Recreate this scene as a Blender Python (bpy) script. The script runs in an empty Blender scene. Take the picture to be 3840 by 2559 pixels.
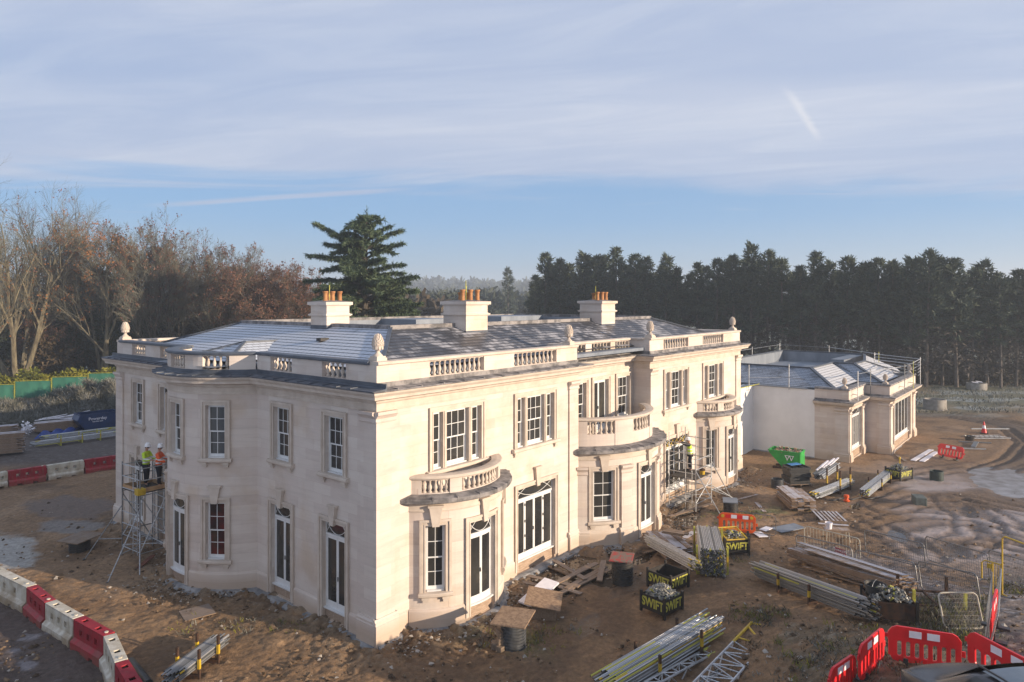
import bpy, bmesh, math, random
import numpy as np
from mathutils import Vector, Matrix, Quaternion
R=math.radians
scene=bpy.context.scene
COL=scene.collection
# ------------------------------------------------------------------ camera
CAM=Vector((-14.322,-17.239,10.94)); LAT=Vector((.6336,-.7738,0)); FWD=Vector((.7738,.6336,0))
cam=bpy.data.cameras.new('camera'); co=bpy.data.objects.new('camera',cam); COL.objects.link(co)
co.location=CAM; co.rotation_euler=(math.pi/2,0,-math.atan2(.7738,.6336))
cam.sensor_width=36; cam.lens=24.556; cam.shift_y=-.03995; cam.clip_start=.5; cam.clip_end=9000
scene.camera=co
# ------------------------------------------------------------------ light
SUN_EL=R(11.5); SUN_AZ=(.285,-.9585)
world=bpy.data.worlds.new('World'); scene.world=world; world.use_nodes=True
sun=bpy.data.lights.new('sun','SUN'); sun.energy=4.8; sun.angle=R(.55); sun.color=(1,.81,.61)
so=bpy.data.objects.new('sun',sun); COL.objects.link(so)
sv=Vector((SUN_AZ[0]*math.cos(SUN_EL),SUN_AZ[1]*math.cos(SUN_EL),math.sin(SUN_EL)))
so.rotation_euler=sv.to_track_quat('Z','Y').to_euler(); so.location=(0,-40,60)
scene.view_settings.view_transform='Standard'; scene.view_settings.look='None'
scene.view_settings.exposure=0.88; scene.view_settings.gamma=1
scene.cycles.max_bounces=6; scene.cycles.volume_bounces=0

class NT:
    """tiny node-graph helper"""
    def __init__(s,tree): s.t=tree; s.n=tree.nodes; s.l=tree.links
    def node(s,typ,**kw):
        n=s.n.new(typ)
        for k,v in kw.items(): setattr(n,k,v)
        return n
    def put(s,sock,v):
        if isinstance(v,bpy.types.NodeSocket): s.l.new(v,sock)
        else:
            try: sock.default_value=v
            except Exception: sock.default_value=tuple(v)+(1,) if len(v)==3 else v
    def m(s,op,a,b=0.0,c=None,clamp=False):
        n=s.node('ShaderNodeMath',operation=op,use_clamp=clamp); s.put(n.inputs[0],a); s.put(n.inputs[1],b)
        if c is not None: s.put(n.inputs[2],c)
        return n.outputs[0]
    def vm(s,op,a,b=None,out=0):
        n=s.node('ShaderNodeVectorMath',operation=op); s.put(n.inputs[0],a)
        if b is not None: s.put(n.inputs[1],b)
        return n.outputs[out]
    def mix(s,f,a,b,blend='MIX'):
        n=s.node('ShaderNodeMix',data_type='RGBA',blend_type=blend); s.put(n.inputs[0],f); s.put(n.inputs[6],a); s.put(n.inputs[7],b); return n.outputs[2]
    def noise(s,vec,scale,detail=4,rough=.55,dist=0,out=0):
        n=s.node('ShaderNodeTexNoise'); 
        if vec is not None: s.l.new(vec,n.inputs['Vector'])
        n.inputs['Scale'].default_value=scale; n.inputs['Detail'].default_value=detail; n.inputs['Roughness'].default_value=rough; n.inputs['Distortion'].default_value=dist
        return n.outputs[out]
    def ramp(s,f,stops,interp='LINEAR'):
        n=s.node('ShaderNodeValToRGB'); s.put(n.inputs[0],f); cr=n.color_ramp; cr.interpolation=interp
        while len(cr.elements)<len(stops): cr.elements.new(.5)
        for e,(p,c) in zip(cr.elements,stops):
            e.position=p; e.color=(c,c,c,1) if isinstance(c,(int,float)) else tuple(c)+(1,)
        return n.outputs[0]
    def step(s,v,a,b):
        n=s.node('ShaderNodeMapRange',interpolation_type='SMOOTHSTEP'); s.put(n.inputs[0],v); n.inputs[1].default_value=a; n.inputs[2].default_value=b; return n.outputs[0]
    def scale(s,vec,sc):
        n=s.node('ShaderNodeMapping'); s.l.new(vec,n.inputs[0]); n.inputs['Scale'].default_value=sc; return n.outputs[0]
    def bump(s,h,strength,dist=.02):
        n=s.node('ShaderNodeBump'); s.put(n.inputs['Height'],h); n.inputs['Strength'].default_value=strength; n.inputs['Distance'].default_value=dist; return n.outputs[0]

# ------------------------------------------------------------------ sky
w=NT(world.node_tree); w.n.clear()
sky=w.node('ShaderNodeTexSky',sky_type='NISHITA',sun_disc=False,sun_elevation=SUN_EL,sun_rotation=math.atan2(SUN_AZ[0],SUN_AZ[1]),altitude=50,air_density=1.0,dust_density=.6,ozone_density=2.2)
gen=w.node('ShaderNodeTexCoord').outputs['Generated']
sx=w.node('ShaderNodeSeparateXYZ'); w.l.new(gen,sx.inputs[0])
zc=w.m('MAXIMUM',sx.outputs[2],.02)
q=w.vm('DIVIDE',gen,w.node('ShaderNodeCombineXYZ').outputs[0])
cz=w.n[-1] if False else None
comb=[n for n in w.n if n.bl_idname=='ShaderNodeCombineXYZ'][0]
for i in range(3): w.l.new(zc,comb.inputs[i])
qf=w.vm('DOT_PRODUCT',q,tuple(FWD),1); ql=w.vm('DOT_PRODUCT',q,tuple(LAT),1)
qv=w.node('ShaderNodeCombineXYZ'); w.l.new(ql,qv.inputs[0]); w.l.new(qf,qv.inputs[1])
n1=w.noise(w.scale(qv.outputs[0],(.30,.75,1)),1.0,8,.60,.9)
rt=w.node('ShaderNodeVectorRotate',rotation_type='Z_AXIS'); w.l.new(qv.outputs[0],rt.inputs['Vector']); rt.inputs['Angle'].default_value=.35
n2=w.noise(w.scale(rt.outputs[0],(.55,1.7,1)),1.0,9,.62,1.4)
n3=w.noise(w.scale(qv.outputs[0],(.10,.35,1)),1.0,3,.5,.3)
edge=w.m('ADD',qf,w.m('ADD',w.m('MULTIPLY',w.m('SUBTRACT',n1,.5),4.2),w.m('MULTIPLY',ql,-.07)))
sheet=w.step(edge,6.7,5.2)
body=w.m('MULTIPLY',sheet,w.m('ADD',.66,w.m('MULTIPLY',w.step(n3,.3,.7),.3)))
streak=w.m('MULTIPLY',w.step(n2,.54,.80),w.m('MULTIPLY',w.step(edge,8.2,4.5),.75))
wisp=w.m('MULTIPLY',w.m('MULTIPLY',w.step(n1,.6,.75),.35),w.step(qf,13,8))
def trail(f0,slope,l0,l1,wid,amt,so=.5):
    d=w.m('ABSOLUTE',w.m('ADD',w.m('SUBTRACT',qf,w.m('MULTIPLY',ql,slope)),w.m('ADD',-f0,w.m('MULTIPLY',w.m('SUBTRACT',n2,.5),wid*1.8))))
    b=w.step(d,wid,0)
    e=w.m('MULTIPLY',w.step(ql,l0-so,l0+so),w.step(ql,l1+so,l1-so))
    return w.m('MULTIPLY',w.m('MULTIPLY',b,e),amt)
t1=trail(5.88,-.40,-3.6,-1.0,.24,.8)
t2=trail(6.45,.04,2.5,3.4,.13,.6)
t3=trail(1.07,1.72,1.34,1.86,.075,1.0,.12)
TR=t3
cl=w.m('MAXIMUM',w.m('MAXIMUM',body,streak),w.m('MAXIMUM',wisp,w.m('MAXIMUM',t1,w.m('MAXIMUM',t2,t3))),clamp=True)
SKYC=(2.72,3.22,4.45); CLOUDW=(4.3,4.55,5.2)
lum=w.mix(w.m('ADD',w.m('MULTIPLY',w.step(n2,.36,.74),.46),w.m('MULTIPLY',w.step(n3,.35,.68),.54)),SKYC,CLOUDW)
skc=w.mix(1.0,sky.outputs[0],(.85,.92,1.15),'MULTIPLY')
air=w.ramp(sx.outputs[2],[(0.0,(3.1,3.65,4.35)),(.05,(2.15,3.3,4.65)),(.11,(1.5,2.9,4.8)),(.35,(1.3,2.4,4.3))])
hz=w.mix(.82,skc,air)
col=w.mix(w.m('MULTIPLY',TR,.7),w.mix(cl,hz,lum),(4.9,5.0,5.4))
bg=w.node('ShaderNodeBackground'); w.l.new(col,bg.inputs[0]); bg.inputs[1].default_value=.087
wo=w.node('ShaderNodeOutputWorld'); w.l.new(bg.outputs[0],wo.inputs[0])

# ------------------------------------------------------------------ materials
MATS={}
def mat(name,build):
    if name in MATS: return MATS[name]
    m=bpy.data.materials.new(name); m.use_nodes=True; g=NT(m.node_tree); g.n.clear()
    o=g.node('ShaderNodeOutputMaterial'); p=g.node('ShaderNodeBsdfPrincipled'); g.l.new(p.outputs[0],o.inputs[0])
    build(g,p); MATS[name]=m; return m
def pos(g): return g.node('ShaderNodeNewGeometry').outputs['Position']
def objc(g): return g.node('ShaderNodeTexCoord').outputs['Object']
def simple(name,c0,c1=None,rough=.6,scale=6,spec=.4,metal=0,bump=0,coord=objc,stretch=None,lo=.35,hi=.65,detail=4):
    c1=c1 or tuple(x*.75 for x in c0)
    def b(g,p):
        v=coord(g)
        if stretch: v=g.scale(v,stretch)
        n=g.noise(v,scale,detail,.6)
        g.l.new(g.ramp(n,[(lo,c1),(hi,c0)]),p.inputs['Base Color'])
        g.put(p.inputs['Roughness'],rough if rough<.15 else g.m('ADD',rough-.06,g.m('MULTIPLY',n,.12)))
        p.inputs['Specular IOR Level'].default_value=spec; p.inputs['Metallic'].default_value=metal
        if bump: g.l.new(g.bump(n,bump),p.inputs['Normal'])
    return mat(name,b)
def stone_b(tint,stain,jointcol):
    def b(g,p):
        v=pos(g)
        bed=g.noise(g.scale(v,(.35,.35,3.2)),1.6,8,.68,.5)
        blot=g.noise(v,.42,5,.6); fine=g.noise(v,26,3,.7)
        c=g.ramp(bed,[(.28,tuple(x*.89 for x in tint)),(.5,tint),(.72,tuple(min(1,x*1.05) for x in tint))])
        c=g.mix(g.m('MULTIPLY',g.step(g.noise(g.scale(v,(.5,.5,1.1)),.55,5,.6),.50,.68),.55),c,(.66,.60,.535))
        c=g.mix(g.m('MULTIPLY',g.step(blot,.50,.70),.62),c,stain)
        drip=g.noise(g.scale(v,(3.2,3.2,.22)),1.3,4,.6)
        c=g.mix(g.m('MULTIPLY',g.step(drip,.58,.8),.22),c,tuple(x*.72 for x in tint))
        # ashlar courses and a tone of its own for every block
        sp=g.node('ShaderNodeSeparateXYZ'); g.l.new(v,sp.inputs[0])
        cb=g.node('ShaderNodeCombineXYZ'); g.l.new(g.m('ADD',sp.outputs[0],sp.outputs[1]),cb.inputs[0]); g.l.new(sp.outputs[2],cb.inputs[1])
        br=g.node('ShaderNodeTexBrick'); g.l.new(cb.outputs[0],br.inputs['Vector'])
        br.inputs['Color1'].default_value=(.42,.42,.42,1); br.inputs['Color2'].default_value=(.58,.58,.58,1); br.inputs['Mortar'].default_value=(.30,.30,.30,1)
        br.inputs['Scale'].default_value=1; br.inputs['Mortar Size'].default_value=.004; br.inputs['Brick Width'].default_value=.95; br.inputs['Row Height'].default_value=.36
        c=g.mix(.5,c,br.outputs[0],'OVERLAY')
        low=g.step(g.m('ADD',sp.outputs[2],g.m('MULTIPLY',g.m('SUBTRACT',blot,.5),1.1)),.85,.25)
        c=g.mix(g.m('MULTIPLY',low,.45),c,(.40,.27,.155))
        g.l.new(c,p.inputs['Base Color']); p.inputs['Roughness'].default_value=.85; p.inputs['Specular IOR Level'].default_value=.25
        h=g.m('ADD',g.m('MULTIPLY',fine,.25),g.m('MULTIPLY',br.outputs['Fac'],-.6))
        g.l.new(g.bump(h,.3,.01),p.inputs['Normal'])
    return b
STONE=mat('limestone_ashlar',stone_b((.575,.498,.438),(.49,.375,.27),None))
STONE2=simple('carved_limestone',(.575,.50,.425),(.48,.405,.335),.85,2.2,.25,0,.12,pos)
RENDERW=simple('white_render',(.74,.725,.71),(.66,.645,.63),.8,.7,.25,0,.05,pos)
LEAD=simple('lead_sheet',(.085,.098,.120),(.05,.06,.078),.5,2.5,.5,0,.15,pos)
LEADG=simple('lit_weathered_lead_slab',(.27,.25,.24),(.10,.095,.095),.75,2.6,.3,0,.5,pos,None,.38,.6,7)  # lighter lead copy, the lit look of the front put into its colour
LEADW=simple('zinc_upstand',(.22,.245,.28),(.15,.17,.20),.5,1.2,.4,0,.1,pos,(1,1,.3))
WHITE=simple('white_paint',(.70,.70,.69),(.64,.64,.63),.35,3,.5,0,0,pos)
TERRA=simple('terracotta',(.43,.215,.09),(.31,.14,.06),.75,5,.3,0,.1)
WOODW=simple('weathered_board',(.30,.20,.135),(.15,.095,.062),.85,3,.2,0,.3,objc,(1,9,9))
WOODP=simple('pale_board',(.44,.33,.245),(.26,.185,.13),.85,3,.2,0,.3,objc,(1,9,9))
def board_b(f0,f1,amt):
    def b(g,p):
        v=objc(g); n=g.noise(g.scale(v,(1,9,9)),3,5,.6); fr=g.noise(v,2.3,5,.65)
        c=g.ramp(n,[(.3,f0),(.7,f1)])
        ri=g.node('ShaderNodeObjectInfo').outputs['Random']
        c=g.mix(g.m('MULTIPLY',ri,.55),c,(.20,.15,.11))
        nz=g.node('ShaderNodeSeparateXYZ'); g.l.new(g.node('ShaderNodeNewGeometry').outputs['Normal'],nz.inputs[0])
        top=g.m('MULTIPLY',g.step(nz.outputs[2],.6,.9),g.m('MULTIPLY',g.step(g.m('ADD',fr,g.m('MULTIPLY',ri,.35)),.45,.75),amt))
        c=g.mix(top,c,(.52,.52,.56))
        g.l.new(c,p.inputs['Base Color']); p.inputs['Roughness'].default_value=.85; p.inputs['Specular IOR Level'].default_value=.2
        g.l.new(g.bump(n,.25),p.inputs['Normal'])
    return b
BOARDF=mat('frosted_board',board_b((.17,.11,.07),(.36,.25,.17),.75))
BOARDD=mat('muddy_board',board_b((.12,.08,.05),(.29,.20,.13),.12))
def glass_b(g,p):
    v=pos(g); n=g.noise(g.scale(v,(.8,.8,.45)),1.1,3,.5); n2=g.noise(v,.5,2)
    c=g.ramp(n,[(.32,(.020,.021,.023)),(.58,(.040,.039,.037)),(.78,(.085,.078,.055))])
    g.l.new(c,p.inputs['Base Color']); p.inputs['Roughness'].default_value=.04; p.inputs['Specular IOR Level'].default_value=.62
    g.l.new(g.bump(n2,.02,.05),p.inputs['Normal'])
GLASS=mat('window_glass',glass_b)
def redroom_b(g,p):
    v=pos(g); n=g.noise(v,1.6,2)
    g.l.new(g.ramp(n,[(.40,(.03,.016,.015)),(.6,(.10,.016,.014))]),p.inputs['Base Color']); p.inputs['Roughness'].default_value=.05; p.inputs['Specular IOR Level'].default_value=.4
GLASSR=mat('glass_of_red_room',redroom_b)
def slate_b(fr_lo,fr_hi,fcol,tilefrost,bw=.10):
    def b(g,p):
        uv=g.node('ShaderNodeUVMap'); v=uv.outputs[0]; wp=pos(g)
        br=g.node('ShaderNodeTexBrick'); g.l.new(v,br.inputs['Vector'])
        br.inputs['Scale'].default_value=1; br.inputs['Brick Width'].default_value=.30; br.inputs['Row Height'].default_value=.27; br.inputs['Mortar Size'].default_value=.008; br.inputs['Mortar Smooth'].default_value=.2
        br.inputs['Color1'].default_value=(.30,.30,.30,1); br.inputs['Color2'].default_value=(.95,.95,.95,1); br.inputs['Mortar'].default_value=(0,0,0,1)
        base=g.mix(br.outputs[0],(.028,.030,.036),(.062,.062,.070))
        sep=g.node('ShaderNodeSeparateXYZ'); g.l.new(v,sep.inputs[0])
        fr=g.m('FRACT',g.m('DIVIDE',sep.outputs[1],.27))
        big=g.noise(wp,.55,4,.55,.4); fine=g.noise(wp,7,4,.7)
        f=g.m('ADD',g.m('MULTIPLY',big,1.0),g.m('ADD',g.m('MULTIPLY',g.m('SUBTRACT',fine,.5),.35),g.m('MULTIPLY',g.m('SUBTRACT',br.outputs[0],.6),tilefrost)))
        f=g.step(f,fr_lo,fr_hi)
        band=g.m('MULTIPLY',g.step(fr,.0,bw),g.step(fr,1.0,1-bw))
        f=g.m('MULTIPLY',f,g.m('MULTIPLY',band,g.m('SUBTRACT',1.0,br.outputs['Fac'])))
        g.l.new(g.mix(g.m('MULTIPLY',f,.9),base,fcol),p.inputs['Base Color'])
        g.l.new(g.m('ADD',.42,g.m('MULTIPLY',f,.4)),p.inputs['Roughness']); p.inputs['Specular IOR Level'].default_value=.4
        g.l.new(g.bump(g.m('ADD',br.outputs[0],fine),.35,.02),p.inputs['Normal'])
    return b
SLATE=mat('slate_patchy_frost',slate_b(.44,.70,(.40,.39,.40),.26,.16))
SLATEF=mat('slate_full_frost',slate_b(.02,.34,(.56,.59,.64),.08,.055))
def galv_b(g,p):
    v=objc(g); n=g.noise(g.scale(v,(1,6,6)),5,4,.6); ri=g.node('ShaderNodeObjectInfo').outputs['Random']
    c=g.ramp(n,[(.35,(.25,.255,.26)),(.65,(.46,.47,.48))]); k=g.ramp(ri,[(0,.45),(.5,1.0),(1,1.35)])
    g.l.new(g.mix(1.0,c,k,'MULTIPLY'),p.inputs['Base Color']); p.inputs['Metallic'].default_value=.55; p.inputs['Roughness'].default_value=.42
GALV=mat('galvanised_tube',galv_b)
GALVX=simple('plain_galvanised',(.40,.41,.42),(.22,.225,.23),.38,5,.5,.75,0,objc,(1,6,6))
GALVD=simple('dull_tube',(.26,.27,.27),(.13,.135,.135),.5,4,.5,.6,0,objc,(1,6,6))
YELP=simple('yellow_paint',(.62,.42,.02),(.40,.25,.02),.5,4,.5)
YELG=simple('yellow_green_paint',(.52,.50,.06),(.30,.28,.06),.5,5,.5)
BLACKP=simple('black_paint',(.018,.018,.018),(.03,.024,.02),.5,4,.4)
RUST=simple('rusty_steel',(.09,.045,.025),(.035,.025,.02),.8,6,.2)
BLKPL=simple('black_plastic',(.022,.023,.025),(.04,.038,.036),.45,3,.5)
REDPL=simple('red_plastic',(.72,.014,.020),(.58,.014,.018),.38,2,.5)
ORPL=simple('orange_plastic',(.72,.10,.012),(.60,.08,.01),.4,2,.5)
def dirty_b(c0,c1,dirt,amt):
    def b(g,p):
        v=objc(g); n=g.noise(v,2.2,6,.6); sp=g.node('ShaderNodeSeparateXYZ'); g.l.new(v,sp.inputs[0]); ri=g.node('ShaderNodeObjectInfo').outputs['Random']
        c=g.ramp(n,[(.35,c1),(.6,c0)]); st=g.noise(g.scale(v,(5,5,.8)),2.2,5,.65)
        m=g.step(g.m('ADD',sp.outputs[2],g.m('MULTIPLY',g.m('SUBTRACT',n,.5),.9)),.50,.05)
        c=g.mix(g.m('MULTIPLY',m,amt),c,dirt); c=g.mix(g.m('MULTIPLY',g.step(g.m('ADD',st,g.m('MULTIPLY',ri,.08)),.56,.74),.5),c,dirt)
        g.l.new(c,p.inputs['Base Color']); p.inputs['Roughness'].default_value=.55; p.inputs['Specular IOR Level'].default_value=.35
    return b
REDW=mat('red_water_barrier',dirty_b((.34,.010,.022),(.23,.012,.02),(.20,.11,.075),.55)); WHTW=mat('dirty_white_plastic',dirty_b((.62,.58,.49),(.42,.36,.26),(.27,.18,.10),.75))
REFL=simple('white_reflective',(.80,.78,.82),(.70,.68,.72),.4,4,.5)
HIVY=simple('hi_vis_yellow',(.55,.75,.03),(.42,.60,.02),.7,9,.2)
HIVO=simple('hi_vis_orange',(.85,.13,.02),(.70,.09,.015),.7,9,.2)
DARKC=simple('dark_work_cloth',(.022,.024,.034),(.012,.013,.02),.85,8,.2)
SKIN=simple('skin',(.45,.25,.17),(.38,.2,.13),.55,10,.4)
HAT=simple('white_hard_hat',(.80,.80,.80),(.74,.74,.74),.3,5,.5)

# ------------------------------------------------------------------ mesh builder
class MB:
    def __init__(s): s.v=[]; s.f=[]; s.mi=[]; s.uv={}
    def add(s,vs,fs,mi=0):
        o=len(s.v); s.v.extend(vs)
        for f in fs: s.f.append(tuple(i+o for i in f)); s.mi.append(mi)
    def quad(s,a,b,c,d,mi=0,uv=None):
        if uv: s.uv[len(s.f)]=uv
        s.add([a,b,c,d],[(0,1,2,3)],mi)
    def box(s,x0,x1,y0,y1,z0,z1,mi=0):
        s.add([(x0,y0,z0),(x1,y0,z0),(x1,y1,z0),(x0,y1,z0),(x0,y0,z1),(x1,y0,z1),(x1,y1,z1),(x0,y1,z1)],
              [(3,2,1,0),(4,5,6,7),(0,1,5,4),(1,2,6,5),(2,3,7,6),(3,0,4,7)],mi)
    def obox(s,c,ax,ay,az,mi=0):
        c=Vector(c); ax=Vector(ax); ay=Vector(ay); az=Vector(az); vs=[]
        for k in(-1,1):
            for (i,j) in((-1,-1),(1,-1),(1,1),(-1,1)): vs.append(tuple(c+ax*i+ay*j+az*k))
        s.add(vs,[(3,2,1,0),(4,5,6,7),(0,1,5,4),(1,2,6,5),(2,3,7,6),(3,0,4,7)],mi)
    def beam(s,p0,p1,wd,ht,mi=0,up=(0,0,1)):
        p0=Vector(p0);p1=Vector(p1); d=(p1-p0); L=d.length; d.normalize(); side=d.cross(Vector(up))
        if side.length<1e-4: side=d.cross(Vector((1,0,0)))
        side.normalize(); u=side.cross(d)
        s.obox((p0+p1)/2,d*(L/2),side*(wd/2),u*(ht/2),mi)
    def tube(s,pts,rad,n=6,mi=0,caps=True):
        pts=[Vector(p) for p in pts]; 
        if isinstance(rad,(int,float)): rad=[rad]*len(pts)
        vs=[];prev=None
        for i,p in enumerate(pts):
            d=(pts[min(i+1,len(pts)-1)]-pts[max(i-1,0)])
            if d.length<1e-9: d=Vector((0,0,1))
            d.normalize()
            if prev is None:
                a=d.cross(Vector((0,0,1)))
                if a.length<.05: a=d.cross(Vector((1,0,0)))
            else:
                a=prev-d*prev.dot(d)
                if a.length<1e-5: a=d.cross(Vector((.3,1,.2)))
            a.normalize(); prev=a; b=d.cross(a)
            for k in range(n):
                t=2*math.pi*k/n; vs.append(tuple(p+(a*math.cos(t)+b*math.sin(t))*rad[i]))
        fs=[]
        for i in range(len(pts)-1):
            for k in range(n):
                k2=(k+1)%n; fs.append((i*n+k,i*n+k2,(i+1)*n+k2,(i+1)*n+k))
        if caps: fs.append(tuple(range(n-1,-1,-1))); fs.append(tuple((len(pts)-1)*n+k for k in range(n)))
        s.add(vs,fs,mi)
    def lathe(s,prof,n=16,c=(0,0,0),mi=0):
        vs=[];fs=[]
        for (r,z) in prof:
            for k in range(n):
                t=2*math.pi*k/n; vs.append((c[0]+r*math.cos(t),c[1]+r*math.sin(t),c[2]+z))
        for i in range(len(prof)-1):
            for k in range(n):
                k2=(k+1)%n; fs.append((i*n+k,i*n+k2,(i+1)*n+k2,(i+1)*n+k))
        fs.append(tuple(range(n-1,-1,-1))); fs.append(tuple((len(prof)-1)*n+k for k in range(n)))
        s.add(vs,fs,mi)
    def prism(s,poly,axis_o,ax,ay,az,mi=0):
        """poly (a,b) in plane ax,ay from axis_o, extruded by vector az"""
        o=Vector(axis_o);ax=Vector(ax);ay=Vector(ay);az=Vector(az); n=len(poly)
        vs=[tuple(o+ax*a+ay*b) for a,b in poly]+[tuple(o+ax*a+ay*b+az) for a,b in poly]
        fs=[tuple(range(n-1,-1,-1)),tuple(range(n,2*n))]+[(i,(i+1)%n,n+(i+1)%n,n+i) for i in range(n)]
        s.add(vs,fs,mi)
    def sweep(s,rows,mi=0,closed=False,prof_closed=True,caps=True):
        """rows: list of equal-length lists of 3d points"""
        n=len(rows[0]); o=len(s.v)
        vs=[tuple(p) for r in rows for p in r]; fs=[]; m=len(rows)
        for i in range(m if closed else m-1):
            j=(i+1)%m
            for k in range(n if prof_closed else n-1):
                k2=(k+1)%n; fs.append((i*n+k,i*n+k2,j*n+k2,j*n+k))
        if caps and not closed and prof_closed: fs.append(tuple(range(n-1,-1,-1))); fs.append(tuple((m-1)*n+k for k in range(n)))
        s.add(vs,fs,mi)
    def build(s,name,mats,parent=None,smooth=False,loc=None,bevel=0):
        me=bpy.data.meshes.new(name); me.from_pydata(s.v,[],s.f)
        if not isinstance(mats,(list,tuple)): mats=[mats]
        for m in mats: me.materials.append(m)
        me.polygons.foreach_set('material_index',s.mi)
        if s.uv:
            ul=me.uv_layers.new(name='UVMap')
            for fi,uv in s.uv.items():
                p=me.polygons[fi]
                for k,li in enumerate(p.loop_indices): ul.data[li].uv=uv[k]
        if smooth: me.polygons.foreach_set('use_smooth',[True]*len(s.f))
        me.update()
        if smooth:
            try: me.set_sharp_from_angle(angle=R(40))
            except Exception: pass
        o=bpy.data.objects.new(name,me); COL.objects.link(o)
        if parent: o.parent=parent
        if loc is not None: o.location=loc
        if bevel:
            b=o.modifiers.new('edge','BEVEL'); b.width=bevel; b.segments=2; b.limit_method='ANGLE'
        return o
def tag(o,label,cat,group=None,kind=None):
    if label: o['label']=label
    if cat: o['category']=cat
    if group: o['group']=group
    if kind: o['kind']=kind
    return o
def thing(name,label,cat,loc=(0,0,0),rz=0,group=None):
    o=bpy.data.objects.new(name,None); COL.objects.link(o); o.location=loc; o.rotation_euler=(0,0,rz); o.empty_display_size=.3
    return tag(o,label,cat,group)
def kids(o): return [c for c in bpy.data.objects if c.parent==o]
def dup(root,loc,rz=0,label=None,group=None,tree=None,scale=None):
    r=root.copy(); COL.objects.link(r); r.location=loc; r.rotation_euler=(0,0,rz)
    if scale: r.scale=scale
    if label: r['label']=label
    if group: r['group']=group
    for ch in (tree if tree is not None else kids(root)):
        c=ch.copy(); COL.objects.link(c); c.parent=r
        for g in (kids(ch) if tree is None else []):
            d=g.copy(); COL.objects.link(d); d.parent=c
    return r
def inst(me_obj,name,parent,loc,rz=0,scale=None):
    o=bpy.data.objects.new(name,me_obj.data); COL.objects.link(o); o.parent=parent; o.location=loc; o.rotation_euler=(0,0,rz)
    if scale: o.scale=scale
    return o
def sm(a,b,x):
    t=min(1,max(0,(x-a)/(b-a))); return t*t*(3-2*t)
# terrain: flat by the house, rising towards the camera's right-hand corner
def gz(x,y):
    dx=x-CAM.x; dy=y-CAM.y; d=dx*FWD.x+dy*FWD.y; a=dx*LAT.x+dy*LAT.y
    t=min(1.65,max(0,(29.5-d)/13)); h=2.35*t**1.2*sm(3,10-2*sm(16,11,d),a)
    return h
def at(px,py,up=0.0):
    """ground point seen at pixel (px,py) of the 2353-wide photograph"""
    a=(px-1176.5)/1605; b=(690-py)/1605
    r=FWD+LAT*a+Vector((0,0,b)); lo=3.0
    t=lo
    while t<3000:
        p=CAM+r*t
        if p.z-up<=gz(p.x,p.y): break
        t*=1.004
    lo=t/1.004
    for _ in range(30):
        m=(lo+t)/2; p=CAM+r*m
        if p.z-up<=gz(p.x,p.y): t=m
        else: lo=m
    p=CAM+r*t
    return Vector((p.x,p.y,gz(p.x,p.y)))
def lift(px,py,d):
    """point at depth d on the line of sight"""
    return CAM+(FWD+LAT*((px-1176.5)/1605)+Vector((0,0,(690-py)/1605)))*d
# ================================================================== facade helpers
class Flat:
    def __init__(s,o,d,out): s.o=o; s.d=d; s.out=out
    def P(s,t,d=0.0): return (s.o[0]+s.d[0]*t+s.out[0]*d, s.o[1]+s.d[1]*t+s.out[1]*d)
    def seg(s,a,b): return 1
class Arc:
    def __init__(s,c,R_,d,out): s.c=c; s.R=R_; s.d=d; s.out=out
    def P(s,t,d=0.0):
        a=t/s.R; r=s.R+d; ca,sa=math.cos(a)*r,math.sin(a)*r
        return (s.c[0]+ca*s.out[0]+sa*s.d[0], s.c[1]+ca*s.out[1]+sa*s.d[1])
    def seg(s,a,b): return max(1,int(math.ceil(abs(b-a)/.22)))
def mbox(mb,F,s0,s1,d0,d1,z0,z1,mi=0):
    n=F.seg(s0,s1); rows=[]
    for i in range(n+1):
        t=s0+(s1-s0)*i/n; a=F.P(t,d0); b=F.P(t,d1)
        rows.append([(a[0],a[1],z0),(b[0],b[1],z0),(b[0],b[1],z1),(a[0],a[1],z1)])
    mb.sweep(rows,mi)
def msweep(mb,F,s0,s1,prof,mi=0):
    n=F.seg(s0,s1)*2 if isinstance(F,Arc) else 1; rows=[]
    for i in range(n+1):
        t=s0+(s1-s0)*i/n; rows.append([F.P(t,d)+(z,) for d,z in prof])
    mb.sweep(rows,mi)
def wedge(mb,F,poly,d0,d1,mi=0):
    n=len(poly); vs=[F.P(a,d0)+(b,) for a,b in poly]+[F.P(a,d1)+(b,) for a,b in poly]
    mb.add(vs,[tuple(range(n-1,-1,-1)),tuple(range(n,2*n))]+[(i,(i+1)%n,n+(i+1)%n,n+i) for i in range(n)],mi)
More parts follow.
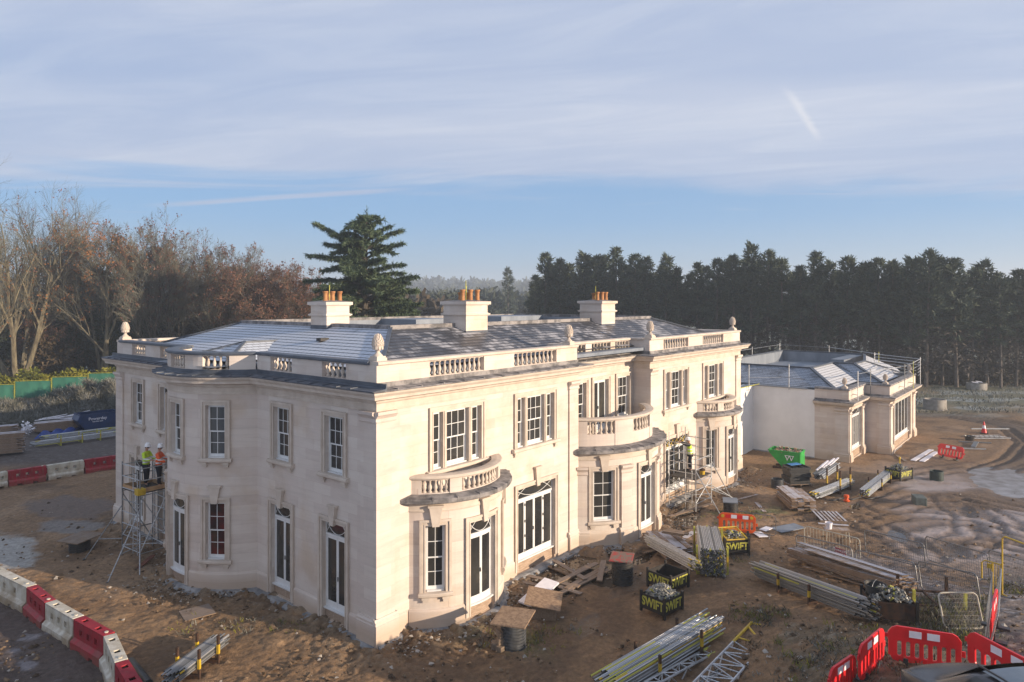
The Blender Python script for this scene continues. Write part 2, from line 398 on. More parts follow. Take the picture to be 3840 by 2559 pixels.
def wall_holes(mb,F,s0,s1,z0,z1,holes,reveal=.30,mi=0):
    bs=sorted({s0,s1}|{v for h in holes for v in h[:2] if s0<v<s1}); bz=sorted({z0,z1}|{v for h in holes for v in h[2:] if z0<v<z1})
    def quad(a,b,c,d): mb.add([a,b,c,d],[(0,1,2,3)],mi)
    for i in range(len(bs)-1):
        n=F.seg(bs[i],bs[i+1])
        for j in range(len(bz)-1):
            cs=(bs[i]+bs[i+1])/2; cz=(bz[j]+bz[j+1])/2
            if any(h[0]<cs<h[1] and h[2]<cz<h[3] for h in holes): continue
            for k in range(n):
                a=bs[i]+(bs[i+1]-bs[i])*k/n; b=bs[i]+(bs[i+1]-bs[i])*(k+1)/n
                quad(F.P(a)+(bz[j],),F.P(b)+(bz[j],),F.P(b)+(bz[j+1],),F.P(a)+(bz[j+1],))
    for h in holes:
        a,b,c,d=h
        for s_ in(a,b): quad(F.P(s_)+(c,),F.P(s_,-reveal)+(c,),F.P(s_,-reveal)+(d,),F.P(s_)+(d,))
        n=F.seg(a,b)
        for z in(c,d):
            for k in range(n):
                p=a+(b-a)*k/n;q_=a+(b-a)*(k+1)/n
                quad(F.P(p)+(z,),F.P(q_)+(z,),F.P(q_,-reveal)+(z,),F.P(p,-reveal)+(z,))
def architrave(F,c,w,z0,z1,parent,wd=.18,name='architrave'):
    mb=MB(); a,b=c-w/2,c+w/2; o=wd; k=wd*.38
    for(s0,s1) in((a-o,a),(b,b+o)): mbox(mb,F,s0,s1,.003,.045,z0,z1)
    mbox(mb,F,a-o,b+o,.003,.045,z1,z1+o)
    mbox(mb,F,a-o-.012,a-o+k,.045,.085,z0,z1+o-k); mbox(mb,F,b+o-k,b+o+.012,.045,.085,z0,z1+o-k)
    mbox(mb,F,a-o-.012,b+o+.012,.045,.085,z1+o-k,z1+o+.012)
    mbox(mb,F,a-.045,a,.045,.058,z0,z1); mbox(mb,F,b,b+.045,.045,.058,z0,z1); mbox(mb,F,a-.045,b+.045,.045,.058,z1,z1+.045)
    return mb.build(name,STONE2,parent)
def stone_sill(F,c,w,z,parent,brackets=True,ext=.30):
    mb=MB(); a,b=c-w/2-ext,c+w/2+ext
    msweep(mb,F,a,b,[(.002,z-.13),(.13,z-.13),(.16,z-.10),(.16,z-.03),(.14,z),(.002,z+.02)])
    if brackets:
        for s_ in(a+.10,b-.34):
            mbox(mb,F,s_,s_+.24,.002,.12,z-.21,z-.13); mbox(mb,F,s_+.03,s_+.21,.002,.08,z-.31,z-.21)
    return mb.build('sill',STONE2,parent)
def keystone(F,c,z0,z1,parent,wb=.22,wt=.42):
    mb=MB(); wedge(mb,F,[(c-wb/2,z0),(c+wb/2,z0),(c+wt/2,z1),(c-wt/2,z1)],.004,.13)
    mbox(mb,F,c-wt/2-.04,c+wt/2+.04,.004,.16,z1,z1+.07)
    return mb.build('keystone',STONE2,parent)
def lights(mb,F,a,b,z0,z1,cols,rows):
    """double hung sash between a..b: white frame bars into mb; returns glass quads list"""
    g=MB(); fr=.04; zm=(z0+z1)/2
    for(s0,s1) in((a,a+fr),(b-fr,b)): mbox(mb,F,s0,s1,-.22,-.13,z0,z1)
    mbox(mb,F,a+fr,b-fr,-.22,-.13,z1-fr,z1)
    mbox(mb,F,a+fr,b-fr,-.23,-.05,z0,z0+.05)
    A,B=a+fr,b-fr
    for(zl,zh,d,bot) in((zm-.02,z1-fr,-.145,.045),(z0+.05,zm+.025,-.185,.105)):
        st=.038
        mbox(mb,F,A,A+st,d-.02,d+.02,zl,zh); mbox(mb,F,B-st,B,d-.02,d+.02,zl,zh)
        mbox(mb,F,A+st,B-st,d-.02,d+.02,zl,zl+bot); mbox(mb,F,A+st,B-st,d-.02,d+.02,zh-.045,zh)
        x0,x1,y0,y1=A+st,B-st,zl+bot,zh-.045
        for i in range(1,cols): 
            x=x0+(x1-x0)*i/cols; mbox(mb,F,x-.011,x+.011,d-.012,d+.014,y0,y1)
        for j in range(1,rows):
            y=y0+(y1-y0)*j/rows; mbox(mb,F,x0,x1,d-.010,d+.012,y-.011,y+.011)
        n=F.seg(x0,x1)
        for k in range(n):
            p=x0+(x1-x0)*k/n; q_=x0+(x1-x0)*(k+1)/n
            g.quad(F.P(p,d)+(y0,),F.P(q_,d)+(y0,),F.P(q_,d)+(y1,),F.P(p,d)+(y1,))
    return g
def backing(mb,F,a,b,z0,z1,d=-.30):
    n=F.seg(a,b)
    for k in range(n):
        p=a+(b-a)*k/n;q_=a+(b-a)*(k+1)/n
        mb.quad(F.P(p,d)+(z0,),F.P(q_,d)+(z0,),F.P(q_,d)+(z1,),F.P(p,d)+(z1,))
def sash_window(F,c,w,z0,z1,cols,parent,key=None,sill=True,glass=None,ext=.30):
    mb=MB(); g=lights(mb,F,c-w/2,c+w/2,z0,z1,cols,2)
    o=mb.build('sash_window',WHITE,parent)
    g.build('pane',glass or GLASS,o); architrave(F,c,w,z0,z1,o)
    if sill: stone_sill(F,c,w,z0,o,ext=ext)
    if key: keystone(F,c,z1-.03,key,o)
    return o
def triple_window(F,c,z0,z1,parent,k=1.0):
    w=2.46*k; a=c-w/2; b=c+w/2; m=.17*k; sl=.49*k
    mb=MB(); gl=MB()
    for(p,q_,cols) in((a,a+sl,1),(a+sl+m,b-sl-m,3),(b-sl,b,1)):
        g=lights(mb,F,p,q_,z0,z1,cols,2); gl.add(g.v,g.f)
    o=mb.build('triple_sash_window',WHITE,parent); gl.build('pane',GLASS,o)
    for p in(a+sl,b-sl-m): mu=MB(); mbox(mu,F,p,p+m,-.27,.03,z0,z1); mbox(mu,F,p+.045,p+m-.045,.03,.055,z0,z1); mu.build('mullion',STONE2,o)
    architrave(F,c,w,z0,z1,o); stone_sill(F,c,w,z0,o,ext=.32)
    return o
def french_door(F,c,w,z0,z1,leaves,parent,key=4.0,fan=True,glass=None,name='french_door',step=True):
    a,b=c-w/2,c+w/2; mb=MB(); g=MB(); fr=.04; zt=z1-(.46 if fan else 0)
    for(s0,s1) in((a,a+fr),(b-fr,b)): mbox(mb,F,s0,s1,-.22,-.12,z0,z1)
    mbox(mb,F,a+fr,b-fr,-.22,-.12,z1-.04,z1)
    if fan: mbox(mb,F,a+fr,b-fr,-.21,-.10,zt-.05,zt+.02)
    mbox(mb,F,a-.02,b+.02,-.25,-.02,z0-.05,z0)
    lw=(b-a-2*fr)/leaves
    def pane(x0,x1,y0,y1,d):
        n=F.seg(x0,x1)
        for k in range(n):
            p=x0+(x1-x0)*k/n;q_=x0+(x1-x0)*(k+1)/n
            g.quad(F.P(p,d)+(y0,),F.P(q_,d)+(y0,),F.P(q_,d)+(y1,),F.P(p,d)+(y1,))
    zl=zt-.05 if fan else z1-.04
    o=None
    hm=MB()
    for i in range(leaves):
        p=a+fr+lw*i; q_=p+lw; st=.060 if leaves<4 else .062
        mbox(mb,F,p+.004,p+st,-.165,-.135,z0,zl); mbox(mb,F,q_-st,q_-.004,-.165,-.135,z0,zl)
        mbox(mb,F,p+st,q_-st,-.165,-.135,z0,z0+.22); mbox(mb,F,p+st,q_-st,-.165,-.135,zl-.11,zl)
        pane(p+st,q_-st,z0+.22,zl-.11,-.148)
        if leaves<4 and i==0 or leaves==4 and i in(1,3):
            for zz in(.12,.37,.62,.9): mbox(hm,F,p-.02,p+.015,-.13,-.105,z0+(zl-z0)*zz-.05,z0+(zl-z0)*zz+.05)
    if fan:
        pane(a+fr,b-fr,zt+.02,z1-.04,-.15)
        A,B,y0,y1=a+fr,b-fr,zt+.03,z1-.05; N=14
        for f in((lambda u:y1-(y1-y0)*.98*(1-u*u)),(lambda u:y0+(y1-y0)*1.25*(1-u*u))):
            pts=[]
            for i in range(N+1):
                u=-1+2*i/N; z=f(u)
                if z<=y1+.01: pts.append(Vector(F.P(c+u*(B-A)/2,-.125)+(z,)))
                else:
                    if len(pts)>1: mb.tube(pts,.012,5)
                    pts=[]
            if len(pts)>1: mb.tube(pts,.012,5)
    o=mb.build(name,WHITE,parent); g.build('pane',glass or GLASS,o)
    if hm.v: hm.build('hinge',BLACKP,o)
    hd=MB(); cc=c-.02
    mbox(hd,F,cc-.035,cc-.015,-.13,-.09,z0+.98,z0+1.12); hd.build('handle',GALV,o)
    architrave(F,c,w,z0-.35,z1,o)
    if key: keystone(F,c,z1-.06,key,o,.2,.36)
    if step:
        sb=MB(); mbox(sb,F,a+.01,b-.01,-.30,-.10,-.3,z0-.055); sb.build('timber_threshold',WOODP,o)
    return o
def pilaster(F,s0,s1,parent,zb=-.4,zt=7.42,base=True,d=.07,zbase=.92):
    mb=MB(); mbox(mb,F,s0,s1,.002,d,zb,zt-.36)
    h=zt
    msweep(mb,F,s0-.03,s1+.03,[(.002,h-.36),(d+.03,h-.36),(d+.05,h-.32),(d+.02,h-.30),(d+.02,h-.22),(d+.10,h-.12),(d+.13,h-.10),(d+.13,h),(.002,h)])
    if base:
        z=zbase
        msweep(mb,F,s0-.09,s1+.09,[(.002,zb),(d+.10,zb),(d+.10,z-.20),(d+.07,z-.18),(d+.08,z-.10),(d+.035,z-.06),(d+.03,z),(.002,z)])
    return mb.build('pilaster',STONE,parent)
BAL=MB()
BAL.lathe([(.068,0),(.068,.045),(.045,.055),(.038,.08),(.056,.12),(.070,.17),(.062,.225),(.038,.30),(.030,.345),(.044,.365),(.030,.38),(.038,.41),(.062,.42),(.062,.46)],12)
_bal=BAL.build('baluster',STONE2,None,True); BALM=_bal.data; bpy.data.objects.remove(_bal)
def baluster(parent,x,y,z,sz=1.0,sxy=1.0,rz=0):
    o=bpy.data.objects.new('baluster',BALM); COL.objects.link(o); o.parent=parent; o.location=(x,y,z); o.scale=(sxy,sxy,sz); return o
def balustrade(F,s0,s1,holes,parent,z0,zb,zt,zc,th=.34,off=0.0,counts=None,over=.09,name='parapet',cop=STONE2,lowplinth=0):
    """solid wall s0..s1 between z0 and zc with baluster openings; coping above"""
    mb=MB(); e=sorted(holes); cur=s0
    for(a,b) in e:
        mbox(mb,F,cur,a,off-th,off,z0,zc); mbox(mb,F,a,b,off-th+.03,off-.02,z0,zb); cur=b
        mbox(mb,F,a,b,off-th+.03,off-.03,zt,zc)
    mbox(mb,F,cur,s1,off-th,off,z0,zc)
    o=mb.build(name,STONE,parent)
    cb=MB(); msweep(cb,F,s0,s1,[(off-th-over,zc+.003),(off+over-.03,zc+.003),(off+over,zc+.03),(off+over,zc+.09),(off+over-.03,zc+.115),(off-th/2,zc+.13),(off-th-over+.02,zc+.115)])
    cb.build('coping',cop,o)
    for i,(a,b) in enumerate(e):
        n=(counts[i] if counts else max(2,int(round((b-a)/.255))))
        for k in range(n):
            p=F.P(a+(b-a)*(k+.5)/n,off-th/2); baluster(o,p[0],p[1],zb,(zt-zb)/.46,min(1.0,(b-a)/n/.19))
    return o
# ================================================================== the country house
house=thing('country_house','large new cream limestone country house with slate roof, balustrades and bow windows','house')
FR=Flat((0,0),(1,0),(0,-1)); FC=Flat((0,1.0),(1,0),(0,-1)); LF=Flat((0,0),(0,1),(-1,0))
B1=Arc((3.67,1.49),2.74,(1,0),(0,-1)); BC=Arc((14.56,2.35),4.05,(1,0),(0,-1)); B3=Arc((25.75,1.49),2.74,(1,0),(0,-1)); LB=Arc((1.62,9.83),3.32,(0,1),(-1,0))
h1=math.asin(2.3/2.74)*2.74; hC=math.asin(3.3/4.05)*4.05; hL=math.acos(1.62/3.32)*3.32
XR=17.87; XL=11.25; YB=19.65; XE=30.0
TW=1.23  # half of the triple openings
Z0,Z1=5.10,7.08
mb=MB()
wall_holes(mb,FR,0,XL,-.5,8.1,[(3.67-TW,3.67+TW,Z0,Z1),(8.25-TW,8.25+TW,Z0,Z1),(8.3-1.25,8.3+1.25,.10,3.47)])
wall_holes(mb,FC,XL,XR,-.5,8.1,[(12.85-.6,12.85+.6,5.0,7.05),(14.78-.66,14.78+.66,4.6,7.05),(16.92-.6,16.92+.6,5.0,7.05)])
TWR=TW*1.08
wall_holes(mb,FR,XR,XE,-.5,8.1,[(20.88-TWR,20.88+TWR,Z0,Z1),(25.75-TWR,25.75+TWR,Z0,Z1),(20.9-1.3,20.9+1.3,.10,3.47)])
for X in(XL,XR): mb.quad((X,0,-.5),(X,1,-.5),(X,1,8.1),(X,0,8.1))
ops=[]
for c in(2.16,5.27,14.4,17.25): ops.append((c-.5,c+.5,5.1,7.05))
for c in(2.18,5.31,14.36,17.3): ops.append((c-.63,c+.63,.15,3.47))
wall_holes(mb,LF,0,YB,-.5,8.1,ops)
mb.quad((XE,0,-.5),(XE,YB,-.5),(XE,YB,8.1),(XE,0,8.1)); mb.quad((0,YB,-.5),(XE,YB,-.5),(XE,YB,8.1),(0,YB,8.1))
mb.build('wall',STONE,house)
# bows
def bow(F,half,zt,holes,name='bow'):
    b=MB(); wall_holes(b,F,-half,half,-.5,zt,holes); return b.build(name,STONE,house,True)
aw=lambda deg,F: R(deg)*F.R
bow1_h=[(-.63,.63,.10,3.42),(aw(-38.8,B1)-.33,aw(-38.8,B1)+.33,1.28,3.5),(aw(38.8,B1)-.33,aw(38.8,B1)+.33,1.28,3.5)]
o=bow(B1,h1,4.15,bow1_h); o3=bow(B3,h1,4.15,bow1_h)
bowC_h=[(-.66,.66,.10,3.4),(aw(-37.6,BC)-.5,aw(-37.6,BC)+.5,1.18,3.42),(aw(37.6,BC)-.5,aw(37.6,BC)+.5,1.18,3.42)]
oC=bow(BC,hC+.2,4.1,bowC_h)
bowL_h=[(-.66,.66,.10,3.35),(-.40,.40,5.0,7.0)]
for s_ in(-1,1): bowL_h+=[(s_*aw(34.6,LB)-.37,s_*aw(34.6,LB)+.37,1.2,3.36),(s_*aw(34.6,LB)-.37,s_*aw(34.6,LB)+.37,5.0,7.0)]
oL=bow(LB,hL,8.1,bowL_h)
# ---- windows
triple_window(FR,3.67,Z0,Z1,house); triple_window(FR,8.25,Z0,Z1,house)
triple_window(FR,20.88,Z0,Z1,house,1.08); triple_window(FR,25.75,Z0,Z1,house,1.08)
sash_window(FC,12.85,1.2,5.0,7.05,3,house,None,False); sash_window(FC,16.92,1.2,5.0,7.05,3,house,None,False)
french_door(FC,14.78,1.32,4.65,7.05,2,house,None,False,step=False)
french_door(FR,8.3,2.5,.62,3.47,4,house,4.12,name='folding_glass_door')
french_door(FR,20.9,2.6,.62,3.47,4,house,4.12,name='folding_glass_door')
french_door(B1,0,1.26,.60,3.42,2,house,4.10); french_door(B3,0,1.26,.60,3.42,2,house,4.10)
french_door(BC,0,1.32,.55,3.4,2,house,4.02)
for F,s_ in((B1,38.8),(B3,38.8)):
    for q_ in(-1,1): sash_window(F,aw(s_*q_,F),.66,1.28,3.5,2,house,4.1,ext=.22)
for q_ in(-1,1): sash_window(BC,aw(37.6*q_,BC),1.0,1.18,3.42,2,house,4.02,ext=.24)
for i,c in enumerate((2.16,5.27,14.4,17.25)): sash_window(LF,c,1.0,5.1,7.05,3,house)
for c in(2.18,5.31,14.36,17.3): french_door(LF,c,1.26,.52,3.47,2,house,4.02)
french_door(LB,0,1.32,.50,3.35,2,house,3.95)
sash_window(LB,0,.80,5.0,7.0,2,house,ext=.24)
for q_ in(-1,1):
    sash_window(LB,q_*aw(34.6,LB),.74,5.0,7.0,2,house,ext=.26)
    sash_window(LB,q_*aw(34.6,LB),.74,1.2,3.36,2,house,3.93,ext=.26,glass=GLASSR if q_<0 else None)
# ---- plinth
PP=[(.002,-.5),(.055,-.5),(.055,.66),(.03,.72),(.002,.74)]
def plinth(F,s0,s1,gaps):
    cur=s0
    for(a,b) in sorted(gaps):
        if a>cur: pl=MB(); msweep(pl,F,cur,a,PP); pl.build('plinth',STONE,house)
        cur=b
    if s1>cur: pl=MB(); msweep(pl,F,cur,s1,PP); pl.build('plinth',STONE,house)
plinth(FR,.85,XL-.75,[(1.2,6.1),(8.3-1.45,8.3+1.45)]); plinth(FR,XR+.8,XE-.8,[(20.9-1.5,20.9+1.5),(23.3,28.2)])
plinth(LF,.85,YB-.85,[(c-.83,c+.83) for c in(2.18,5.31,14.36,17.3)]+[(6.95,12.71)])
plinth(B1,-h1,h1,[(-.83,.83)]); plinth(B3,-h1,h1,[(-.83,.83)]); plinth(BC,-hC,hC,[(-.86,.86)]); plinth(LB,-hL,hL,[(-.86,.86)])
# ---- pilasters
pilaster(FR,-.07,.70,house); pilaster(FR,XL-.68,XL,house); pilaster(FR,XR,XR+.7,house); pilaster(FR,XE-.75,XE,house)
pilaster(LF,0,.72,house); pilaster(LF,YB-.78,YB,house)
for a0,a1 in((-54.5,-48.5),(-26,-18.6),(11.9,19.3),(48.5,54.5)): pilaster(BC,aw(a0,BC),aw(a1,BC),house,-.4,3.62,d=.1,zbase=.85)
# ---- frieze, cornice, lead, round the whole outline
pts=[(XE,0),(XR,0),(XR,1.0),(XL,1.0),(XL,0),(0,0)]
N=26
yc=9.83-2.898
pts+=[LB.P(-hL+2*hL*i/N) for i in range(N+1)]+[(0,YB),(XE,YB)]
def offs(d,pts=None,closed=True):
    pts=pts or OUTLINE; n=len(pts); out=[]
    for i in range(n):
        p=Vector(pts[i]); p0=Vector(pts[i-1]) if(closed or i) else p*2-Vector(pts[1]); p1=Vector(pts[(i+1)%n]) if(closed or i<n-1) else p*2-Vector(pts[-2])
        a=(p-p0).normalized(); b=(p1-p).normalized()
        na=Vector((-a.y,a.x)); nb=Vector((-b.y,b.x)); m=(na+nb)/(1+max(-.6,na.dot(nb)))
        out.append(p+m*d)
    return out
OUTLINE=pts
def ring(mb,prof,mi=0,pts=None,closed=True):
    pts=pts or OUTLINE
    cols=[[(q_.x,q_.y,z) for q_ in offs(d,pts,closed)] for d,z in prof]
    rows=[[cols[k][i] for k in range(len(prof))] for i in range(len(pts))]
    mb.sweep(rows,mi,closed=closed)
mb=MB(); ring(mb,[(.002,7.40),(.035,7.40),(.045,7.46),(.03,7.48),(.03,7.66),(.07,7.70),(.09,7.76),(.30,7.82),(.40,7.84),(.42,7.93),(.50,8.02),(.52,8.08),(.002,8.08)])
mb.build('cornice',STONE2,house)
mb=MB(); ring(mb,[(-.30,8.083),(.53,8.083),(.55,8.10),(.53,8.13),(.06,8.17),(.035,8.20),(.035,8.32),(-.30,8.32)])
LFM=mb
# dressed lead of the garden side, its shade put into a darker lead colour
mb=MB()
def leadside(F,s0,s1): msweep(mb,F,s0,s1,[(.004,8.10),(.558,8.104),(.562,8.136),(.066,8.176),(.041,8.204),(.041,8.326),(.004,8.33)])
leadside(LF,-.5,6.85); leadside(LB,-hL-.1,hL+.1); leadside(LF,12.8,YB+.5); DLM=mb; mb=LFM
# slab joints on the front cornice
for F,a,b in((FR,.4,XL),(FC,XL+.4,XR-.4),(FR,XR,XE)):
    s_=a
    while s_<b: mbox(mb,F,s_,s_+.05,.05,.545,8.115,8.165); s_+=1.02
mb.build('lead_flashing',LEADG,house)
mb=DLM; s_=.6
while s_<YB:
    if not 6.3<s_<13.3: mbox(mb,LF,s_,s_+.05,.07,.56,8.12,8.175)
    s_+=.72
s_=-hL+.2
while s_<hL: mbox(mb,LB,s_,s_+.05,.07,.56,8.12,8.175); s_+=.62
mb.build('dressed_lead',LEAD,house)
# ---- parapets
balustrade(FR,0,XL,[(2.3,5.1),(6.86,9.70)],house,8.32,8.345,8.835,8.87,counts=[11,10])
balustrade(FC,XL+.34,XR-.34,[(11.75,13.45),(13.98,15.7),(16.15,17.5)],house,8.32,8.345,8.835,8.87,counts=[6,6,5])
balustrade(FR,XR,XE,[(19.42,22.41),(24.33,27.35)],house,8.32,8.345,8.835,8.87,counts=[10,10])
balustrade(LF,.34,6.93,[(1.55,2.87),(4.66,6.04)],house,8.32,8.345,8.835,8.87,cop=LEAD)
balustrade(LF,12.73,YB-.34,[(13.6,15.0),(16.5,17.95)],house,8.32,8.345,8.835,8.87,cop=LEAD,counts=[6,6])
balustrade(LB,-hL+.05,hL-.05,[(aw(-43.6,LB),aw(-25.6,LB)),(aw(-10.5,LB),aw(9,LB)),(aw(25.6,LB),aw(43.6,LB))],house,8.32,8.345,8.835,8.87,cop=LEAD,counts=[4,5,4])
FB=Flat((0,YB),(1,0),(0,1))
balustrade(FB,0,XE,[(1.6,4.2),(6,9),(24,27.5)],house,8.32,8.345,8.835,8.87)
for X,out in((XL,(1,0)),(XR,(-1,0))): balustrade(Flat((X,0),(0,1),out),.345,1.34,[],house,8.32,8.345,8.835,8.87)
balustrade(Flat((XE,0),(0,1),(1,0)),.34,YB-.34,[(2,4.4),(15,17.5)],house,8.32,8.345,8.835,8.87)
# ---- pine cone finials
FIN=MB()
FIN.box(-.2,.2,-.2,.2,0,.10); FIN.box(-.17,.17,-.17,.17,.10,.15)
FIN.lathe([(.15,.15),(.15,.18),(.11,.21),(.06,.27),(.055,.30),(.085,.32),(.13,.37),(.17,.44),(.17,.46),(.20,.475),(.20,.485),(.165,.49)],16)
prof=[]
for i in range(15):
    t=i/14; r=.172*math.cos(t*1.5)**.72 if t<1 else .0; prof.append((max(.008,r),.49+.36*t))
FIN.lathe(prof,16)
for i in range(9):
    t=(i+.4)/10; rr=.175*math.cos(t*1.5)**.72; n=max(4,int(12*rr/.175))
    for k in range(n):
        a=2*math.pi*(k+.5*(i%2))/n; c=Vector((rr*math.cos(a),rr*math.sin(a),.50+.36*t)); FIN.obox(c,(.016*math.cos(a),.016*math.sin(a),.012),(-.026*math.sin(a),.026*math.cos(a),0),(0,0,.017))
for k in range(10):
    a=2*math.pi*k/10; FIN.obox((.15*math.cos(a),.15*math.sin(a),.41),(.02*math.cos(a),.02*math.sin(a),0),(-.035*math.sin(a),.035*math.cos(a),0),(0,0,.055))
_f=FIN.build('pine_cone_finial',STONE2,house,True); _f.location=(.30,.30,8.99)
_f.scale=(1.04,)*3
for p in((.25,YB-.30),(10.85,.17),(18.25,.17),(29.55,.30)): inst(_f,'pine_cone_finial',house,(p[0],p[1],8.99),0,(1.04,)*3)
# ---- balconies on the bows
def balcony(F,half,parent,zs,zp,zb,zt,zc,off,slab,holes,counts,name='balcony',floor=True):
    mb=MB(); hs=half+.30
    msweep(mb,F,-half,half,[(-.05,zs-.35),(.02,zs-.35),(.035,zs-.30),(.02,zs-.28),(.02,zs-.10),(.07,zs-.06),(.16,zs-.02),(.20,zs+.0),(-.05,zs)])
    o=mb.build(name,STONE2,parent,True)
    sl=MB(); msweep(sl,F,-hs,hs,[(-.6,zs+.003),(slab-.02,zs+.003),(slab,zs+.03),(slab,zs+.13),(slab-.02,zs+.155),(off+.02,zs+.22),(-.6,zs+.225)]); rl=sl; s_=-hs+.3
    while s_<hs: mbox(rl,F,s_,s_+.035,off+.05,slab+.005,zs+.165,zs+.20); mbox(rl,F,s_,s_+.035,slab-.02,slab+.008,zs+.02,zs+.17); s_+=.75
    rl.build('lead_slab',LEADG,o)
    balustrade(F,-half,half,holes,o,zp,zb,zt,zc,th=.26,off=off,counts=counts,over=.08)
    if floor:
        fl=MB(); n=14; P_=[F.P(-half+2*half*i/n,-.1) for i in range(n+1)]
        vs=[(p[0],p[1],zs+.20) for p in P_]+[(P_[-1][0],1.2,zs+.20),(P_[0][0],1.2,zs+.20)]
        fl.add(vs,[tuple(range(len(vs)))]); fl.build('balcony_floor',LEADW,o)
    return o
def balc1(F):
    hh=[(aw(-48.8,F),aw(-28,F)),(aw(-18.6,F),aw(27,F)),(aw(36,F),aw(51,F))]
    return balcony(F,h1,house,4.28,4.48,4.53,4.95,4.99,-.08,.35,hh,[5,9,4])
balc1(B1); balc1(B3)
balcony(BC,hC,house,4.22,4.38,4.96,5.52,5.56,-.28,.40,[(aw(-47.5,BC),aw(-27.5,BC)),(aw(-11.6,BC),aw(13.5,BC)),(aw(29,BC),aw(47.5,BC))],[5,6,5])
# ---- roof
def slope(mb,e0,e1,r1,r0,lift=.012,mi=0):
    """slate slope: eave e0->e1, ridge r0->r1, in real stepped courses"""
    e0,e1,r0,r1=map(Vector,(e0,e1,r0,r1)); L=((r0+r1)/2-(e0+e1)/2).length
    mid=(r0+r1)/2-(e0+e1)/2
    eu=(e1-e0).normalized(); up=(mid-eu*mid.dot(eu)); L=up.length; n=max(2,int(round(L/.27))); nor=eu.cross(up.normalized())
    if nor.z<0: nor=-nor
    for i in range(n):
        a,b=i/n,(i+1)/n
        A=e0.lerp(r0,a)+nor*lift; B=e1.lerp(r1,a)+nor*lift; C_=e1.lerp(r1,b); D_=e0.lerp(r0,b)
        uv=[((p-e0).dot(eu),(i+k)*.27) for p,k in((A,0),(B,0),(C_,1),(D_,1))]
        mb.quad(tuple(A),tuple(B),tuple(C_),tuple(D_),mi,uv)
        A0=A-nor*lift; B0=B-nor*lift; mb.quad(tuple(A0),tuple(B0),tuple(B),tuple(A),mi,[(u[0],i*.27+.002) for u in(uv[0],uv[1],uv[1],uv[0])])
E_,ZE,RI,ZR=.9,8.58,4.3,9.82
mb=MB()
slope(mb,(XE-E_,E_,ZE),(E_,E_,ZE),(RI,RI,ZR),(XE-RI,RI,ZR),mi=0)
slope(mb,(E_,E_,ZE),(E_,YB-E_,ZE),(RI,YB-RI,ZR),(RI,RI,ZR),mi=1)
slope(mb,(E_,YB-E_,ZE),(XE-E_,YB-E_,ZE),(XE-RI,YB-RI,ZR),(RI,YB-RI,ZR),mi=1)
slope(mb,(XE-E_,YB-E_,ZE),(XE-E_,E_,ZE),(XE-RI,RI,ZR),(XE-RI,YB-RI,ZR),mi=1)
roof=mb.build('roof',[SLATE,SLATEF],house)
mb=MB(); mb.box(.3,XE-.3,.3,YB-.3,8.35,8.5); mb.quad((-1.5,7.6,8.45),(.4,7.6,8.45),(.4,12.1,8.45),(-1.5,12.1,8.45))
mb.build('gutter',LEADW,roof)
# small hipped roof over the garden bow
mb=MB(); ap=(1.15,9.83,9.17); rg=(2.9,9.83,9.17)
slope(mb,(-.55,8.1,8.57),(-.55,11.56,8.57),ap,ap,mi=1)
slope(mb,(1.6,8.1,8.57),(-.55,8.1,8.57),ap,rg,mi=0); slope(mb,(-.55,11.56,8.57),(1.6,11.56,8.57),rg,ap,mi=1)
br=mb.build('bow_roof',[SLATEF,SLATEF],roof)
# ridge kerbs, hips
mb=MB()
c4=[(RI,RI),(XE-RI,RI),(XE-RI,YB-RI),(RI,YB-RI)]
def kerb(a,b,ww=.30,hh=.16): mb.beam((a[0],a[1],ZR+.03),(b[0],b[1],ZR+.03),ww,hh)
kerb((RI-.15,RI),(XE-RI+.15,RI)); kerb((XE-RI,RI+.15),(XE-RI,YB-RI-.15)); kerb((RI,RI+.15),(RI,YB-RI-.15)); kerb((RI-.15,YB-RI),(XE-RI+.15,YB-RI))
mb.build('ridge_kerb',LEADG,roof)
def roll(a,b,w_,h_): mb=MB(); mb.beam(a,b,w_,h_); mb.build('hip_roll',LEAD,roof)
for a,b in(((E_,E_),(RI,RI)),((E_,YB-E_),(RI,YB-RI)),((XE-E_,E_),(XE-RI,RI)),((XE-E_,YB-E_),(XE-RI,YB-RI))): roll((a[0],a[1],ZE+.05),(b[0],b[1],ZR+.05),.16,.07)
roll((-.55,8.1,8.62),(1.15,9.83,9.22),.12,.06); roll((-.55,11.56,8.62),(1.15,9.83,9.22),.12,.06); roll((1.15,9.83,9.2),(2.8,9.83,9.2),.13,.07); roll((1.4,8.1,8.62),(2.85,9.7,9.2),.20,.03)
# sunk flat behind the ridges
mb=MB()
i0,i1,j0,j1=RI+.15,XE-RI-.15,RI+.15,YB-RI-.15
mb.box(i0,i1,j0,j1,8.9,9.0)
for(a,b) in(((i0,j0),(i1,j0)),((i1,j0),(i1,j1)),((i1,j1),(i0,j1)),((i0,j1),(i0,j0))): mb.quad((a[0],a[1],9.0),(b[0],b[1],9.0),(b[0],b[1],ZR-.05),(a[0],a[1],ZR-.05))
mb.box(13.0,16.0,12.2,j1+.02,9.0,9.83); mb.box(21,i1,12.6,j1+.02,9.0,9.86)
mb.build('roof_well',LEADW,roof)
mb=MB(); mb.lathe([(.5,0),(.5,.1),(.32,.3),(.05,.55)],4,(8.2,12.2,9.0)); mb.build('roof_lantern',LEADW,roof)
mb=MB(); mb.box(2.6,3.0,6.6,6.9,9.28,9.40); mb.build('roof_vent',BLACKP,roof)
